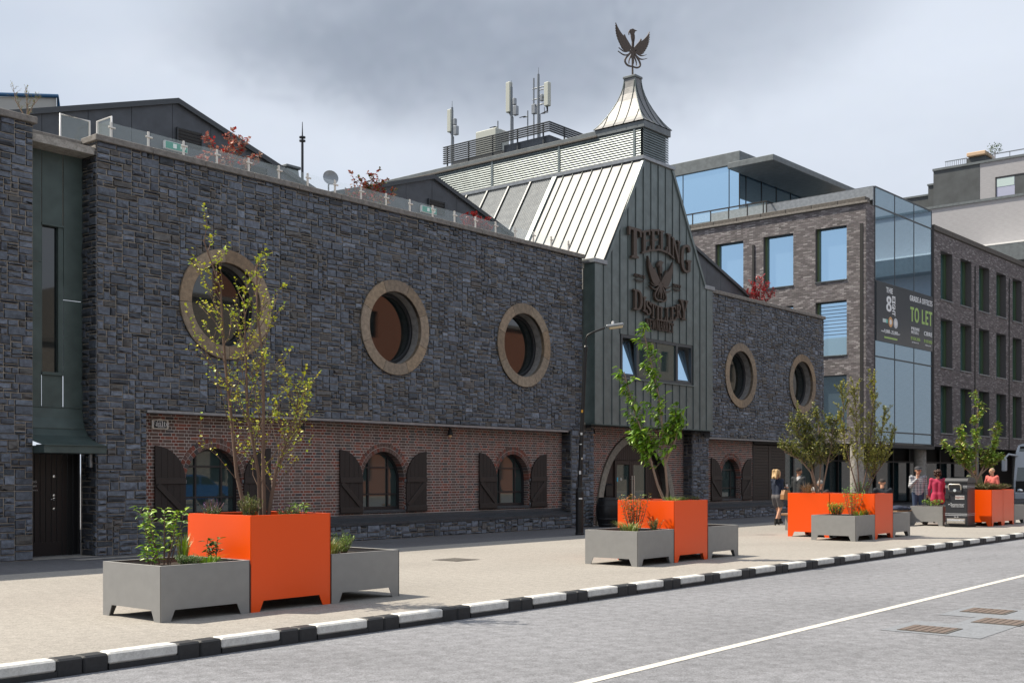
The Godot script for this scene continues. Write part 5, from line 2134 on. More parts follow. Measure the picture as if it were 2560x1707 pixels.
	for x in [-0.1, 8.0, 16.2, 24.4]:
		var c := MB.new()
		c.lathe([Vector2(0.34, -0.1), Vector2(0.34, 3.22)], Vector3(x + 0.35, 0, -0.6), 20)
		obj("column", c, mats.concrete, gf)
	# penthouse with a deep canopy and a terrace rail
	var ph := Node3D.new()
	ph.name = "penthouse"
	of.add_child(ph, true)
	var pw := [-8.1, -8.75, -11.8, -14.5]
	for i in 3:
		var g := MB.new()
		g.quad(Vector3(1.5, 15.4, pw[i + 1] + 0.02), Vector3(1.5, 15.4, pw[i] - 0.02), Vector3(1.5, 18.98, pw[i] - 0.02), Vector3(1.5, 18.98, pw[i + 1] + 0.02))
		obj("pane", g, mats.glass_blue2, ph)
		var m := MB.new()
		m.span(Vector3(1.48, 15.4, pw[i] - 0.02), Vector3(1.54, 18.98, pw[i] + 0.02))
		obj("mullion", m, mats.dark_frame, ph)
	for i in 7:
		var g := MB.new()
		var x0 := 1.5 + (0.0 if i == 0 else 0.72 + (i - 1) * 1.75)
		var x1 := 1.5 + 0.72 + i * 1.75
		g.quad(Vector3(x0 + 0.02, 15.4, -8.1), Vector3(x1 - 0.02, 15.4, -8.1), Vector3(x1 - 0.02, 18.5, -8.1), Vector3(x0 + 0.02, 18.5, -8.1))
		obj("pane", g, mats.glass_blue2, ph)
		var m := MB.new()
		m.span(Vector3(x1 - 0.02, 15.4, -8.12), Vector3(x1 + 0.02, 18.5, -8.07))
		obj("mullion", m, mats.dark_frame, ph)
	var rfm := MB.new()
	rfm.cspan(Vector3(1.38, 18.98, -15.0), Vector3(14.0, 19.7, -8.0), 0.02)
	obj("roof_fascia", rfm, mats.lead_cap, ph)
	var can := MB.new()
	can.cspan(Vector3(0.05, 18.40, -8.0), Vector3(14.0, 18.72, -5.2), 0.02)
	obj("canopy", can, mats.lead_cap, ph)
	var rail := Node3D.new()
	rail.name = "terrace_rail"
	of.add_child(rail, true)
	for z in [-10.39, -9.22, -8.07, -6.91, -5.94, -5.75]:
		var m := MB.new()
		m.span(Vector3(0.28, 15.5, z - 0.025), Vector3(0.33, 16.32, z + 0.025))
		obj("post", m, mats.black_soft, rail)
	var tr := MB.new()
	tr.span(Vector3(0.27, 16.30, -12.5), Vector3(0.34, 16.36, -5.72))
	tr.span(Vector3(0.3, 16.30, -5.78), Vector3(1.6, 16.36, -5.72))
	obj("handrail", tr, mats.black_soft, rail)
	var gp := MB.new()
	gp.quad(Vector3(0.3, 15.6, -12.5), Vector3(0.3, 15.6, -5.8), Vector3(0.3, 16.28, -5.8), Vector3(0.3, 16.28, -12.5))
	obj("pane", gp, mats.glass_clear, rail)
	var rfl := MB.new()
	rfl.span(Vector3(0.3, 15.1, -14.0), Vector3(33.0, 15.4, -0.3))
	obj("roof_deck", rfl, mats.concrete, of)
	for z in [-6.35]:
		var d := MB.new()
		d.span(Vector3(-0.07, 3.2, z - 0.06), Vector3(-0.01, 14.0, z + 0.06))
		obj("downpipe", d, mats.black_soft, of)
	for i in 8:
		if i % 2 == 1:
			var d := MB.new()
			d.span(Vector3(8.72 + 3.05 * i + 3.38, 3.3, 0.01), Vector3(8.72 + 3.05 * i + 3.5, 14.2, 0.05))
			obj("downpipe", d, mats.dark_frame, of)
	# banner on the glass
	var bn := Node3D.new()
	bn.name = "banner"
	of.add_child(bn, true)
	var sheet_ := MB.new()
	sheet_.span(Vector3(1.08, 8.49, 0.05), Vector3(8.46, 11.52, 0.07))
	obj("banner_sheet", sheet_, mat("banner", Color(0.06, 0.068, 0.075), 0.22), bn)
	var wh := mat("banner_white", Color(0.72, 0.75, 0.78), 0.5)
	var gr := mat("banner_green", Color(0.33, 0.50, 0.15), 0.5)
	var sans := "Droid Sans"
	for q in [["THE", 2.27, 3.08, 11.34, 11.06, wh], ["8", 2.27, 2.93, 10.9, 10.1, wh], ["FROM", 1.64, 1.98, 9.06, 8.99, wh], ["9,000", 2.02, 2.72, 9.15, 8.94, wh], ["TO", 2.76, 2.88, 9.04, 8.98, wh], ["25,000", 2.92, 3.72, 9.15, 8.94, wh], ["SQ FT", 3.74, 4.02, 9.06, 8.97, wh], ["GRADE A OFFICES", 5.31, 8.42, 11.28, 10.98, wh], ["TO LET", 5.37, 8.40, 10.68, 9.88, gr], ["PRIME", 5.5, 6.6, 9.60, 9.44, wh], ["MCGILL", 5.5, 6.5, 9.40, 9.25, wh], ["CBRE", 7.25, 8.38, 9.52, 9.29, wh], ["01 634 2466", 5.44, 6.70, 9.08, 8.90, gr], ["01 618 5500", 7.25, 8.38, 9.08, 8.90, gr], ["prime.ie", 5.6, 6.5, 8.82, 8.74, wh], ["cbre.ie", 7.4, 8.2, 8.82, 8.74, wh]]:
		fit(q[0], [q[1], q[2], q[3], q[3], q[4], q[4]], 0.071, 0.077, sans, q[5], bn)
	for i in 5:      # EIGHT read downwards
		var ch := "EIGHT"[i]
		var m := fit(ch, [-0.1, 0.1, 0.2, 0.2, -0.2, -0.2], 0.071, 0.077, sans, wh, bn)
		m.transform = Transform3D(Basis(Vector3.BACK, -PI / 2), Vector3(3.2, 10.86 - 0.205 * i, 0))
	var strip := MB.new()
	strip.span(Vector3(2.02, 8.69, 0.071), Vector3(3.66, 8.78, 0.077))
	obj("banner_strip", strip, gr, bn)
	var lg := MB.new()
	lg.col = Color(0.55, 0.62, 0.62)
	lg.span(Vector3(1.84, 9.49, 0.071), Vector3(2.24, 9.68, 0.077))
	lg.col = Color(0.15, 0.5, 0.45)
	lg.span(Vector3(2.25, 9.49, 0.071), Vector3(2.44, 9.68, 0.077))
	obj("banner_badge", lg, mats["print"], bn)
	for q in [[2.80, 9.58, Color(0.62, 0.36, 0.16)], [3.45, 9.57, Color(0.55, 0.58, 0.62)]]:
		var c := MB.new()
		c.col = q[2]
		disc(c, Vector2(q[0], q[1]), 0.27, 0.077, 24)
		c.col = Color(0.75, 0.75, 0.75)
		disc(c, Vector2(q[0], q[1]), 0.14, 0.080, 16)
		obj("banner_badge", c, mats["print"], bn)


func fit(text: String, q: Array, z0: float, z1: float, font: String, m: Material, parent: Node) -> MeshInstance3D:
	letter(text, q, z0, z1, font, m, parent)
	return parent.get_child(parent.get_child_count() - 1)


func build_far_block() -> void:
	var t := thing("apartment_block", "pale grey brick block with dark upper storey far behind the offices", "building", Vector3(95.0, 0, 0))
	var w := MB.new()
	w.span(Vector3(0, -0.3, -13.0), Vector3(26, 23.45, 30.0))
	w.span(Vector3(0.02, 23.45, -8.75), Vector3(20, 26.5, 20.0))
	obj("wall", w, mats.pale_brick, t)
	var d := MB.new()
	d.span(Vector3(0.0, 23.6, -12.45), Vector3(18, 26.5, -8.76))
	d.span(Vector3(0.6, 23.4, -13.1), Vector3(18, 25.55, -12.46))
	d.span(Vector3(1.2, 20.5, -15.3), Vector3(18, 24.9, -13.0))
	obj("dark_storey", d, mats.render_dark, t)
	for q in [[Vector3(-0.12, 23.42, -13.05), Vector3(1.0, 23.62, 20.0)], [Vector3(-0.1, 26.5, -12.5), Vector3(18, 26.68, 20.0)], [Vector3(0.5, 25.52, -13.15), Vector3(3, 25.66, -12.4)], [Vector3(1.1, 24.86, -15.4), Vector3(3, 25.0, -13.0)]]:
		var m := MB.new()
		m.span(q[0], q[1])
		obj("coping_band", m, mats.lead_cap, t)
	var win := Node3D.new()
	win.name = "window"
	t.add_child(win)
	var g := MB.new()
	g.quad(Vector3(-0.03, 23.62, -7.45), Vector3(-0.03, 23.62, -6.07), Vector3(-0.03, 25.1, -6.07), Vector3(-0.03, 25.1, -7.45))
	obj("pane", g, mat("curtain_pane", Color(0.36, 0.38, 0.50), 0.3), win)
	var bl := MB.new()
	bl.quad(Vector3(-0.05, 24.4, -7.42), Vector3(-0.05, 24.4, -6.1), Vector3(-0.05, 25.05, -6.1), Vector3(-0.05, 25.05, -7.42))
	obj("blind", bl, mat("blind", Color(0.42, 0.52, 0.52), 0.7), win)
	var f := MB.new()
	f.span(Vector3(-0.07, 23.6, -7.53), Vector3(0.03, 25.2, -7.44))
	f.span(Vector3(-0.07, 25.08, -7.53), Vector3(0.03, 25.2, -3.0))
	obj("frame", f, mats.dark_frame, win)
	var pn := MB.new()
	pn.span(Vector3(-0.05, 23.62, -6.06), Vector3(0.03, 25.1, -3.0))
	obj("dark_panel", pn, mats.render_dark, win)
	var lo := MB.new()
	lo.span(Vector3(-1.6, 18.2, -8.6), Vector3(0, 19.55, 20.0))
	obj("lower_band", lo, mats.lead_cap, t)
	var lw := MB.new()
	lw.span(Vector3(-1.62, 19.55, -8.7), Vector3(0, 19.68, 20.0))
	obj("white_edge", lw, mats.white_paint, t)
	var rl := Node3D.new()
	rl.name = "roof_rail"
	t.add_child(rl)
	for i in 10:
		var m := MB.new()
		m.span(Vector3(0.4, 26.6, -11.6 + 0.17 * i), Vector3(0.44, 27.2, -11.57 + 0.17 * i))
		obj("baluster", m, mats.galvanised, rl)
	var hr := MB.new()
	hr.span(Vector3(0.38, 27.2, -11.65), Vector3(0.46, 27.26, -9.9))
	hr.span(Vector3(0.38, 27.15, -8.0), Vector3(0.46, 27.22, -4.0))
	obj("handrail", hr, mats.galvanised, rl)
	for z in [-7.9, -6.6, -5.4]:
		var m := MB.new()
		m.span(Vector3(0.4, 26.6, z), Vector3(0.45, 27.2, z + 0.05))
		obj("baluster", m, mats.galvanised, rl)
	var bx := MB.new()
	bx.span(Vector3(0.6, 26.6, -10.0), Vector3(3.0, 27.25, -8.5))
	obj("roof_box", bx, mats.render_dark, t)
	var tp := MB.new()
	tp.cspan(Vector3(0.3, 27.3, -9.9), Vector3(2.5, 27.62, -8.4), 0.05)
	obj("roof_lid", tp, mat("cream_lid", Color(0.5, 0.36, 0.24), 0.7), t)
	for q in [Vector3(1.0, 26.6, -7.9)]:
		var pl := thing("roof_plant", "small potted tree on the roof of the far pale block", "plant", Vector3(95, 0, 0) + q)
		var st := MB.new()
		st.tube([Vector3.ZERO, Vector3(0.02, 0.9, 0.02)], [0.05, 0.03], 6)
		obj("stem", st, mats.bark, pl)
		var lv := MB.new()
		for i in 160:
			var p := Vector3(rnd(-1, 1), rnd(-0.6, 0.7), rnd(-1, 1)).limit_length(1.0) * 0.55 + Vector3(0, 1.15, 0)
			lv.col = Color(0.06, 0.09, 0.03) * rnd(0.7, 1.4)
			leaf(lv, p, Vector3(rnd(-1, 1), rnd(-0.5, 0.8), rnd(-1, 1)).normalized(), 0.16, 0.09)
		obj("crown", lv, mats.leaf, pl)


func build_opposite() -> void:
	# the other side of the street, behind the camera: seen in the window panes
	var list := [[-12.0, 34.0, 9.0, "opposite_grey", "low stone terrace across the street, mirrored in the side window"], [34.5, 50.0, 12.5, "opposite_grey", "grey stone building across the street, mirrored in the arched windows"], [50.5, 63.0, 18.0, "opposite_brick", "tall red brick building across the street, mirrored in the round windows"], [66.0, 84.0, 13.5, "opposite_brick", "red brick building across the street, mirrored in the gable windows"], [88.0, 118.0, 17.0, "opposite_grey", "grey stone block further along the street, mirrored in the right wing"], [124.0, 190.0, 20.0, "pale_brick", "pale brick block at the end of the street, mirrored in the glazed corner"]]
	for q in list:
		var t := thing("street_building", q[4], "building", Vector3(q[0], 0, 38.0))
		var w: float = q[1] - q[0]
		var cols := []
		var n := int(w / 3.4)
		for i in n:
			cols.append([w * (i + 0.5) / n - 0.65, w * (i + 0.5) / n + 0.65])
		var rows := []
		var y := 1.2
		while y + 2.4 < q[2]:
			rows.append([y, y + 1.9])
			y += 3.4
		var mb := MB.new()
		pierced(mb, frame3(Vector3(w, 0, 0), Vector3.LEFT), w, -0.3, q[2], cols, rows, 0.25)
		mb.quad(Vector3(0, -0.3, 0), Vector3(0, -0.3, 10), Vector3(0, q[2], 10), Vector3(0, q[2], 0))
		mb.quad(Vector3(w, -0.3, 10), Vector3(w, -0.3, 0), Vector3(w, q[2], 0), Vector3(w, q[2], 10))
		mb.quad(Vector3(0, q[2], 0), Vector3(0, q[2], 10), Vector3(w, q[2], 10), Vector3(w, q[2], 0))
		obj("wall", mb, mats[q[3]], t)
		for c in cols:
			for r in rows:
				var g := MB.new()
				g.quad(Vector3(w - c[0], r[0], 0.24), Vector3(w - c[1], r[0], 0.24), Vector3(w - c[1], r[1], 0.24), Vector3(w - c[0], r[1], 0.24))
				obj("window", g, mats.glass_dark, t)
		var cp := MB.new()
		cp.span(Vector3(-0.1, q[2], -0.2), Vector3(w + 0.1, q[2] + 0.25, 0.4))
		obj("cornice", cp, mats.coping, t)
	var pv := MB.new()
	pv.span(Vector3(-40, -0.2, 34.0), Vector3(190, 0.12, 38.2))
	struct("far_pavement", pv, mats.concrete)
	car()


func car() -> void:
	# blue estate car parked across the street; its reflection shows in the first arched window
	var t := thing("parked_car", "bright blue estate car reflected in the first arched window", "car", Vector3(37.2, 0, 31.0), deg_to_rad(180.0))
	var side := PackedVector2Array([Vector2(-2.2, 0.35), Vector2(-2.25, 0.75), Vector2(-2.1, 1.0), Vector2(-1.2, 1.08), Vector2(-0.45, 1.55), Vector2(0.2, 1.66), Vector2(1.5, 1.64), Vector2(2.05, 1.2), Vector2(2.2, 1.0), Vector2(2.22, 0.45), Vector2(2.1, 0.3)])
	var body := MB.new()
	body.prism(side, Transform3D.IDENTITY, -0.88, 0.88)
	obj("body", body, mats.car_blue, t)
	for s in [-1.0, 1.0]:
		for q in [[-1.05, -0.1, 1.1, 1.12, 1.5, 1.56], [0.0, 0.9, 1.12, 1.12, 1.57, 1.56], [1.0, 1.75, 1.12, 1.15, 1.56, 1.5]]:
			var g := MB.new()
			var z: float = 0.885 * s
			g.quad_out(Vector3(q[0], q[2], z), Vector3(q[1], q[3], z), Vector3(q[1] - (0.12 if q[0] > 0.95 else 0.0), q[5], z), Vector3(q[0] + (0.5 if q[0] < -1 else 0.0), q[4], z), Vector3(0, 1, 0))
			obj("side_window", g, mats.glass_dark, t)
		for x in [-1.4, 1.4]:
			var wh := MB.new()
			wh.lathe([Vector2(0.0, -0.02), Vector2(0.2, -0.02), Vector2(0.32, 0.0), Vector2(0.33, 0.1), Vector2(0.32, 0.2), Vector2(0.0, 0.21)], Vector3(x, 0.33, 0.72 * s), 18, Basis(Vector3.RIGHT, Vector3(0, 0, s), Vector3(0, -s, 0)))
			obj("wheel", wh, mats.black_soft, t)
	var ws := MB.new()
	ws.quad(Vector3(2.08, 1.22, -0.75), Vector3(2.08, 1.22, 0.75), Vector3(1.58, 1.62, 0.7), Vector3(1.58, 1.62, -0.7))
	ws.quad(Vector3(-1.18, 1.12, 0.75), Vector3(-1.18, 1.12, -0.75), Vector3(-0.5, 1.54, -0.7), Vector3(-0.5, 1.54, 0.7))
	obj("windscreen", ws, mats.glass_dark, t)
	var lt := MB.new()
	lt.col = Color(0.3, 0.01, 0.01)
	lt.span(Vector3(2.2, 0.8, -0.82), Vector3(2.24, 1.1, -0.6))
	lt.span(Vector3(2.2, 0.8, 0.6), Vector3(2.24, 1.1, 0.82))
	obj("tail_light", lt, mats["print"], t)


# ---------------------------------------------------------------- plants

const RIGHT := Vector3(0.6388, 0, 0.7694)      # across the view
const INTO := Vector3(0.7694, 0, -0.6388)      # away from the viewer


func leaf(mb: MB, p: Vector3, d: Vector3, ln: float, wd: float) -> void:
	# a folded leaf of two faces
	var s := d.cross(Vector3(rnd(-0.5, 0.5), 1.0, rnd(-0.5, 0.5))).normalized()
	var up := s.cross(d)
	var m := p + d * ln * 0.45 - up * wd * 0.18
	var a := m + s * wd * 0.5 + up * wd * 0.3
	var b := m - s * wd * 0.5 + up * wd * 0.3
	var t := p + d * ln - up * ln * rnd(0.0, 0.18)
	mb.tri(p, a, t)
	mb.tri(p, t, b)


func wide_leaf(mb: MB, p: Vector3, d: Vector3, ln: float, wd: float, droop: float) -> void:
	# a curved pointed leaf of six faces
	var s := d.cross(Vector3(rnd(-0.4, 0.4), 1.0, rnd(-0.4, 0.4))).normalized()
	var up := s.cross(d)
	var c1 := p + d * ln * 0.33 + up * ln * 0.03
	var c2 := p + d * ln * 0.70 - up * ln * droop * 0.5
	var t := p + d * ln - up * ln * droop
	var k := up * wd * 0.16
	var a1 := c1 + s * wd * 0.48 + k
	var b1 := c1 - s * wd * 0.48 + k
	var a2 := c2 + s * wd * 0.36 + k
	var b2 := c2 - s * wd * 0.36 + k
	mb.tri(p, a1, c1)
	mb.tri(p, c1, b1)
	mb.quad(c1, a1, a2, c2)
	mb.quad(b1, c1, c2, b2)
	mb.tri(c2, a2, t)
	mb.tri(b2, c2, t)


func path_of(base: Vector3, pts: Array, jitter := 0.0) -> Array:
	# [across, height, depth] offsets to points
	var out := []
	for q in pts:
		out.append(base + RIGHT * q[0] + Vector3.UP * q[1] + INTO * (q[2] if q.size() > 2 else 0.0) + Vector3(rnd(-jitter, jitter), 0, rnd(-jitter, jitter)))
	return out


func along(path: Array, t: float) -> Vector3:
	var k := t * (path.size() - 1)
	var i := mini(int(k), path.size() - 2)
	return path[i].lerp(path[i + 1], k - i)


func twig(wood: MB, p: Vector3, d: Vector3, ln: float, r: float, bend := 0.25) -> Array:
	var pts := [p]
	var q := p
	var dir := d
	for i in 4:
		dir = (dir + Vector3(rnd(-bend, bend), rnd(-bend * 0.3, bend), rnd(-bend, bend))).normalized()
		q += dir * ln / 4.0
		pts.append(q)
	wood.tube(pts, [r, r * 0.8, r * 0.6, r * 0.42, r * 0.25], 5, false)
	return pts


func small_tree(called: String, label: String, base: Vector3, stems: Array, how: Dictionary, group := "") -> Node3D:
	# stems carry side shoots, shoots carry twigs and leaves
	var t := thing(called, label, "tree", base, 0.0, group)
	var crown := MB.new()
	var tones: Array = how.tones
	for s in stems:
		var path := path_of(Vector3.ZERO, s, how.get("jit", 0.015))
		var rad := []
		for i in path.size():
			rad.append(lerpf(how.r0, how.r1, float(i) / (path.size() - 1)))
		var wood := MB.new()
		wood.tube(path, rad, 7, false)
		var top: float = s[s.size() - 1][1]
		for i in how.shoots:
			var f: float = lerpf(how.get("from", 0.2), 1.0, (i + rnd(0, 1)) / how.shoots)
			var p := along(path, f)
			var az := rnd(0, TAU)
			var tilt: float = how.get("tilt", 0.7) * rnd(0.6, 1.3)
			var d := (Vector3(cos(az), 0, sin(az)) * sin(tilt) + Vector3.UP * cos(tilt)).normalized()
			var ln: float = lerpf(how.len0, how.len1, f) * rnd(0.6, 1.2)
			var tw := twig(wood, p, d, ln, how.get("rs", 0.008), how.get("bend", 0.25))
			for k in how.get("twigs", 0):
				var q := along(tw, rnd(0.3, 0.95))
				var d2 := (d + Vector3(rnd(-1, 1), rnd(-0.3, 0.8), rnd(-1, 1)) * 0.8).normalized()
				var t2 := twig(wood, q, d2, ln * rnd(0.3, 0.5), how.get("rs", 0.008) * 0.5)
				for j in how.get("leaves2", 4):
					foliage(crown, along(t2, rnd(0.15, 1.0)), d2, how, tones)
			for j in how.leaves:
				foliage(crown, along(tw, rnd(0.1, 1.0)), d, how, tones)
		obj("trunk", wood, mats[how.get("bark", "bark")], t)
	obj("crown", crown, mats[how.get("mat", "leaf")], t)
	return t


func foliage(crown: MB, p: Vector3, d: Vector3, how: Dictionary, tones: Array) -> void:
	var c: Color = tones[rng.randi() % tones.size()]
	crown.col = c * rnd(0.75, 1.2)
	var dir: Vector3 = (d * 0.4 + Vector3(rnd(-1, 1), rnd(-0.6, 0.7), rnd(-1, 1)) + how.get("wind", Vector3.ZERO)).normalized()
	var ln: float = how.leaf * rnd(0.7, 1.25)
	if how.get("wide", false):
		wide_leaf(crown, p, dir, ln, ln * how.get("ratio", 0.5), rnd(0.15, 0.45))
	else:
		leaf(crown, p, dir, ln, ln * how.get("ratio", 0.6))


func grass(called: String, label: String, at: Vector3, n: int, h: float, spread: float, tones: Array, wd := 0.006, group := "") -> void:
	var t := thing(called, label, "plant", at, 0.0, group)
	var mb := MB.new()
	for i in n:
		var a := rnd(0, TAU)
		var r := spread * sqrt(rng.randf())
		var p := Vector3(cos(a) * r * 0.45, 0, sin(a) * r * 0.45)
		var lean := Vector3(cos(a), 0, sin(a)) * rnd(0.1, 1.0) * spread
		var hh := h * rnd(0.55, 1.1)
		mb.col = tones[rng.randi() % tones.size()] * rnd(0.7, 1.25)
		var s := Vector3(-sin(a), 0, cos(a)) * wd * 0.5
		var m := p + lean * 0.35 + Vector3(0, hh * 0.62, 0)
		var e := p + lean + Vector3(0, hh * rnd(0.7, 1.0), 0)
		mb.quad(p - s, p + s, m + s, m - s)
		mb.tri(m - s, m + s, e)
	obj("blades", mb, mats.leaf, t)


func needle_bush(called: String, label: String, at: Vector3, shoots: int, h: float, spread: float, tones: Array, nl := 0.03, group := "", heads := Color(0, 0, 0, 0)) -> void:
	# upright shoots set with narrow leaves, for rosemary and lavender
	var t := thing(called, label, "plant", at, 0.0, group)
	var st := MB.new()
	var lf := MB.new()
	for i in shoots:
		var a := rnd(0, TAU)
		var r := sqrt(rng.randf())
		var p := Vector3(cos(a), 0, sin(a)) * r * spread * 0.35
		var e := Vector3(cos(a) * r * spread, h * rnd(0.6, 1.1) * (1.0 - 0.3 * r), sin(a) * r * spread)
		st.tube([p, (p + e) * 0.5 + Vector3(0, 0.02, 0), e], [0.004, 0.003, 0.0015], 4, false)
		var n := int(e.distance_to(p) / 0.008)
		for k in n:
			var f := lerpf(0.15 if heads.a == 0.0 else 0.0, 1.0 if heads.a == 0.0 else 0.6, float(k) / n)
			lf.col = tones[rng.randi() % tones.size()] * rnd(0.7, 1.25)
			leaf(lf, p.lerp(e, f), (Vector3(rnd(-1, 1), rnd(0.2, 1.0), rnd(-1, 1))).normalized(), nl * rnd(0.7, 1.2), nl * 0.2)
		if heads.a > 0.0 and rng.randf() < 0.5:
			lf.col = heads * rnd(0.8, 1.2)
			for k in 5:
				leaf(lf, e - Vector3(0, 0.008 * k, 0), Vector3(rnd(-1, 1), 1.0, rnd(-1, 1)).normalized(), 0.018, 0.012)
	obj("stems", st, mats.bark, t)
	obj("foliage", lf, mats.leaf, t)


func leafy(called: String, label: String, at: Vector3, stems: int, h: float, spread: float, lsize: float, tones: Array, group := "") -> void:
	# thin stems topped with whorls of broad leaves
	var t := thing(called, label, "plant", at, 0.0, group)
	var st := MB.new()
	var lf := MB.new()
	for i in stems:
		var a := TAU * i / stems + rnd(-0.4, 0.4)
		var r := spread * rnd(0.3, 1.0)
		var e := Vector3(cos(a) * r, h * rnd(0.7, 1.05), sin(a) * r)
		var path := [Vector3(cos(a) * r * 0.3, 0, sin(a) * r * 0.3), Vector3(cos(a) * r * 0.7, e.y * 0.5, sin(a) * r * 0.7), e]
		st.tube(path, [0.008, 0.006, 0.003], 5, false)
		var n := int(10 + e.y * 26)
		for k in n:
			var f := 1.0 - 0.75 * pow(float(k) / n, 1.3)
			var p := along(path, f)
			var b := rnd(0, TAU)
			var d := Vector3(cos(b), rnd(-0.1, 0.8), sin(b)).normalized()
			lf.col = tones[rng.randi() % tones.size()] * rnd(0.75, 1.2)
			wide_leaf(lf, p + d * 0.02, d, lsize * rnd(0.6, 1.15), lsize * 0.45, rnd(0.1, 0.4))
	obj("stems", st, mats.bark, t)
	obj("foliage", lf, mats.leaf, t)


# ---------------------------------------------------------------- planters

func planter(label: String, x0: float, x1: float, z0: float, z1: float, h: float, m: Material, group: String, lh := 0.12) -> void:
	var t := thing("planter", label, "planter", Vector3(x0, PLAZA, z1), 0.0, group)
	var w := x1 - x0
	var d := z1 - z0
	var foot := 0.115
	var side := func(len: float) -> PackedVector2Array:
		return PackedVector2Array([Vector2(0, 0), Vector2(foot, 0), Vector2(foot + 0.055, lh), Vector2(len - foot - 0.055, lh), Vector2(len - foot, 0), Vector2(len, 0), Vector2(len, h), Vector2(0, h)])
	var th := 0.012
	var xs := [Transform3D(Basis.IDENTITY, Vector3(0, 0, -th)), Transform3D(Basis(Vector3.UP, PI), Vector3(w, 0, -d + th)), Transform3D(Basis(Vector3.UP, -PI / 2), Vector3(th, 0, -d)), Transform3D(Basis(Vector3.UP, PI / 2), Vector3(w - th, 0, 0))]
	for i in 4:
		var mb := MB.new()
		mb.prism(side.call((w if i < 2 else d) - 0.003), xs[i], 0.0, th)
		obj("side_panel", mb, m, t)
	var rim := MB.new()
	var k := 0.04
	rim.cspan(Vector3(0, h, -k), Vector3(w, h + 0.006, 0), 0.002)
	rim.cspan(Vector3(0, h, -d), Vector3(w, h + 0.006, -d + k), 0.002)
	rim.cspan(Vector3(0, h, -d + k), Vector3(k, h + 0.006, -k), 0.002)
	rim.cspan(Vector3(w - k, h, -d + k), Vector3(w, h + 0.006, -k), 0.002)
	obj("rim", rim, m, t)
	var so := MB.new()
	so.span(Vector3(th, lh + 0.02, -d + th), Vector3(w - th, h - 0.05, -th))
	obj("soil", so, mats.soil, t)


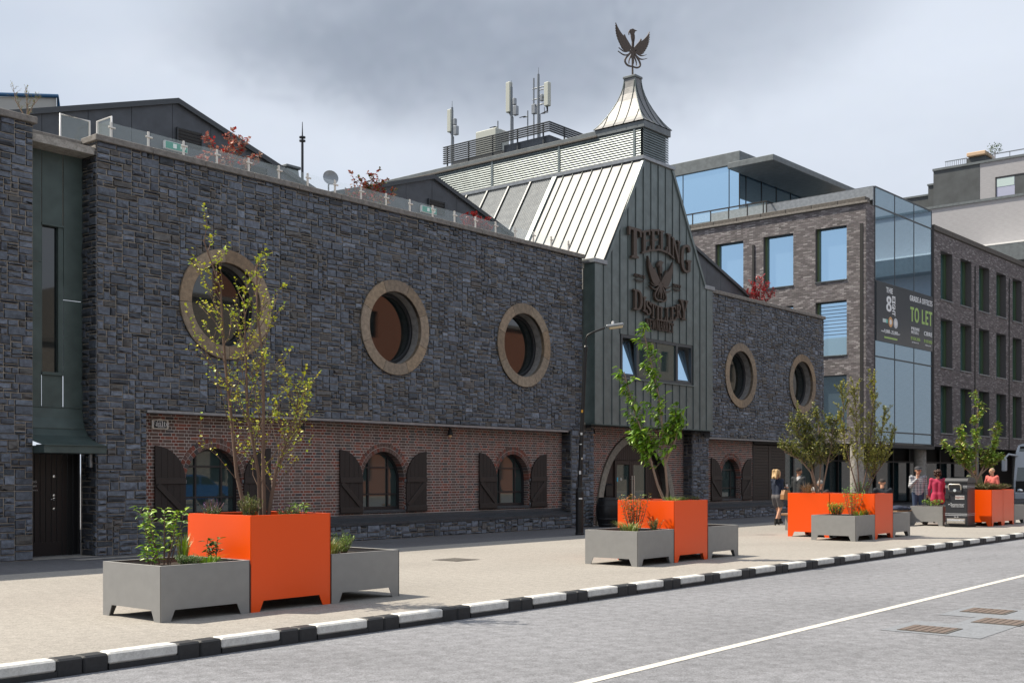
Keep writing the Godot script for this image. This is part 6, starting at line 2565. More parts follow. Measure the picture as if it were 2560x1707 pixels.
func build_planters() -> void:
	var gh := 0.575
	var oh := 1.062
	var og := "orange planters on the plaza"
	var gg := "low grey planters on the plaza"
	var G := [Color(0.13, 0.24, 0.02), Color(0.19, 0.30, 0.025), Color(0.07, 0.15, 0.02), Color(0.24, 0.34, 0.03)]
	var ROS := [Color(0.10, 0.14, 0.04), Color(0.17, 0.19, 0.05), Color(0.06, 0.10, 0.035)]
	var LAV := [Color(0.08, 0.14, 0.06), Color(0.12, 0.18, 0.07)]
	var DK := [Color(0.03, 0.07, 0.02), Color(0.05, 0.10, 0.025), Color(0.08, 0.14, 0.03)]
	var DRY := [Color(0.22, 0.17, 0.06), Color(0.16, 0.18, 0.05), Color(0.10, 0.14, 0.04)]
	# first group
	planter("low grey planter at the left of the nearest group", 6.80, 7.925, 10.06, 11.15, gh, mats.planter_grey, gg)
	planter("tall orange planter of the nearest group, holding a thin birch", 7.94, 9.09, 9.97, 11.15, oh, mats.orange, og)
	planter("low grey planter at the right of the nearest group", 9.105, 10.22, 10.06, 11.15, gh, mats.planter_grey, gg)
	var y1 := PLAZA + gh - 0.04
	var y2 := PLAZA + oh - 0.04
	small_tree("birch_tree", "thin many-stemmed birch with sparse yellow-green leaves in the nearest orange planter", Vector3(8.48, y2, 10.50),
		[[[-0.10, 0, 0], [-0.20, 0.49, 0.03], [-0.28, 1.2, 0.05], [-0.34, 1.81, 0.06], [-0.38, 2.32, 0.06], [-0.42, 2.7, 0.05], [-0.60, 3.25, 0.03]], [[0.07, 0, 0.05], [0.04, 0.5, 0.0], [-0.05, 1.2, -0.05], [-0.08, 1.9, -0.08], [-0.10, 2.5, -0.1]], [[0.12, 0, -0.04], [0.13, 0.7, -0.08], [0.13, 1.3, -0.1], [0.105, 1.9, -0.12], [0.06, 2.4, -0.12], [0.05, 2.95, -0.1]], [[0.16, 0, 0.0], [0.24, 0.55, 0.0], [0.40, 1.0, 0.05], [0.58, 1.5, 0.1]]],
		{r0 = 0.026, r1 = 0.007, shoots = 26, from = 0.14, len0 = 1.0, len1 = 0.34, tilt = 0.66, leaves = 6, twigs = 3, leaves2 = 4, leaf = 0.042, ratio = 0.75, rs = 0.006, tones = [Color(0.40, 0.40, 0.02), Color(0.33, 0.37, 0.02), Color(0.48, 0.42, 0.02), Color(0.22, 0.30, 0.03)]})
	leafy("leafy_shrub", "bright green broad-leaved shrub standing in the near left grey planter", Vector3(7.30, y1, 10.45), 9, 0.60, 0.26, 0.085, G, "leafy shrubs in the planters")
	leafy("leafy_plant", "small broad-leaved plant at the left edge of the near grey planter", Vector3(6.95, y1, 10.75), 4, 0.22, 0.10, 0.085, G)
	leafy("leafy_plant", "dark glossy young plant against the near orange panel", Vector3(7.75, y1, 10.75), 4, 0.26, 0.10, 0.085, DK)
	needle_bush("sea_thrift", "blue-green spiky clump at the front of the near grey planter", Vector3(7.25, y1, 10.98), 60, 0.15, 0.17, LAV, 0.04)
	grass("grass_tuft", "bright grass tuft beside the spiky clump in the near grey planter", Vector3(7.55, y1, 10.88), 170, 0.13, 0.22, G)
	grass("grass_tuft", "taller grass tuft behind the leafy shrub in the near grey planter", Vector3(7.62, y1, 10.35), 90, 0.38, 0.13, DRY + G)
	needle_bush("rosemary", "rosemary bush at the foot of the birch in the near orange planter", Vector3(8.15, y2, 10.85), 46, 0.30, 0.17, ROS, 0.034, "rosemary bushes in the planters")
	needle_bush("lavender", "lavender with purple heads left of the rosemary in the near orange planter", Vector3(8.08, y2, 10.25), 34, 0.24, 0.17, LAV, 0.03, "lavender in the planters", Color(0.10, 0.05, 0.16, 1))
	needle_bush("lavender", "lavender right of the rosemary in the near orange planter", Vector3(8.62, y2, 10.95), 40, 0.17, 0.2, LAV, 0.035, "lavender in the planters", Color(0.10, 0.05, 0.16, 1))
	leafy("leafy_plant", "yellow-green leafy plant at the right rim of the near orange planter", Vector3(8.93, y2, 10.80), 5, 0.16, 0.13, 0.06, G)
	leafy("leafy_shrub", "broad-leaved shrub rising behind the right edge of the near orange planter", Vector3(9.35, y1, 10.25), 6, 0.62, 0.17, 0.075, G, "leafy shrubs in the planters")
	needle_bush("rosemary", "rosemary bush in the near right grey planter", Vector3(9.62, y1, 10.75), 34, 0.30, 0.18, [Color(0.12, 0.22, 0.04), Color(0.18, 0.28, 0.05)], 0.036, "rosemary bushes in the planters")
	grass("grass_tuft", "arching grass at the left of the near right grey planter", Vector3(9.32, y1, 10.85), 190, 0.24, 0.24, DRY, 0.007)
	# second group
	planter("low grey planter in front of the lamp post, left of the middle group", 15.95, 17.075, 9.85, 10.92, gh, mats.planter_grey, gg)
	planter("tall orange planter of the middle group, holding a young cherry", 17.09, 18.215, 9.74, 10.92, oh, mats.orange, og)
	planter("low grey planter at the right of the middle group", 18.23, 19.34, 9.85, 10.92, gh, mats.planter_grey, gg)
	var CH := [Color(0.10, 0.20, 0.015), Color(0.15, 0.27, 0.02), Color(0.06, 0.13, 0.015), Color(0.20, 0.30, 0.025)]
	var cb := Vector3(17.78, y2, 10.30)
	small_tree("cherry_tree", "young cherry with wind-blown glossy leaves in the middle orange planter", cb,
		[[[0.0, 0, 0], [-0.14, 0.32, 0], [-0.245, 0.70, 0.02], [-0.34, 1.1, 0.03], [-0.55, 1.6, 0.02], [-0.74, 2.35, 0.0]], [[0.02, 0, 0], [0.05, 0.2, 0], [-0.01, 0.7, -0.02], [-0.035, 1.25, -0.03], [-0.12, 1.87, -0.03], [-0.24, 2.45, -0.03], [-0.40, 3.1, 0.0]], [[-0.01, 0.68, -0.02], [0.13, 1.02, -0.03], [0.22, 1.25, -0.03], [0.22, 1.6, -0.03]], [[-0.24, 0.70, 0.02], [-0.36, 0.95, 0.05], [-0.5, 1.15, 0.1]]],
		{r0 = 0.028, r1 = 0.007, shoots = 34, from = 0.33, len0 = 0.42, len1 = 0.2, tilt = 0.8, leaves = 12, leaf = 0.13, ratio = 0.46, rs = 0.006, wide = true, bark = "bark_pale", wind = RIGHT * -0.9 + Vector3(0, -0.35, 0), tones = CH})
	grass("grass_tuft", "long pale grass in the left grey planter of the middle group", Vector3(16.25, y1, 10.55), 200, 0.22, 0.3, [Color(0.20, 0.24, 0.08), Color(0.14, 0.2, 0.06), Color(0.26, 0.22, 0.1)], 0.008)
	leafy("nandina", "feathery orange-tipped shrub in front of the middle orange planter", Vector3(16.72, y1, 10.35), 16, 0.62, 0.34, 0.065, [Color(0.10, 0.13, 0.03), Color(0.20, 0.14, 0.03), Color(0.26, 0.09, 0.02), Color(0.07, 0.10, 0.03)])
	needle_bush("rosemary", "pale rosemary in the left grey planter of the middle group", Vector3(16.78, y1, 10.72), 26, 0.26, 0.15, LAV + [Color(0.17, 0.24, 0.09)], 0.04, "rosemary bushes in the planters")
	grass("grass_tuft", "grass at the foot of the cherry in the middle orange planter", Vector3(17.5, y2, 10.6), 120, 0.14, 0.25, G + DRY)
	grass("grass_tuft", "reddish grass at the right of the middle orange planter", Vector3(18.0, y2, 10.55), 120, 0.13, 0.2, DRY)
	needle_bush("rosemary", "small dark rosemary at the right rim of the middle orange planter", Vector3(18.08, y2, 10.75), 26, 0.13, 0.1, ROS, 0.03, "rosemary bushes in the planters")
	needle_bush("rosemary", "low rosemary in the right grey planter of the middle group", Vector3(18.75, y1, 10.2), 34, 0.17, 0.26, [Color(0.12, 0.22, 0.04), Color(0.18, 0.28, 0.05)], 0.036, "rosemary bushes in the planters")
	# third group
	planter("low grey planter at the left of the third group, with a round bush", 25.13, 26.23, 9.66, 10.74, gh, mats.planter_grey, gg)
	planter("front orange planter of the third group, holding the right tall shrub", 26.24, 27.32, 9.62, 10.74, oh, mats.orange, og)
	planter("rear orange planter of the third group, holding the left tall shrub", 26.24, 27.32, 8.52, 9.61, oh, mats.orange, og)
	planter("low grey planter at the right of the third group", 27.335, 28.43, 9.66, 10.74, gh, mats.planter_grey, gg)
	small_tree("tall_shrub", "dense evergreen many-stemmed shrub in the third group, leaning left", Vector3(26.70, y2, 9.10),
		[[[0, 0, 0], [-0.10, 0.5, 0], [-0.20, 1.0, 0.1], [-0.35, 1.9, 0.1]], [[0.05, 0, 0.1], [0.1, 0.6, 0.15], [0.1, 1.2, 0.2], [0.05, 1.9, 0.2]], [[-0.05, 0, -0.1], [-0.2, 0.55, -0.1], [-0.45, 0.85, -0.1], [-0.85, 1.05, -0.1]], [[0.08, 0, 0], [0.2, 0.6, 0], [0.32, 1.2, 0], [0.38, 1.8, 0]], [[-0.02, 0, 0.05], [-0.15, 0.7, 0.1], [-0.35, 1.3, 0.15], [-0.55, 1.7, 0.15]]],
		{r0 = 0.024, r1 = 0.008, shoots = 34, from = 0.36, len0 = 0.6, len1 = 0.36, tilt = 0.8, leaves = 20, twigs = 3, leaves2 = 10, leaf = 0.06, ratio = 0.55, rs = 0.006, bark = "bark_pale", tones = [Color(0.10, 0.12, 0.03), Color(0.17, 0.18, 0.04), Color(0.22, 0.21, 0.05), Color(0.05, 0.07, 0.03)]})
	small_tree("tall_shrub", "tall twiggy shrub with tiny yellow leaves in the third group", Vector3(26.85, y2, 10.15),
		[[[0, 0, 0], [0.12, 0.6, 0], [0.2, 1.3, 0], [0.28, 2.0, 0], [0.30, 2.85, 0]], [[-0.05, 0, 0], [-0.1, 0.7, 0], [-0.1, 1.4, 0.05], [-0.12, 2.0, 0.05], [-0.15, 2.6, 0.05]], [[0.05, 0, 0], [0.25, 0.5, 0], [0.45, 1.2, 0], [0.55, 2.0, 0]], [[-0.08, 0, 0], [-0.25, 0.6, 0], [-0.40, 1.3, 0], [-0.45, 2.1, 0], [-0.48, 2.6, 0]], [[0.1, 0, 0], [0.35, 0.5, 0], [0.62, 0.9, 0], [0.75, 1.5, 0]]],
		{r0 = 0.018, r1 = 0.006, shoots = 36, from = 0.22, len0 = 0.62, len1 = 0.26, tilt = 0.55, leaves = 20, twigs = 3, leaves2 = 9, leaf = 0.046, ratio = 0.6, rs = 0.005, tones = [Color(0.22, 0.22, 0.04), Color(0.28, 0.26, 0.05), Color(0.14, 0.15, 0.04)]})
	leafy("round_bush", "round bright green bush in the left grey planter of the third group", Vector3(25.42, y1, 10.15), 34, 0.32, 0.22, 0.05, G)
	leafy("leafy_shrub", "fresh green shrub in front of the orange planters of the third group", Vector3(25.98, y1, 10.3), 10, 0.66, 0.28, 0.06, [Color(0.10, 0.24, 0.03), Color(0.15, 0.30, 0.03), Color(0.06, 0.14, 0.03)], "leafy shrubs in the planters")
	grass("grass_tuft", "grass under the fresh green shrub of the third group", Vector3(25.85, y1, 10.5), 120, 0.2, 0.25, G)
	grass("grass_tuft", "dark upright grass at the right of the third group's left planter", Vector3(26.1, y1, 10.6), 60, 0.2, 0.12, DK)
	grass("dry_grass", "brown dry grass leaning left out of the third group's rear planter", Vector3(26.42, y2, 8.95), 150, 0.34, 0.28, [Color(0.22, 0.13, 0.07), Color(0.16, 0.10, 0.06)], 0.008)
	leafy("leafy_plant", "fresh green plant at the right rim of the third group's orange planter", Vector3(27.15, y2, 10.0), 7, 0.30, 0.22, 0.07, [Color(0.13, 0.28, 0.03), Color(0.18, 0.34, 0.03)])
	leafy("leafy_plant", "dark low plant in the right grey planter of the third group", Vector3(27.6, y1, 10.3), 6, 0.14, 0.16, 0.06, DK)
	# fourth group, beyond the litter bin
	planter("left orange planter beyond the litter bin", 34.98, 36.02, 9.55, 10.69, oh, mats.orange, og)
	planter("right orange planter beyond the litter bin", 36.03, 37.1, 9.55, 10.69, oh, mats.orange, og)
	planter("grey planter with low shrubs behind the litter bin", 34.25, 35.35, 8.55, 9.52, gh, mats.planter_grey, gg)
	planter("grey planter at the right edge beyond the last orange planter", 37.12, 38.2, 9.6, 10.69, gh, mats.planter_grey, gg)
	small_tree("hornbeam_tree", "upright young tree with pale green leaves beyond the litter bin", Vector3(35.75, y2, 10.0),
		[[[0.0, 0, 0], [0.0, 0.5, 0], [-0.02, 1.2, 0], [0.02, 2.0, 0], [0.02, 2.9, 0]], [[0.03, 0.35, 0], [0.25, 0.8, 0], [0.5, 1.2, 0], [0.62, 1.9, 0]], [[-0.02, 0.4, 0], [-0.25, 0.75, 0], [-0.45, 1.2, 0], [-0.5, 1.8, 0]], [[-0.1, 0, 0.05], [-0.12, 0.5, 0], [-0.5, 0.85, 0], [-0.98, 1.35, 0]], [[0.05, 0.45, 0], [0.35, 0.72, 0], [0.78, 0.95, 0]]],
		{r0 = 0.032, r1 = 0.008, shoots = 26, from = 0.34, len0 = 0.42, len1 = 0.24, tilt = 0.7, leaves = 13, leaf = 0.125, ratio = 0.6, rs = 0.007, wide = true, bark = "bark_pale", tones = [Color(0.18, 0.27, 0.04), Color(0.13, 0.22, 0.03), Color(0.25, 0.33, 0.07), Color(0.22, 0.20, 0.04)]})
	needle_bush("heath", "low reddish green heath filling the orange planters beyond the bin", Vector3(36.0, y2, 10.2), 190, 0.27, 0.75, [Color(0.08, 0.12, 0.04), Color(0.14, 0.15, 0.05), Color(0.16, 0.08, 0.04)], 0.05)
	leafy("leafy_plant", "leafy plants in the grey planter behind the litter bin", Vector3(34.65, y1, 9.1), 14, 0.22, 0.34, 0.08, G + DK)
	needle_bush("heath", "olive shrub in the grey planter at the right edge", Vector3(37.6, y1, 10.2), 60, 0.28, 0.3, ROS, 0.05)
	# roof terrace trees
	var RED := [Color(0.42, 0.30, 0.24), Color(0.50, 0.36, 0.28), Color(0.45, 0.02, 0.02), Color(0.36, 0.16, 0.12), Color(0.52, 0.42, 0.34)]
	var maples := [[16.95, -1.5, 1.5, 0.78, RED, "pink and red leaved roof tree before the left roof pavilion"], [21.55, -1.4, 1.45, 0.62, [Color(0.32, 0.05, 0.05), Color(0.25, 0.10, 0.05), Color(0.10, 0.14, 0.03), Color(0.35, 0.18, 0.12)], "thin red and green roof tree in the middle of the terrace"], [25.75, -1.4, 1.05, 0.55, [Color(0.30, 0.03, 0.03), Color(0.22, 0.03, 0.03)], "dark red roof tree beside the zinc roof slope"], [44.0, -1.5, 1.55, 0.55, [Color(0.46, 0.04, 0.06), Color(0.40, 0.10, 0.10)], "bright red roof tree above the right stone wing"]]
	for q in maples:
		var sp: float = q[3]
		small_tree("roof_maple", q[5], Vector3(q[0], 8.3, q[1]),
			[[[0, 0, 0], [0.0, 0.35, 0], [-sp * 0.3, q[2] * 0.6, 0], [-sp * 0.7, q[2] * 0.9, 0]], [[0, 0.2, 0], [sp * 0.2, q[2] * 0.55, 0], [sp * 0.6, q[2] * 0.85, 0]], [[0, 0.2, 0], [0.0, q[2] * 0.6, 0.1], [sp * 0.1, q[2], 0.1]], [[0, 0.2, 0], [-sp * 0.4, q[2] * 0.4, 0], [-sp * 0.9, q[2] * 0.6, 0]], [[0, 0.2, 0], [sp * 0.5, q[2] * 0.4, 0], [sp * 0.95, q[2] * 0.62, 0]]],
			{r0 = 0.025, r1 = 0.006, shoots = 16, from = 0.35, len0 = 0.4, len1 = 0.25, tilt = 0.9, leaves = 6, twigs = 1, leaves2 = 4, leaf = 0.095, ratio = 0.75, rs = 0.006, mat = "leaf_red", tones = q[4]}, "maples on the roof terrace")
	small_tree("olive_tree", "sparse olive tree on top of the left stone tower", Vector3(11.45, 8.55, -0.55),
		[[[0, 0, 0], [0.05, 0.2, 0], [0.15, 0.42, 0], [0.3, 0.6, 0]], [[0, 0, 0], [-0.05, 0.25, 0], [-0.2, 0.5, 0], [-0.25, 0.8, 0]], [[0.02, 0.1, 0], [0.02, 0.4, 0], [0.0, 0.75, 0]]],
		{r0 = 0.016, r1 = 0.004, shoots = 13, from = 0.3, len0 = 0.26, len1 = 0.14, tilt = 0.7, leaves = 7, leaf = 0.04, ratio = 0.35, rs = 0.004, bark = "bark_pale", tones = [Color(0.10, 0.11, 0.05), Color(0.16, 0.16, 0.07), Color(0.20, 0.18, 0.05)]})


# ---------------------------------------------------------------- street furniture, road iron, masts, bus

func build_street() -> void:
	lamp_post()
	litter_bin()
	bench()
	road_iron()
	masts()
	coach()


func lamp_post() -> void:
	var t := thing("lamp_post", "black street lamp post standing before the zinc gable", "lamp post", Vector3(24.08, 0.09, 3.75))
	var p := MB.new()
	p.lathe([Vector2(0.115, -0.2), Vector2(0.115, 0.05), Vector2(0.105, 0.07), Vector2(0.105, 1.12), Vector2(0.085, 1.2), Vector2(0.062, 1.24)], Vector3.ZERO, 16)
	obj("base_column", p, mats.black_paint, t)
	var s := MB.new()
	s.tube([Vector3(0, 1.2, 0), Vector3(0.05, 3.2, 0.06), Vector3(0.10, 4.83, 0.12)], [0.062, 0.052, 0.045], 12)
	obj("shaft", s, mats.black_paint, t)
	var sl := MB.new()
	sl.lathe([Vector2(0.054, 4.74), Vector2(0.054, 4.86), Vector2(0.03, 4.9)], Vector3(0.1, 0, 0.12), 12)
	obj("sleeve", sl, mats.black_paint, t)
	var a := MB.new()
	a.tube([Vector3(0.10, 4.85, 0.12), Vector3(0.10, 5.05, 0.12), Vector3(0.13, 5.16, 0.155), Vector3(0.22, 5.24, 0.26), Vector3(0.42, 5.36, 0.5)], [0.026, 0.026, 0.026, 0.026, 0.026], 8)
	obj("arm", a, mats.black_paint, t)
	var dir := Vector3(0.6388, 0.13, 0.7694).normalized()
	var bs := Basis(dir, Vector3.UP - dir * dir.y, dir.cross(Vector3.UP)).orthonormalized()
	var h := MB.new()
	h.cbox(Vector3(0.58, 5.42, 0.70), Vector3(0.46, 0.075, 0.17), 0.025, bs)
	obj("lantern", h, mats.steel_grey, t)
	var g := MB.new()
	g.cbox(Vector3(0.60, 5.365, 0.72), Vector3(0.36, 0.06, 0.14), 0.02, bs)
	obj("diffuser", g, mat("amber_diffuser", Color(0.55, 0.45, 0.28), 0.25), t)
	var c := MB.new()
	c.lathe([Vector2(0.035, 0.0), Vector2(0.035, 0.06), Vector2(0.0, 0.075)], Vector3(0.55, 5.455, 0.66), 10)
	obj("photocell", c, mats.white_paint, t)
	for q in [[1.62, 0.05, 0.09, Color(0.6, 0.6, 0.6)], [1.98, 0.04, 0.05, Color(0.5, 0.45, 0.38)], [2.35, 0.055, 0.025, Color(0.65, 0.65, 0.62)], [2.62, 0.05, 0.06, Color(0.62, 0.62, 0.6)], [3.2, 0.05, 0.07, Color(0.6, 0.3, 0.02)], [0.95, 0.09, 0.04, Color(0.6, 0.6, 0.6)]]:
		var k := MB.new()
		k.col = q[3]
		var ang := rnd(1.9, 2.7)
		var r: float = 0.061 if q[0] > 1.2 else 0.108
		var o := Vector3(0.045 * (q[0] - 1.2) / 2.0, q[0], 0.05 * (q[0] - 1.2) / 2.0) if q[0] > 1.2 else Vector3(0, q[0], 0)
		k.box(o + Vector3(cos(ang), 0, sin(ang)) * r, Vector3(q[1], q[2], 0.006), Basis(Vector3.UP, PI / 2 - ang))
		obj("sticker", k, mats["print"], t)


func litter_bin() -> void:
	var t := thing("litter_bin", "tall dark grey solar litter bin with a silver handle beside the orange planters", "bin", Vector3(33.92, PLAZA, 9.70))
	# local: x from the front (-x side) to the back, z across; front faces -x
	var b := MB.new()
	b.cspan(Vector3(0.0, 0.03, 0.0), Vector3(0.68, 1.27, 0.63), 0.02)
	obj("body", b, mats.bin_body, t)
	var ft := MB.new()
	ft.cspan(Vector3(-0.02, 0.0, -0.02), Vector3(0.70, 0.08, 0.65), 0.01)
	obj("plinth", ft, mats.black_soft, t)
	var hd := MB.new()
	var pr := PackedVector2Array([Vector2(-0.01, 1.27), Vector2(-0.015, 1.33), Vector2(0.06, 1.41), Vector2(0.34, 1.44), Vector2(0.62, 1.41), Vector2(0.70, 1.33), Vector2(0.69, 1.27)])
	hd.prism(pr, Transform3D.IDENTITY, -0.01, 0.64)
	obj("hood", hd, mats.bin_body, t)
	var sp := MB.new()
	sp.box(Vector3(0.34, 1.445, 0.315), Vector3(0.42, 0.012, 0.5))
	obj("solar_panel", sp, mats.glass_dark, t)
	var slot := MB.new()
	slot.span(Vector3(-0.012, 1.0, 0.08), Vector3(0.0, 1.22, 0.50))
	obj("slot", slot, mats.black_soft, t)
	var dr := MB.new()
	dr.prism(PackedVector2Array([Vector2(-0.05, 1.02), Vector2(-0.012, 0.97), Vector2(-0.012, 1.12), Vector2(-0.03, 1.13)]), Transform3D.IDENTITY, 0.1, 0.48)
	obj("drawer", dr, mats.bin_body, t)
	var hn := MB.new()
	hn.tube([Vector3(-0.03, 1.08, 0.12), Vector3(-0.075, 1.2, 0.11), Vector3(-0.08, 1.235, 0.15), Vector3(-0.08, 1.235, 0.43), Vector3(-0.075, 1.2, 0.47), Vector3(-0.03, 1.08, 0.46)], [0.018, 0.018, 0.018, 0.018, 0.018, 0.018], 8)
	obj("handle", hn, mats.stainless, t)
	var dc := MB.new()
	dc.col = Color(0.5, 0.55, 0.58)
	var xb := Transform3D(Basis(Vector3.UP, -PI / 2), Vector3(-0.052, 0, 0))
	for i in 16:
		var a0 := TAU * i / 16
		var a1 := TAU * (i + 1) / 16
		dc.tri(xb * Vector3(0.29, 1.06, 0.0), xb * Vector3(0.29 + cos(a0) * 0.045, 1.06 + sin(a0) * 0.04, 0.0), xb * Vector3(0.29 + cos(a1) * 0.045, 1.06 + sin(a1) * 0.04, 0.0))
	obj("badge", dc, mats["print"], t)
	var pl := MB.new()
	pl.cspan(Vector3(-0.075, 0.13, 0.06), Vector3(-0.005, 0.22, 0.56), 0.02)
	obj("foot_pedal", pl, mats.chrome, t)
	var pp := MB.new()
	pp.span(Vector3(-0.008, 0.10, 0.05), Vector3(-0.002, 0.25, 0.57))
	obj("pedal_plate", pp, mats.stainless, t)
	for q in [[1.19, 0.0, 0.08], [1.145, 0.0, 0.08], [1.19, 0.5, 0.63], [1.145, 0.5, 0.63], [0.385, 0.0, 0.63], [0.34, 0.0, 0.63]]:
		var s := MB.new()
		s.col = Color(0.45, 0.47, 0.5)
		s.span(Vector3(-0.006, q[0] - 0.008, q[1]), Vector3(-0.001, q[0] + 0.008, q[2]))
		obj("stripe", s, mats["print"], t)
	for y in [1.19, 1.145, 0.385, 0.34]:
		var s := MB.new()
		s.col = Color(0.3, 0.3, 0.32)
		s.span(Vector3(0.02, y - 0.008, 0.631), Vector3(0.66, y + 0.008, 0.636))
		obj("stripe", s, mats["print"], t)
	var lb := MB.new()
	lb.col = Color(0.55, 0.55, 0.54)
	lb.span(Vector3(-0.007, 0.80, 0.29), Vector3(-0.001, 0.92, 0.55))
	obj("label", lb, mats["print"], t)
	var turn := -PI / 2
	for i in 3:
		var w := words("lettering", ["Comhairle Cathrach", "Bhaile Átha Cliath", "Dublin City Council"][i], Vector3(-0.006, 0.66 - 0.035 * i, 0.36), 0.028, Color(0.5, 0.52, 0.55), t, 0.004, "Droid Sans", true, turn)
		w.name = "lettering"
	words("lettering", "bigbelly", Vector3(-0.009, 0.86, 0.42), 0.045, Color(0.2, 0.05, 0.03), t, 0.004, "Droid Serif", true, turn)
	words("number", "No. 86", Vector3(-0.006, 0.295, 0.32), 0.03, Color(0.55, 0.56, 0.58), t, 0.004, "Droid Sans", true, turn)
	var em := MB.new()
	em.col = Color(0.5, 0.52, 0.55)
	for q in [[0.13, 0.655], [0.17, 0.685], [0.17, 0.625], [0.10, 0.65]]:
		em.span(Vector3(-0.006, q[1] - 0.012, q[0] - 0.012), Vector3(-0.001, q[1] + 0.012, q[0] + 0.012))
	obj("emblem", em, mats["print"], t)
	var lk := MB.new()
	lk.span(Vector3(-0.03, 0.82, 0.0), Vector3(0.0, 0.92, 0.12))
	obj("latch", lk, mats.black_soft, t)


func bench() -> void:
	var t := thing("bench", "white framed bench with a timber seat between the planters", "bench", Vector3(33.15, PLAZA, 7.85))
	var f := MB.new()
	f.cspan(Vector3(0, 0, 0.0), Vector3(0.03, 0.42, 0.10), 0.006)
	f.cspan(Vector3(0, 0, 0.62), Vector3(0.03, 0.42, 0.74), 0.006)
	f.cspan(Vector3(0, 0.34, 0.10), Vector3(0.03, 0.42, 0.62), 0.006)
	f.cspan(Vector3(0.03, 0.34, 0.02), Vector3(1.1, 0.41, 0.06), 0.006)
	f.cspan(Vector3(0.03, 0.0, 0.70), Vector3(1.1, 0.41, 0.735), 0.006)
	obj("frame", f, mats.planter_grey, t)
	for i in 5:
		var s := MB.new()
		s.cspan(Vector3(-0.02, 0.42, 0.0 + i * 0.15), Vector3(1.12, 0.465, 0.14 + i * 0.15), 0.008)
		obj("seat_slat", s, mats.timber, t)
	var j := thing("folded_jacket", "dark blue jacket lying bundled on the bench", "jacket", Vector3(33.5, PLAZA + 0.465, 8.45))
	var mb := MB.new()
	mb.col = Color(0.02, 0.03, 0.055)
	for q in [[0.0, 0.06, 0.0, 0.26, 0.09, 0.18], [0.28, 0.05, 0.05, 0.28, 0.07, 0.15], [-0.18, 0.04, -0.04, 0.2, 0.06, 0.16], [0.5, 0.035, 0.1, 0.16, 0.05, 0.12]]:
		mb.ball(Vector3(q[0], q[1], q[2]), Vector3(q[3], q[4], q[5]), 12, 8)
	obj("cloth", mb, mats.cloth, j)


func road_iron() -> void:
	# patched road around three covers; and a small grating in the plaza
	var p := MB.new()
	for q in [[Vector2(12.0, 16.62), Vector2(13.0, 16.62), Vector2(13.0, 17.66), Vector2(12.0, 17.66)], [Vector2(13.0, 17.05), Vector2(13.75, 17.05), Vector2(13.75, 17.66), Vector2(13.0, 17.66)], [Vector2(13.75, 16.62), Vector2(14.9, 16.62), Vector2(14.9, 17.66), Vector2(13.75, 17.66)]]:
		p.quad(Vector3(q[3].x, 0.004, q[3].y), Vector3(q[2].x, 0.004, q[2].y), Vector3(q[1].x, 0.004, q[1].y), Vector3(q[0].x, 0.004, q[0].y))
	struct("road_patch", p, mat("patch", Color(0.21, 0.225, 0.25), 0.75, 0.0, {tone = tex["resin"], scale = 0.9}))
	for q in [[12.36, 17.02, "rusty access cover in the left lobe of the grey road patch"], [14.45, 16.98, "rusty access cover in the far lobe of the grey road patch"], [13.5, 17.42, "rusty access cover low in the middle of the road patch"]]:
		var t := thing("access_cover", q[2], "manhole cover", Vector3(q[0], 0.004, q[1]), 0.0, "access covers in the road patch")
		var f := MB.new()
		f.span(Vector3(-0.26, 0.0, -0.26), Vector3(0.26, 0.006, 0.26))
		obj("frame", f, mats.weathered, t)
		for i in 6:
			for k in 6:
				var s := MB.new()
				s.cspan(Vector3(-0.24 + i * 0.08, 0.006, -0.24 + k * 0.08), Vector3(-0.175 + i * 0.08, 0.011, -0.175 + k * 0.08), 0.002)
				obj("stud", s, mat("rust", Color(0.13, 0.10, 0.085), 0.8), t)
	for i in 40:
		pass
	var g := thing("plaza_grating", "small rusty drain grating set in the beige plaza", "drain", Vector3(15.2, PLAZA + 0.002, 7.55))
	var gf := MB.new()
	gf.span(Vector3(-0.3, -0.01, -0.3), Vector3(0.3, 0.004, 0.3))
	obj("frame", gf, mats.weathered, g)
	for i in 8:
		var s := MB.new()
		s.cspan(Vector3(-0.26 + i * 0.068, 0.004, -0.26), Vector3(-0.22 + i * 0.068, 0.009, 0.26), 0.002)
		obj("bar", s, mats.weathered, g)


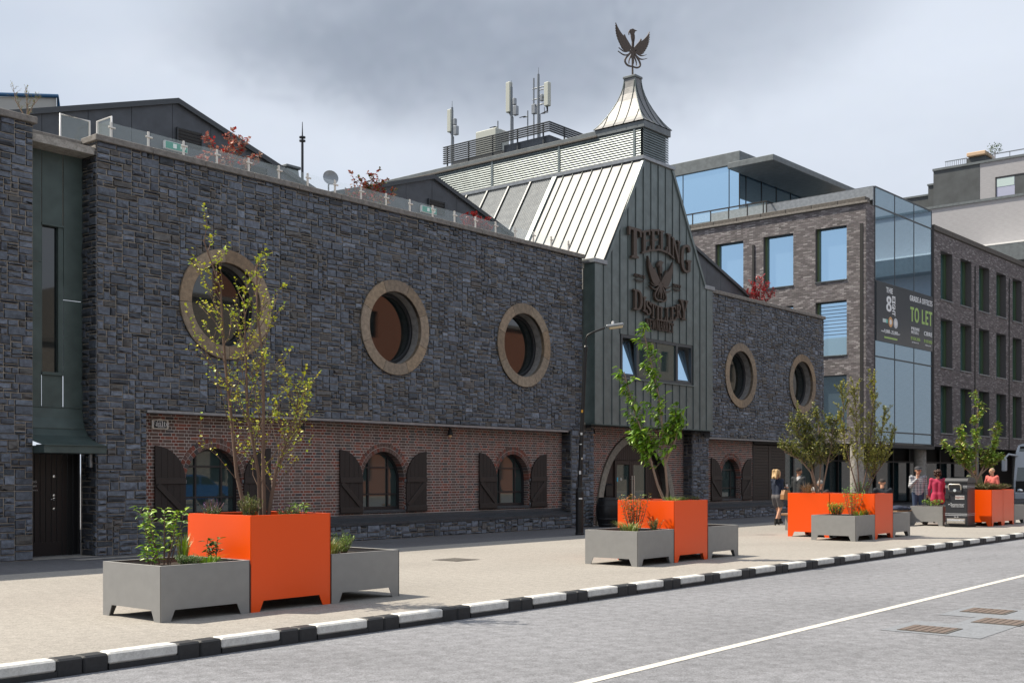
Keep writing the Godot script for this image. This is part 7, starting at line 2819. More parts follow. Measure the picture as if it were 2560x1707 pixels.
func masts() -> void:
	# phone masts on the roof behind the spire
	var spots := [[33.6, -9.5, 14.3, 16.15, -0.10, 15.18, 16.08, "left phone mast with a tall pale panel on the roof plant"], [33.6, -6.45, 14.3, 16.3, -0.12, 15.35, 16.5, "middle phone mast with a tall pale panel on the roof plant"], [33.6, -5.15, 14.3, 16.5, 0.42, 15.22, 16.1, "right phone mast with crossbars nearest the spire"]]
	for q in spots:
		var t := thing("phone_mast", q[7], "mast", Vector3(q[0], 0, q[1]), 0.0, "phone masts on the roof")
		var p := MB.new()
		p.tube([Vector3(0, q[2] - 0.9, 0), Vector3(0, q[3], 0)], [0.055, 0.045], 8)
		p.tube([Vector3(0, q[3], 0), Vector3(0, q[3] + 0.25, 0)], [0.012, 0.008], 5)
		obj("pole", p, mats.galvanised, t)
		var a := MB.new()
		a.cspan(Vector3(-0.1, q[5], q[4] - 0.1), Vector3(0.08, q[6], q[4] + 0.12), 0.025)
		obj("panel_antenna", a, mats.antenna, t)
		for y in [q[5] + 0.15, q[6] - 0.2]:
			var b := MB.new()
			b.tube([Vector3(0, y, 0), Vector3(0, y, q[4])], [0.02, 0.02], 6)
			obj("bracket", b, mats.galvanised, t)
		var r := MB.new()
		r.cspan(Vector3(-0.06, q[5] - 0.15, 0.1 if q[4] < 0 else -0.3), Vector3(0.1, q[5] + 0.2, 0.28 if q[4] < 0 else -0.12), 0.015)
		var r2 := MB.new()
		r2.cspan(Vector3(-0.06, q[5] + 0.25, 0.08 if q[4] < 0 else 0.1), Vector3(0.08, q[5] + 0.5, 0.2 if q[4] < 0 else 0.22), 0.015)
		obj("radio_unit", r, mats.steel_grey, t)
		obj("radio_unit", r2, mats.steel_grey, t)
		for k in 5:
			var c := MB.new()
			var z0: float = q[4] * rnd(0.6, 1.2)
			c.tube([Vector3(rnd(-0.05, 0.05), q[5], z0), Vector3(0.05, q[5] - rnd(0.1, 0.25), z0 * 0.8 + 0.05), Vector3(0.03, q[5] - 0.2, 0.06), Vector3(0.05, q[2] - 0.6, 0.05)], [0.012, 0.012, 0.012, 0.012], 5)
			obj("cable", c, mats.black_soft, t)
		if q[4] > 0:
			var x := MB.new()
			x.tube([Vector3(0, q[2] - 0.5, -0.22), Vector3(0, q[3] - 0.1, -0.22)], [0.03, 0.03], 6)
			for y in [15.35, 15.6, 16.0]:
				x.tube([Vector3(0, y, -0.28), Vector3(0, y, 0.35)], [0.022, 0.022], 6)
			obj("crossbars", x, mats.galvanised, t)
	for q in [[-7.35, 14.95, "left small round dish on the roof plant screen"], [-5.88, 15.05, "right small round dish on the roof plant screen"]]:
		var t := thing("roof_dish", q[2], "dish", Vector3(33.6, q[1], q[0]), 0.0, "small dishes on the roof")
		var d := MB.new()
		d.lathe([Vector2(0.0, 0.0), Vector2(0.15, 0.0), Vector2(0.155, 0.06), Vector2(0.14, 0.08), Vector2(0.0, 0.085)], Vector3.ZERO, 18, Basis(Vector3(0, 0, 1), Vector3(-0.9, 0, 0.44), Vector3(0.44, 0, 0.9)).orthonormalized())
		obj("bowl", d, mats.antenna, t)
		var p := MB.new()
		p.tube([Vector3(0.05, -1.2, 0.18), Vector3(0.05, 0.22, 0.18)], [0.025, 0.025], 6)
		p.tube([Vector3(0.05, 0.0, 0.18), Vector3(0.0, 0.0, 0.0)], [0.025, 0.025], 6)
		obj("pole", p, mats.galvanised, t)
	var t := thing("roof_unit", "pale plant unit standing behind the slatted roof screen", "plant unit", Vector3(33.6, 14.2, -7.6))
	var b := MB.new()
	b.cspan(Vector3(-0.2, -0.8, -0.5), Vector3(0.6, 0.66, 0.55), 0.03)
	obj("body", b, mats.antenna, t)


func coach() -> void:
	var t := thing("coach", "grey coach with a dark windscreen parked at the right edge", "bus", Vector3(63.6, 0.1, 3.0))
	var b := MB.new()
	var pr := PackedVector2Array([Vector2(0.0, 0.3), Vector2(-0.08, 0.9), Vector2(-0.05, 1.3), Vector2(0.3, 2.75), Vector2(0.7, 3.1), Vector2(1.4, 3.2), Vector2(11.0, 3.2), Vector2(11.2, 3.0), Vector2(11.2, 0.3)])
	b.prism(pr, Transform3D.IDENTITY, 0.0, 2.45)
	obj("body", b, mats.bus_body, t)
	var w := MB.new()
	w.quad(Vector3(-0.07, 1.25, 0.12), Vector3(-0.07, 1.25, 2.33), Vector3(0.36, 2.95, 2.28), Vector3(0.36, 2.95, 0.17))
	obj("windscreen", w, mats.glass_room, t)
	for i in 5:
		var g := MB.new()
		g.quad(Vector3(1.2 + i * 1.9, 1.5, 2.456), Vector3(3.0 + i * 1.9, 1.5, 2.456), Vector3(3.0 + i * 1.9, 2.7, 2.456), Vector3(1.2 + i * 1.9, 2.7, 2.456))
		obj("side_window", g, mats.glass_dark, t)
	var bp := MB.new()
	bp.cspan(Vector3(-0.16, 0.25, 0.05), Vector3(0.2, 0.62, 2.4), 0.05)
	obj("bumper", bp, mats.bus_body, t)
	var dk := MB.new()
	dk.quad(Vector3(-0.09, 0.66, 0.1), Vector3(-0.09, 0.66, 2.35), Vector3(-0.08, 1.22, 2.35), Vector3(-0.08, 1.22, 0.1))
	obj("grille", dk, mats.black_paint, t)
	for z in [0.32, 2.1]:
		var l := MB.new()
		l.ball(Vector3(-0.12, 0.72, z), Vector3(0.06, 0.1, 0.16), 10, 7)
		obj("headlight", l, mats.chrome, t)
	for z in [-0.42, 2.8]:
		var m := MB.new()
		var s := 1.0 if z > 1 else -1.0
		m.tube([Vector3(0.25, 2.55, 0.1 if s < 0 else 2.35), Vector3(-0.1, 2.62, z * 0.6 if s < 0 else 2.6), Vector3(-0.25, 2.4, z)], [0.05, 0.06, 0.05], 8)
		m.cspan(Vector3(-0.36, 1.72, z - 0.13), Vector3(-0.16, 2.42, z + 0.13), 0.05)
		obj("mirror", m, mats.bus_body, t)
	for x in [2.0, 8.6]:
		for z in [0.1, 2.2]:
			var wh := MB.new()
			wh.lathe([Vector2(0.0, 0.0), Vector2(0.3, 0.0), Vector2(0.48, 0.02), Vector2(0.48, 0.24), Vector2(0.3, 0.26), Vector2(0.0, 0.26)], Vector3(x, 0.4, z), 18, Basis(Vector3.RIGHT, Vector3(0, 0, 1), Vector3(0, -1, 0)))
			obj("wheel", wh, mats.black_soft, t)
	var sp := MB.new()
	sp.span(Vector3(0.33, 2.93, 0.2), Vector3(0.42, 3.05, 2.25))
	obj("header", sp, mats.black_soft, t)


# ---------------------------------------------------------------- people
# Bodies are one surface meshed from a field of tapered bones (surface nets). Local axes: x forward, y up, z the person's right.

func blob(mb: MB, bones: Array, cell: float, k: float, tone: Callable) -> void:
	var lo := Vector3(9, 9, 9)
	var hi := -lo
	for b in bones:
		var r: float = maxf(b[2], b[3]) + cell * 3.0
		lo = lo.min(b[0] - Vector3(r, r, r)).min(b[1] - Vector3(r, r, r))
		hi = hi.max(b[0] + Vector3(r, r, r)).max(b[1] + Vector3(r, r, r))
	var n := Vector3i(((hi - lo) / cell).ceil()) + Vector3i(2, 2, 2)
	var nx := n.x
	var ny := n.y
	var nz := n.z
	var f := PackedFloat32Array()
	f.resize(nx * ny * nz)
	f.fill(1.0)
	var who := PackedByteArray()
	who.resize(nx * ny * nz)
	var best := PackedFloat32Array()
	best.resize(nx * ny * nz)
	best.fill(1.0)
	for q in bones.size():
		var b: Array = bones[q]
		var a: Vector3 = b[0]
		var d: Vector3 = b[1] - b[0]
		var dd := maxf(d.length_squared(), 1e-6)
		var r0: float = b[2]
		var r1: float = b[3]
		var m: float = maxf(r0, r1) + k + cell * 2.0
		var p0: Vector3 = ((b[0].min(b[1]) - Vector3(m, m, m) - lo) / cell).floor()
		var p1: Vector3 = ((b[0].max(b[1]) + Vector3(m, m, m) - lo) / cell).ceil()
		for z in range(maxi(0, int(p0.z)), mini(nz, int(p1.z) + 1)):
			for y in range(maxi(0, int(p0.y)), mini(ny, int(p1.y) + 1)):
				var row := (z * ny + y) * nx
				for x in range(maxi(0, int(p0.x)), mini(nx, int(p1.x) + 1)):
					var p := lo + Vector3(x, y, z) * cell - a
					var t := clampf(p.dot(d) / dd, 0.0, 1.0)
					var v := (p - d * t).length() - (r0 + (r1 - r0) * t)
					var i := row + x
					if v < best[i]:
						best[i] = v
						who[i] = q
					var o := f[i]
					var h := clampf(0.5 + 0.5 * (o - v) / k, 0.0, 1.0)
					f[i] = o + (v - o) * h - k * h * (1.0 - h)
	var at := {}
	var offs := [0, 1, nx, nx + 1, nx * ny, nx * ny + 1, nx * ny + nx, nx * ny + nx + 1]
	var edges := [[0, 1], [2, 3], [4, 5], [6, 7], [0, 2], [1, 3], [4, 6], [5, 7], [0, 4], [1, 5], [2, 6], [3, 7]]
	for z in nz - 1:
		for y in ny - 1:
			var row := (z * ny + y) * nx
			for x in nx - 1:
				var i := row + x
				var s0 := f[i] < 0.0
				if (f[i + 1] < 0.0) == s0 and (f[i + nx] < 0.0) == s0 and (f[i + nx + 1] < 0.0) == s0 and (f[i + offs[4]] < 0.0) == s0 and (f[i + offs[5]] < 0.0) == s0 and (f[i + offs[6]] < 0.0) == s0 and (f[i + offs[7]] < 0.0) == s0:
					continue
				var sum := Vector3.ZERO
				var c := 0
				for e in edges:
					var a := f[i + offs[e[0]]]
					var b := f[i + offs[e[1]]]
					if (a < 0.0) != (b < 0.0):
						var t := a / (a - b)
						var pa := Vector3(e[0] & 1, (e[0] >> 1) & 1, e[0] >> 2)
						var pb := Vector3(e[1] & 1, (e[1] >> 1) & 1, e[1] >> 2)
						sum += pa.lerp(pb, t)
						c += 1
				var p := lo + (Vector3(x, y, z) + sum / c) * cell
				var g := Vector3(f[i + 1] - f[i] + f[i + offs[7]] - f[i + offs[6]], f[i + nx] - f[i] + f[i + offs[7]] - f[i + offs[5]], f[i + offs[4]] - f[i] + f[i + offs[7]] - f[i + offs[3]])
				mb.col = tone.call(bones[who[i]], p)
				at[i] = mb.smooth(p, g.normalized())
	var sx := 1
	var sy := nx
	var sz := nx * ny
	for z in range(1, nz - 1):
		for y in range(1, ny - 1):
			var row := (z * ny + y) * nx
			for x in range(1, nx - 1):
				var i := row + x
				var s0 := f[i] < 0.0
				if (f[i + sx] < 0.0) != s0:
					net(mb, at, i, sy, sz, s0)
				if (f[i + sy] < 0.0) != s0:
					net(mb, at, i, sz, sx, s0)
				if (f[i + sz] < 0.0) != s0:
					net(mb, at, i, sx, sy, s0)


func net(mb: MB, at: Dictionary, i: int, u: int, v: int, inside: bool) -> void:
	var a: int = at[i - u - v]
	var b: int = at[i - v]
	var c: int = at[i]
	var d: int = at[i - u]
	if inside:
		mb.face(a, b, c)
		mb.face(a, c, d)
	else:
		mb.face(a, c, b)
		mb.face(a, d, c)


func hand(mb: MB, w: Vector3, dir: Vector3, side: Vector3, curl: float, skin: Color, s := 1.0) -> void:
	# palm, four fingers and a thumb leaving the side of the palm
	mb.col = skin
	var nn := dir.cross(side).normalized()
	var palm := w + dir * 0.045 * s
	mb.tube([w, palm, w + dir * 0.088 * s], [0.026 * s, 0.036 * s, 0.034 * s], 7)
	for i in 4:
		var o := w + dir * 0.082 * s + side * (i - 1.5) * 0.019 * s
		var ln: float = [0.062, 0.074, 0.07, 0.054][i] * s
		var d2 := (dir + nn * curl).normalized()
		var d3 := (dir + nn * curl * 2.6).normalized()
		mb.tube([o, o + d2 * ln * 0.5, o + d2 * ln * 0.5 + d3 * ln * 0.5], [0.010 * s, 0.009 * s, 0.007 * s], 5)
	var th := w + dir * 0.03 * s - side * 0.034 * s
	mb.tube([th, th + (dir - side * 0.8).normalized() * 0.035 * s, th + (dir - side * 0.5 + nn * curl).normalized() * 0.066 * s], [0.012 * s, 0.011 * s, 0.008 * s], 5)


func head_on(mb: MB, c: Vector3, fw: Vector3, skin: Color, hair: Color, how := {}) -> void:
	# a head with brow, nose, lips, chin and ears; hair by where it grows
	var rt := fw.cross(Vector3.UP).normalized()
	var up := rt.cross(fw).normalized()
	var P := func(x: float, y: float, z: float) -> Vector3: return c + fw * x + up * y + rt * z
	var bones := [
		[P.call(-0.02, 0.03, 0), P.call(-0.02, 0.035, 0), 0.092, 0.092, 0], [P.call(0.02, -0.01, 0), P.call(0.03, -0.05, 0), 0.072, 0.058, 0],
		[P.call(0.045, -0.085, 0), P.call(0.02, -0.075, 0), 0.032, 0.045, 0], [P.call(0.085, 0.0, 0), P.call(0.104, -0.028, 0), 0.012, 0.017, 0],
		[P.call(0.085, -0.055, -0.015), P.call(0.085, -0.055, 0.015), 0.011, 0.011, 2], [P.call(-0.01, 0.0, 0.085), P.call(-0.015, -0.03, 0.083), 0.018, 0.012, 0],
		[P.call(-0.01, 0.0, -0.085), P.call(-0.015, -0.03, -0.083), 0.018, 0.012, 0], [P.call(-0.02, -0.06, 0), P.call(-0.03, -0.15, 0), 0.052, 0.054, 0],
		[P.call(0.078, 0.022, -0.03), P.call(0.078, 0.022, 0.03), 0.015, 0.015, 0]]
	var line: float = how.get("line", 0.045)
	var bald: float = how.get("nape", -0.05)
	blob(mb, bones, 0.0125, 0.02, func(b, p):
		var d: Vector3 = p - c
		var x := d.dot(fw)
		var y := d.dot(up)
		var z := d.dot(rt)
		if b[4] == 2:
			return Color(0.35, 0.10, 0.08)
		if how.get("glasses", false) and x > 0.03 and y > 0.0 and y < 0.035:
			return Color(0.02, 0.02, 0.02)
		if x > 0.07 and y > 0.004 and y < 0.022 and absf(z) > 0.018 and absf(z) < 0.045:
			return Color(0.04, 0.03, 0.025)
		if how.get("beard", false) and x > 0.01 and y < -0.045 and y > -0.12:
			return hair
		if y > line + 0.25 * maxf(x - 0.02, 0.0) - 0.4 * maxf(-x - 0.0, 0.0) and y > bald and b != bones[7]:
			return hair
		return skin)


func person(label: String, at: Vector3, turn: float, s: float, bones: Array, tones: Dictionary, hd: Array, hands: Array, group := "") -> Node3D:
	# bones: [from, to, radius, radius, region]; hd: [centre, looking, skin, hair, how]
	var t := thing("person", label, "person", at, turn, group)
	var mb := MB.new()
	var bs := []
	for b in bones:
		bs.append([b[0] * s, b[1] * s, b[2] * s, b[3] * s, b[4]])
	blob(mb, bs, 0.024, 0.035 * s, func(b, p):
		var c = tones[b[4]]
		return c.call(p) if c is Callable else c)
	head_on(mb, hd[0] * s, hd[1].normalized(), hd[2], hd[3], hd[4])
	for h in hands:
		hand(mb, h[0] * s, h[1].normalized(), h[2].normalized(), h[3], hd[2], s)
	obj("body", mb, mats.cloth, t)
	return t


func limbs(j: Dictionary, fat := 1.0) -> Array:
	# standard bones from named joints
	var b := []
	var z := Vector3(0, 0, 1)
	var side: Vector3 = j.get("side", z)
	for s in [-1.0, 1.0]:
		var e := "R" if s > 0 else "L"
		b.append([j.pel + side * 0.065 * s, j.chest + side * 0.085 * s, 0.105 * fat, 0.105 * fat, "top"])
		b.append([j.chest + Vector3(0, 0.06, 0) + side * 0.05 * s, j["sh" + e], 0.085 * fat, 0.066 * fat, "top"])
		b.append([j["sh" + e], j["el" + e], 0.060 * fat, 0.047 * fat, "sleeve"])
		b.append([j["el" + e], j["ha" + e], 0.045 * fat, 0.034 * fat, "forearm"])
		b.append([j.pel + side * 0.085 * s, j["kn" + e], 0.095 * fat, 0.062 * fat, "thigh"])
		b.append([j["kn" + e], j["an" + e], 0.060 * fat, 0.042 * fat, "shin"])
		b.append([j["an" + e] + Vector3(-0.03, -0.03, 0), j["to" + e], 0.042, 0.030, "shoe"])
	b.append([j.chest + Vector3(0, 0.08, 0), j.neck, 0.08, 0.055, "collar"])
	return b


func build_people() -> void:
	var skin := Color(0.50, 0.27, 0.18)
	var skin2 := Color(0.34, 0.18, 0.11)
	var V := func(x, y, z): return Vector3(x, y, z)
	# woman walking right with a cup and a tan bag
	var navy := Color(0.012, 0.022, 0.045)
	var g0 := ground_at(5.4)
	var j := {pel = V.call(0.0, 0.92, 0), chest = V.call(0.02, 1.24, 0), neck = V.call(0.03, 1.46, 0), shR = V.call(0.02, 1.38, 0.17), shL = V.call(0.02, 1.38, -0.17), elR = V.call(-0.02, 1.12, 0.23), haR = V.call(0.22, 1.14, 0.16), elL = V.call(0.08, 1.12, -0.22), haL = V.call(0.2, 1.0, -0.2), knR = V.call(0.05, 0.52, 0.08), anR = V.call(-0.16, 0.14, 0.08), toR = V.call(-0.02, 0.05, 0.09), knL = V.call(0.16, 0.50, -0.08), anL = V.call(0.27, 0.13, -0.08), toL = V.call(0.42, 0.07, -0.08)}
	var b := limbs(j, 0.9)
	b.append([V.call(0, 0.86, 0.07), V.call(0.05, 0.64, 0.09), 0.115, 0.10, "skirt"])
	b.append([V.call(0, 0.86, -0.07), V.call(0.08, 0.64, -0.09), 0.115, 0.10, "skirt"])
	var w := person("walking woman in a navy jacket and grey skirt, carrying a tan bag and a cup", Vector3(31.75, g0, 5.45), deg_to_rad(-8.0), 0.965, b,
		{top = navy, sleeve = navy, forearm = navy, thigh = skin, shin = skin, shoe = Color(0.008, 0.008, 0.008), collar = navy, skirt = Color(0.12, 0.11, 0.115)},
		[V.call(0.05, 1.60, 0), V.call(1, 0.02, 0.12), skin, Color(0.42, 0.28, 0.13), {glasses = true}], [[V.call(0.23, 1.15, 0.155), V.call(1, 0.35, 0), V.call(0, 0, 1), 0.5], [V.call(0.21, 0.99, -0.2), V.call(0.7, -0.5, 0), V.call(0, 0, 1), 0.4]])
	var hr := MB.new()
	var hb := []
	for i in 9:
		var a := -0.5 + 0.13 * i
		hb.append([V.call(0.03 - 0.03 * absf(i - 4), 1.69, 0.015 * (i - 4)), V.call(-0.12 - 0.03 * (i % 3), 1.47 + 0.012 * (i % 4), 0.02 * (i - 4)), 0.045, 0.03, 0])
	hb.append([V.call(-0.12, 1.52, 0.0), V.call(-0.27, 1.49, 0.03), 0.04, 0.012, 0])
	hb.append([V.call(-0.10, 1.50, -0.03), V.call(-0.24, 1.45, -0.02), 0.035, 0.01, 0])
	hb.append([V.call(0.0, 1.68, 0.06), V.call(0.0, 1.49, 0.095), 0.035, 0.025, 0])
	for q in hb:
		q[0] *= 0.965
		q[1] *= 0.965
	blob(hr, hb, 0.016, 0.02, func(_b, p): return Color(0.40, 0.27, 0.13) * (0.8 + 0.35 * absf(sin(p.x * 60.0 + p.z * 45.0))))
	obj("hair", hr, mats.hair, w)
	for q in [[j.anR, j.toR], [j.anL, j.toL]]:
		var boot := MB.new()
		boot.col = Color(0.008, 0.008, 0.008)
		var k: Vector3 = q[0] * 0.965
		boot.tube([k + Vector3(0, 0.07, 0), k, k - Vector3(0.02, 0.08, 0)], [0.058, 0.056, 0.05], 10)
		boot.tube([k - Vector3(0.04, 0.05, 0), Vector3(k.x - 0.05, maxf(0.0, k.y - 0.135), k.z)], [0.026, 0.018], 8)
		obj("boot", boot, mats.cloth, w)
	var wb := w.transform
	var bag := thing("shoulder_bag", "tan leather bag hanging at the walking woman's side", "bag", wb * V.call(0.06, 0.80, 0.27), deg_to_rad(-8.0))
	var bm := MB.new()
	bm.prism(PackedVector2Array([Vector2(-0.20, -0.02), Vector2(0.22, -0.05), Vector2(0.21, 0.05), Vector2(0.13, 0.24), Vector2(-0.12, 0.26), Vector2(-0.18, 0.12)]), Transform3D.IDENTITY, -0.06, 0.06)
	obj("body", bm, mat("tan_leather", Color(0.30, 0.15, 0.06), 0.5), bag)
	var st := MB.new()
	st.tube([V.call(-0.08, 0.24, 0), V.call(-0.06, 0.45, -0.03), V.call(-0.04, 0.60, -0.10), V.call(-0.01, 0.45, -0.03), V.call(0.06, 0.24, 0)], [0.012, 0.012, 0.012, 0.012, 0.012], 6)
	obj("strap", st, mats.black_soft, bag)
	var cup := thing("paper_cup", "white paper cup with a black lid in the walking woman's hand", "cup", wb * V.call(0.29, 1.13, 0.14))
	var cm := MB.new()
	cm.lathe([Vector2(0.0, 0.0), Vector2(0.028, 0.0), Vector2(0.038, 0.10)], Vector3.ZERO, 12)
	obj("cup_body", cm, mats.white_paint, cup)
	var cl := MB.new()
	cl.lathe([Vector2(0.04, 0.10), Vector2(0.041, 0.115), Vector2(0.034, 0.13), Vector2(0.0, 0.13)], Vector3.ZERO, 12)
	obj("lid", cl, mats.black_soft, cup)
	# man in a dark suit, half behind the third planters
	var suit := Color(0.022, 0.024, 0.030)
	var jm := {pel = V.call(0.0, 0.96, 0), chest = V.call(0.03, 1.32, 0), neck = V.call(0.05, 1.53, 0), shR = V.call(0.03, 1.46, 0.19), shL = V.call(0.03, 1.46, -0.19), elR = V.call(0.0, 1.18, 0.25), haR = V.call(0.16, 0.98, 0.2), elL = V.call(0.05, 1.18, -0.25), haL = V.call(0.22, 1.02, -0.2), knR = V.call(-0.04, 0.53, 0.09), anR = V.call(-0.32, 0.18, 0.09), toR = V.call(-0.2, 0.06, 0.1), knL = V.call(0.14, 0.54, -0.09), anL = V.call(0.22, 0.12, -0.09), toL = V.call(0.40, 0.05, -0.09)}
	person("man in a dark suit and sunglasses walking behind the third planter group", Vector3(32.95, g0, 5.55), deg_to_rad(-4.0), 0.955, limbs(jm, 1.0),
		{top = suit, sleeve = suit, forearm = suit, thigh = Color(0.010, 0.010, 0.012), shin = Color(0.010, 0.010, 0.012), shoe = Color(0.05, 0.015, 0.01), collar = Color(0.45, 0.45, 0.46)},
		[V.call(0.08, 1.68, 0), V.call(1, 0.0, 0.25), skin2, Color(0.012, 0.011, 0.011), {beard = true, glasses = true}], [[V.call(0.17, 0.97, 0.2), V.call(0.6, -0.8, 0), V.call(0, 0, 1), 0.4], [V.call(0.23, 1.01, -0.2), V.call(0.6, -0.8, 0), V.call(0, 0, 1), 0.4]])
	# seated figures: they look away from the street
	var away := deg_to_rad(35.0)
	var js := {pel = V.call(0.0, 0.10, 0), chest = V.call(0.07, 0.42, 0), neck = V.call(0.10, 0.66, 0), shR = V.call(0.06, 0.58, 0.21), shL = V.call(0.06, 0.58, -0.21), elR = V.call(0.14, 0.32, 0.28), haR = V.call(0.36, 0.22, 0.2), elL = V.call(0.16, 0.30, -0.25), haL = V.call(0.38, 0.26, -0.12), knR = V.call(0.45, 0.10, 0.12), anR = V.call(0.46, -0.38, 0.12), toR = V.call(0.62, -0.42, 0.13), knL = V.call(0.45, 0.10, -0.12), anL = V.call(0.46, -0.38, -0.12), toL = V.call(0.62, -0.42, -0.13)}
	var dark := Color(0.010, 0.012, 0.022)
	person("seated man with short dark hair and navy shirt, his back to the street", Vector3(33.42, PLAZA + 0.47, 8.05), away, 1.0, limbs(js, 1.14),
		{top = dark, sleeve = dark, forearm = skin, thigh = Color(0.02, 0.02, 0.03), shin = Color(0.02, 0.02, 0.03), shoe = Color(0.02, 0.02, 0.02), collar = dark},
		[V.call(0.13, 0.80, 0), V.call(1, -0.12, 0.25), skin, Color(0.035, 0.03, 0.028), {nape = -0.03}], [[V.call(0.37, 0.22, 0.2), V.call(1, 0, -0.3), V.call(0, 0, 1), 0.4], [V.call(0.39, 0.26, -0.12), V.call(1, 0, 0.2), V.call(0, 0, 1), 0.4]], "people around the bench")
	var st2 := thing("stool_bench", "low timber bench half hidden behind the third orange planters", "bench", Vector3(30.6, PLAZA, 7.2))
	var sm := MB.new()
	sm.cspan(V.call(-1.6, 0.40, -0.25), V.call(1.4, 0.46, 0.25), 0.01)
	obj("seat", sm, mats.timber, st2)
	for x in [-1.4, 1.2]:
		var lm := MB.new()
		lm.cspan(V.call(x - 0.05, 0.0, -0.2), V.call(x + 0.05, 0.40, 0.2), 0.01)
		obj("leg", lm, mats.planter_grey, st2)
	person("seated grey-haired man in a dark top behind the third orange planters", Vector3(31.0, PLAZA + 0.46, 7.15), deg_to_rad(10.0), 0.97, limbs(js, 1.05),
		{top = Color(0.016, 0.014, 0.018), sleeve = Color(0.016, 0.014, 0.018), forearm = skin, thigh = dark, shin = dark, shoe = dark, collar = Color(0.016, 0.014, 0.018)},
		[V.call(0.13, 0.80, 0), V.call(1, -0.05, 0.1), skin, Color(0.22, 0.21, 0.20), {nape = -0.02}], [[V.call(0.37, 0.22, 0.2), V.call(1, 0, -0.3), V.call(0, 0, 1), 0.4]], "people around the bench")
	var jb := js.duplicate()
	jb.chest = V.call(0.22, 0.36, 0)
	jb.neck = V.call(0.38, 0.50, 0)
	jb.shR = V.call(0.28, 0.48, 0.19)
	jb.shL = V.call(0.28, 0.48, -0.19)
	jb.elR = V.call(0.34, 0.24, 0.24)
	jb.elL = V.call(0.36, 0.24, -0.24)
	person("pale-capped person bending forward behind the shrubs of the third group", Vector3(29.95, PLAZA + 0.46, 7.3), deg_to_rad(5.0), 0.97, limbs(jb, 1.0),
		{top = Color(0.015, 0.016, 0.02), sleeve = Color(0.30, 0.06, 0.05), forearm = skin, thigh = dark, shin = dark, shoe = dark, collar = Color(0.5, 0.5, 0.5)},
		[V.call(0.46, 0.60, 0), V.call(1, -0.5, 0.1), skin, Color(0.55, 0.53, 0.50), {line = 0.02}], [[V.call(0.37, 0.22, 0.2), V.call(1, 0, -0.3), V.call(0, 0, 1), 0.4]], "people around the bench")
	# standing pair behind the grey planter
	var plaid := func(p: Vector3) -> Color:
		var u := fmod(absf(p.y) * 15.0, 1.0)
		var v := fmod(absf(p.z + p.x * 0.5) * 12.0 + 50.0, 1.0)
		var k := (0.5 if u < 0.42 else 1.0) * (0.62 if v < 0.3 else 1.0)
		return Color(0.48, 0.49, 0.52) * k if k > 0.4 else Color(0.06, 0.08, 0.14)
	var jp := {pel = V.call(0, 0.95, 0), chest = V.call(0.0, 1.31, 0), neck = V.call(0.0, 1.51, 0), shR = V.call(0, 1.45, 0.20), shL = V.call(0, 1.45, -0.20), elR = V.call(0.06, 1.17, 0.26), haR = V.call(0.2, 1.40, 0.08), elL = V.call(-0.02, 1.16, -0.26), haL = V.call(0.05, 0.92, -0.27), knR = V.call(0.02, 0.5, 0.1), anR = V.call(0, 0.09, 0.11), toR = V.call(0.15, 0.04, 0.12), knL = V.call(0.02, 0.5, -0.1), anL = V.call(0, 0.09, -0.11), toL = V.call(0.15, 0.04, -0.12)}
	var m1 := person("standing man in a checked shirt and cap holding his chin", Vector3(35.95, PLAZA, 8.15), deg_to_rad(215.0), 0.985, limbs(jp, 1.08),
		{top = plaid, sleeve = plaid, forearm = plaid, thigh = Color(0.03, 0.05, 0.10), shin = Color(0.03, 0.05, 0.10), shoe = Color(0.03, 0.03, 0.03), collar = plaid},
		[V.call(0.03, 1.66, 0), V.call(1, -0.1, 0), skin, Color(0.03, 0.025, 0.02), {}], [[V.call(0.2, 1.40, 0.08), V.call(-0.1, 1, -0.2), V.call(0, 0, 1), 0.5], [V.call(0.05, 0.91, -0.27), V.call(0.1, -1, 0), V.call(1, 0, 0), 0.3]], "people standing by the offices")
	cap(m1, V.call(0.03, 1.70, 0) * 0.985, Color(0.05, 0.05, 0.055))
	var pink := Color(0.42, 0.035, 0.09)
	var jf := jp.duplicate()
	jf.elR = V.call(0.02, 1.16, 0.27)
	jf.haR = V.call(0.15, 0.95, 0.22)
	var bf := limbs(jf, 1.02)
	bf.append([V.call(0, 0.95, 0.08), V.call(0, 0.80, 0.1), 0.13, 0.14, "top"])
	bf.append([V.call(0, 0.95, -0.08), V.call(0, 0.80, -0.1), 0.13, 0.14, "top"])
	var m2 := person("woman with curly brown hair in a pink jacket beside the litter bin", Vector3(36.0, PLAZA, 8.75), deg_to_rad(20.0), 0.93, bf,
		{top = pink, sleeve = pink, forearm = pink, thigh = Color(0.02, 0.03, 0.06), shin = Color(0.02, 0.03, 0.06), shoe = Color(0.02, 0.02, 0.02), collar = pink},
		[V.call(0.03, 1.66, 0), V.call(1, 0.0, 0.1), skin, Color(0.05, 0.022, 0.014), {}], [[V.call(0.15, 0.94, 0.22), V.call(0.6, -0.8, 0), V.call(0, 0, 1), 0.4], [V.call(0.05, 0.91, -0.27), V.call(0.1, -1, 0), V.call(1, 0, 0), 0.3]], "people standing by the offices")
	var ch := MB.new()
	ch.col = Color(0.05, 0.02, 0.013)
	for i in 40:
		var d := Vector3(rnd(-1, 0.25), rnd(-0.5, 1), rnd(-1, 1)).normalized()
		ch.ball((V.call(0.0, 1.68, 0) * 0.93) + d * 0.105, Vector3(0.032, 0.03, 0.032), 6, 4)
	obj("hair", ch, mats.hair, m2)
	var hb2 := thing("handbag", "cream handbag on the pink-jacketed woman's arm", "bag", m2.transform * V.call(0.02, 0.78, 0.30))
	var hm := MB.new()
	hm.ball(Vector3.ZERO, Vector3(0.15, 0.16, 0.07), 12, 8)
	obj("body", hm, mat("cream_leather", Color(0.45, 0.38, 0.27), 0.6), hb2)
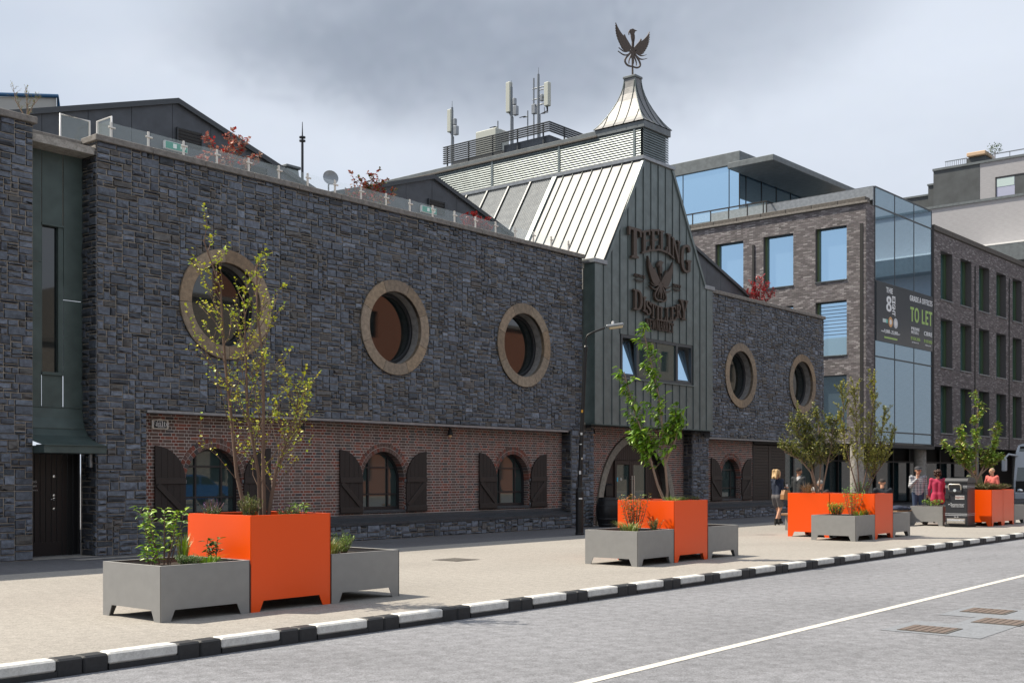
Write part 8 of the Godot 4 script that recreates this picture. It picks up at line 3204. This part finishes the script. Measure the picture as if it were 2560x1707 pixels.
	var hs := MB.new()
	hs.tube([V.call(-0.08, 0.12, 0), V.call(-0.04, 0.4, -0.04), V.call(0.06, 0.4, -0.04), V.call(0.08, 0.12, 0)], [0.01, 0.01, 0.01, 0.01], 6)
	obj("strap", hs, mat("cream_leather"), hb2)
	var m3 := person("man in a black cap behind the litter bin", Vector3(43.0, PLAZA, 7.6), deg_to_rad(200.0), 0.99, limbs(jp, 1.05),
		{top = Color(0.10, 0.11, 0.06), sleeve = Color(0.10, 0.11, 0.06), forearm = skin, thigh = dark, shin = dark, shoe = dark, collar = Color(0.02, 0.02, 0.02)},
		[V.call(0.03, 1.66, 0), V.call(1, -0.1, -0.4), skin, Color(0.03, 0.025, 0.02), {}], [[V.call(0.05, 0.91, -0.27), V.call(0.1, -1, 0), V.call(1, 0, 0), 0.3]], "people standing by the offices")
	cap(m3, V.call(0.03, 1.70, 0) * 0.99, Color(0.01, 0.01, 0.012))
	var jo := jp.duplicate()
	person("fair-haired person in a coral top beside the young tree trunk", Vector3(42.6, PLAZA, 8.35), deg_to_rad(160.0), 0.98, limbs(jo, 1.0),
		{top = Color(0.55, 0.13, 0.11), sleeve = Color(0.55, 0.13, 0.11), forearm = Color(0.55, 0.13, 0.11), thigh = dark, shin = dark, shoe = dark, collar = Color(0.55, 0.13, 0.11)},
		[V.call(0.03, 1.66, 0), V.call(1, 0, 0.2), skin, Color(0.36, 0.27, 0.18), {nape = -0.08}], [[V.call(0.05, 0.91, -0.27), V.call(0.1, -1, 0), V.call(1, 0, 0), 0.3]], "people standing by the offices")


func cap(who: Node3D, c: Vector3, tone: Color) -> void:
	var m := MB.new()
	m.col = tone
	m.lathe([Vector2(0.108, 0.0), Vector2(0.108, 0.035), Vector2(0.09, 0.075), Vector2(0.05, 0.097), Vector2(0.0, 0.102)], c + Vector3(-0.02, 0.0, 0), 16)
	m.box(c + Vector3(0.12, 0.0, 0), Vector3(0.11, 0.012, 0.15), Basis(Vector3.BACK, -0.15))
	obj("cap", m, mats.cloth, who)
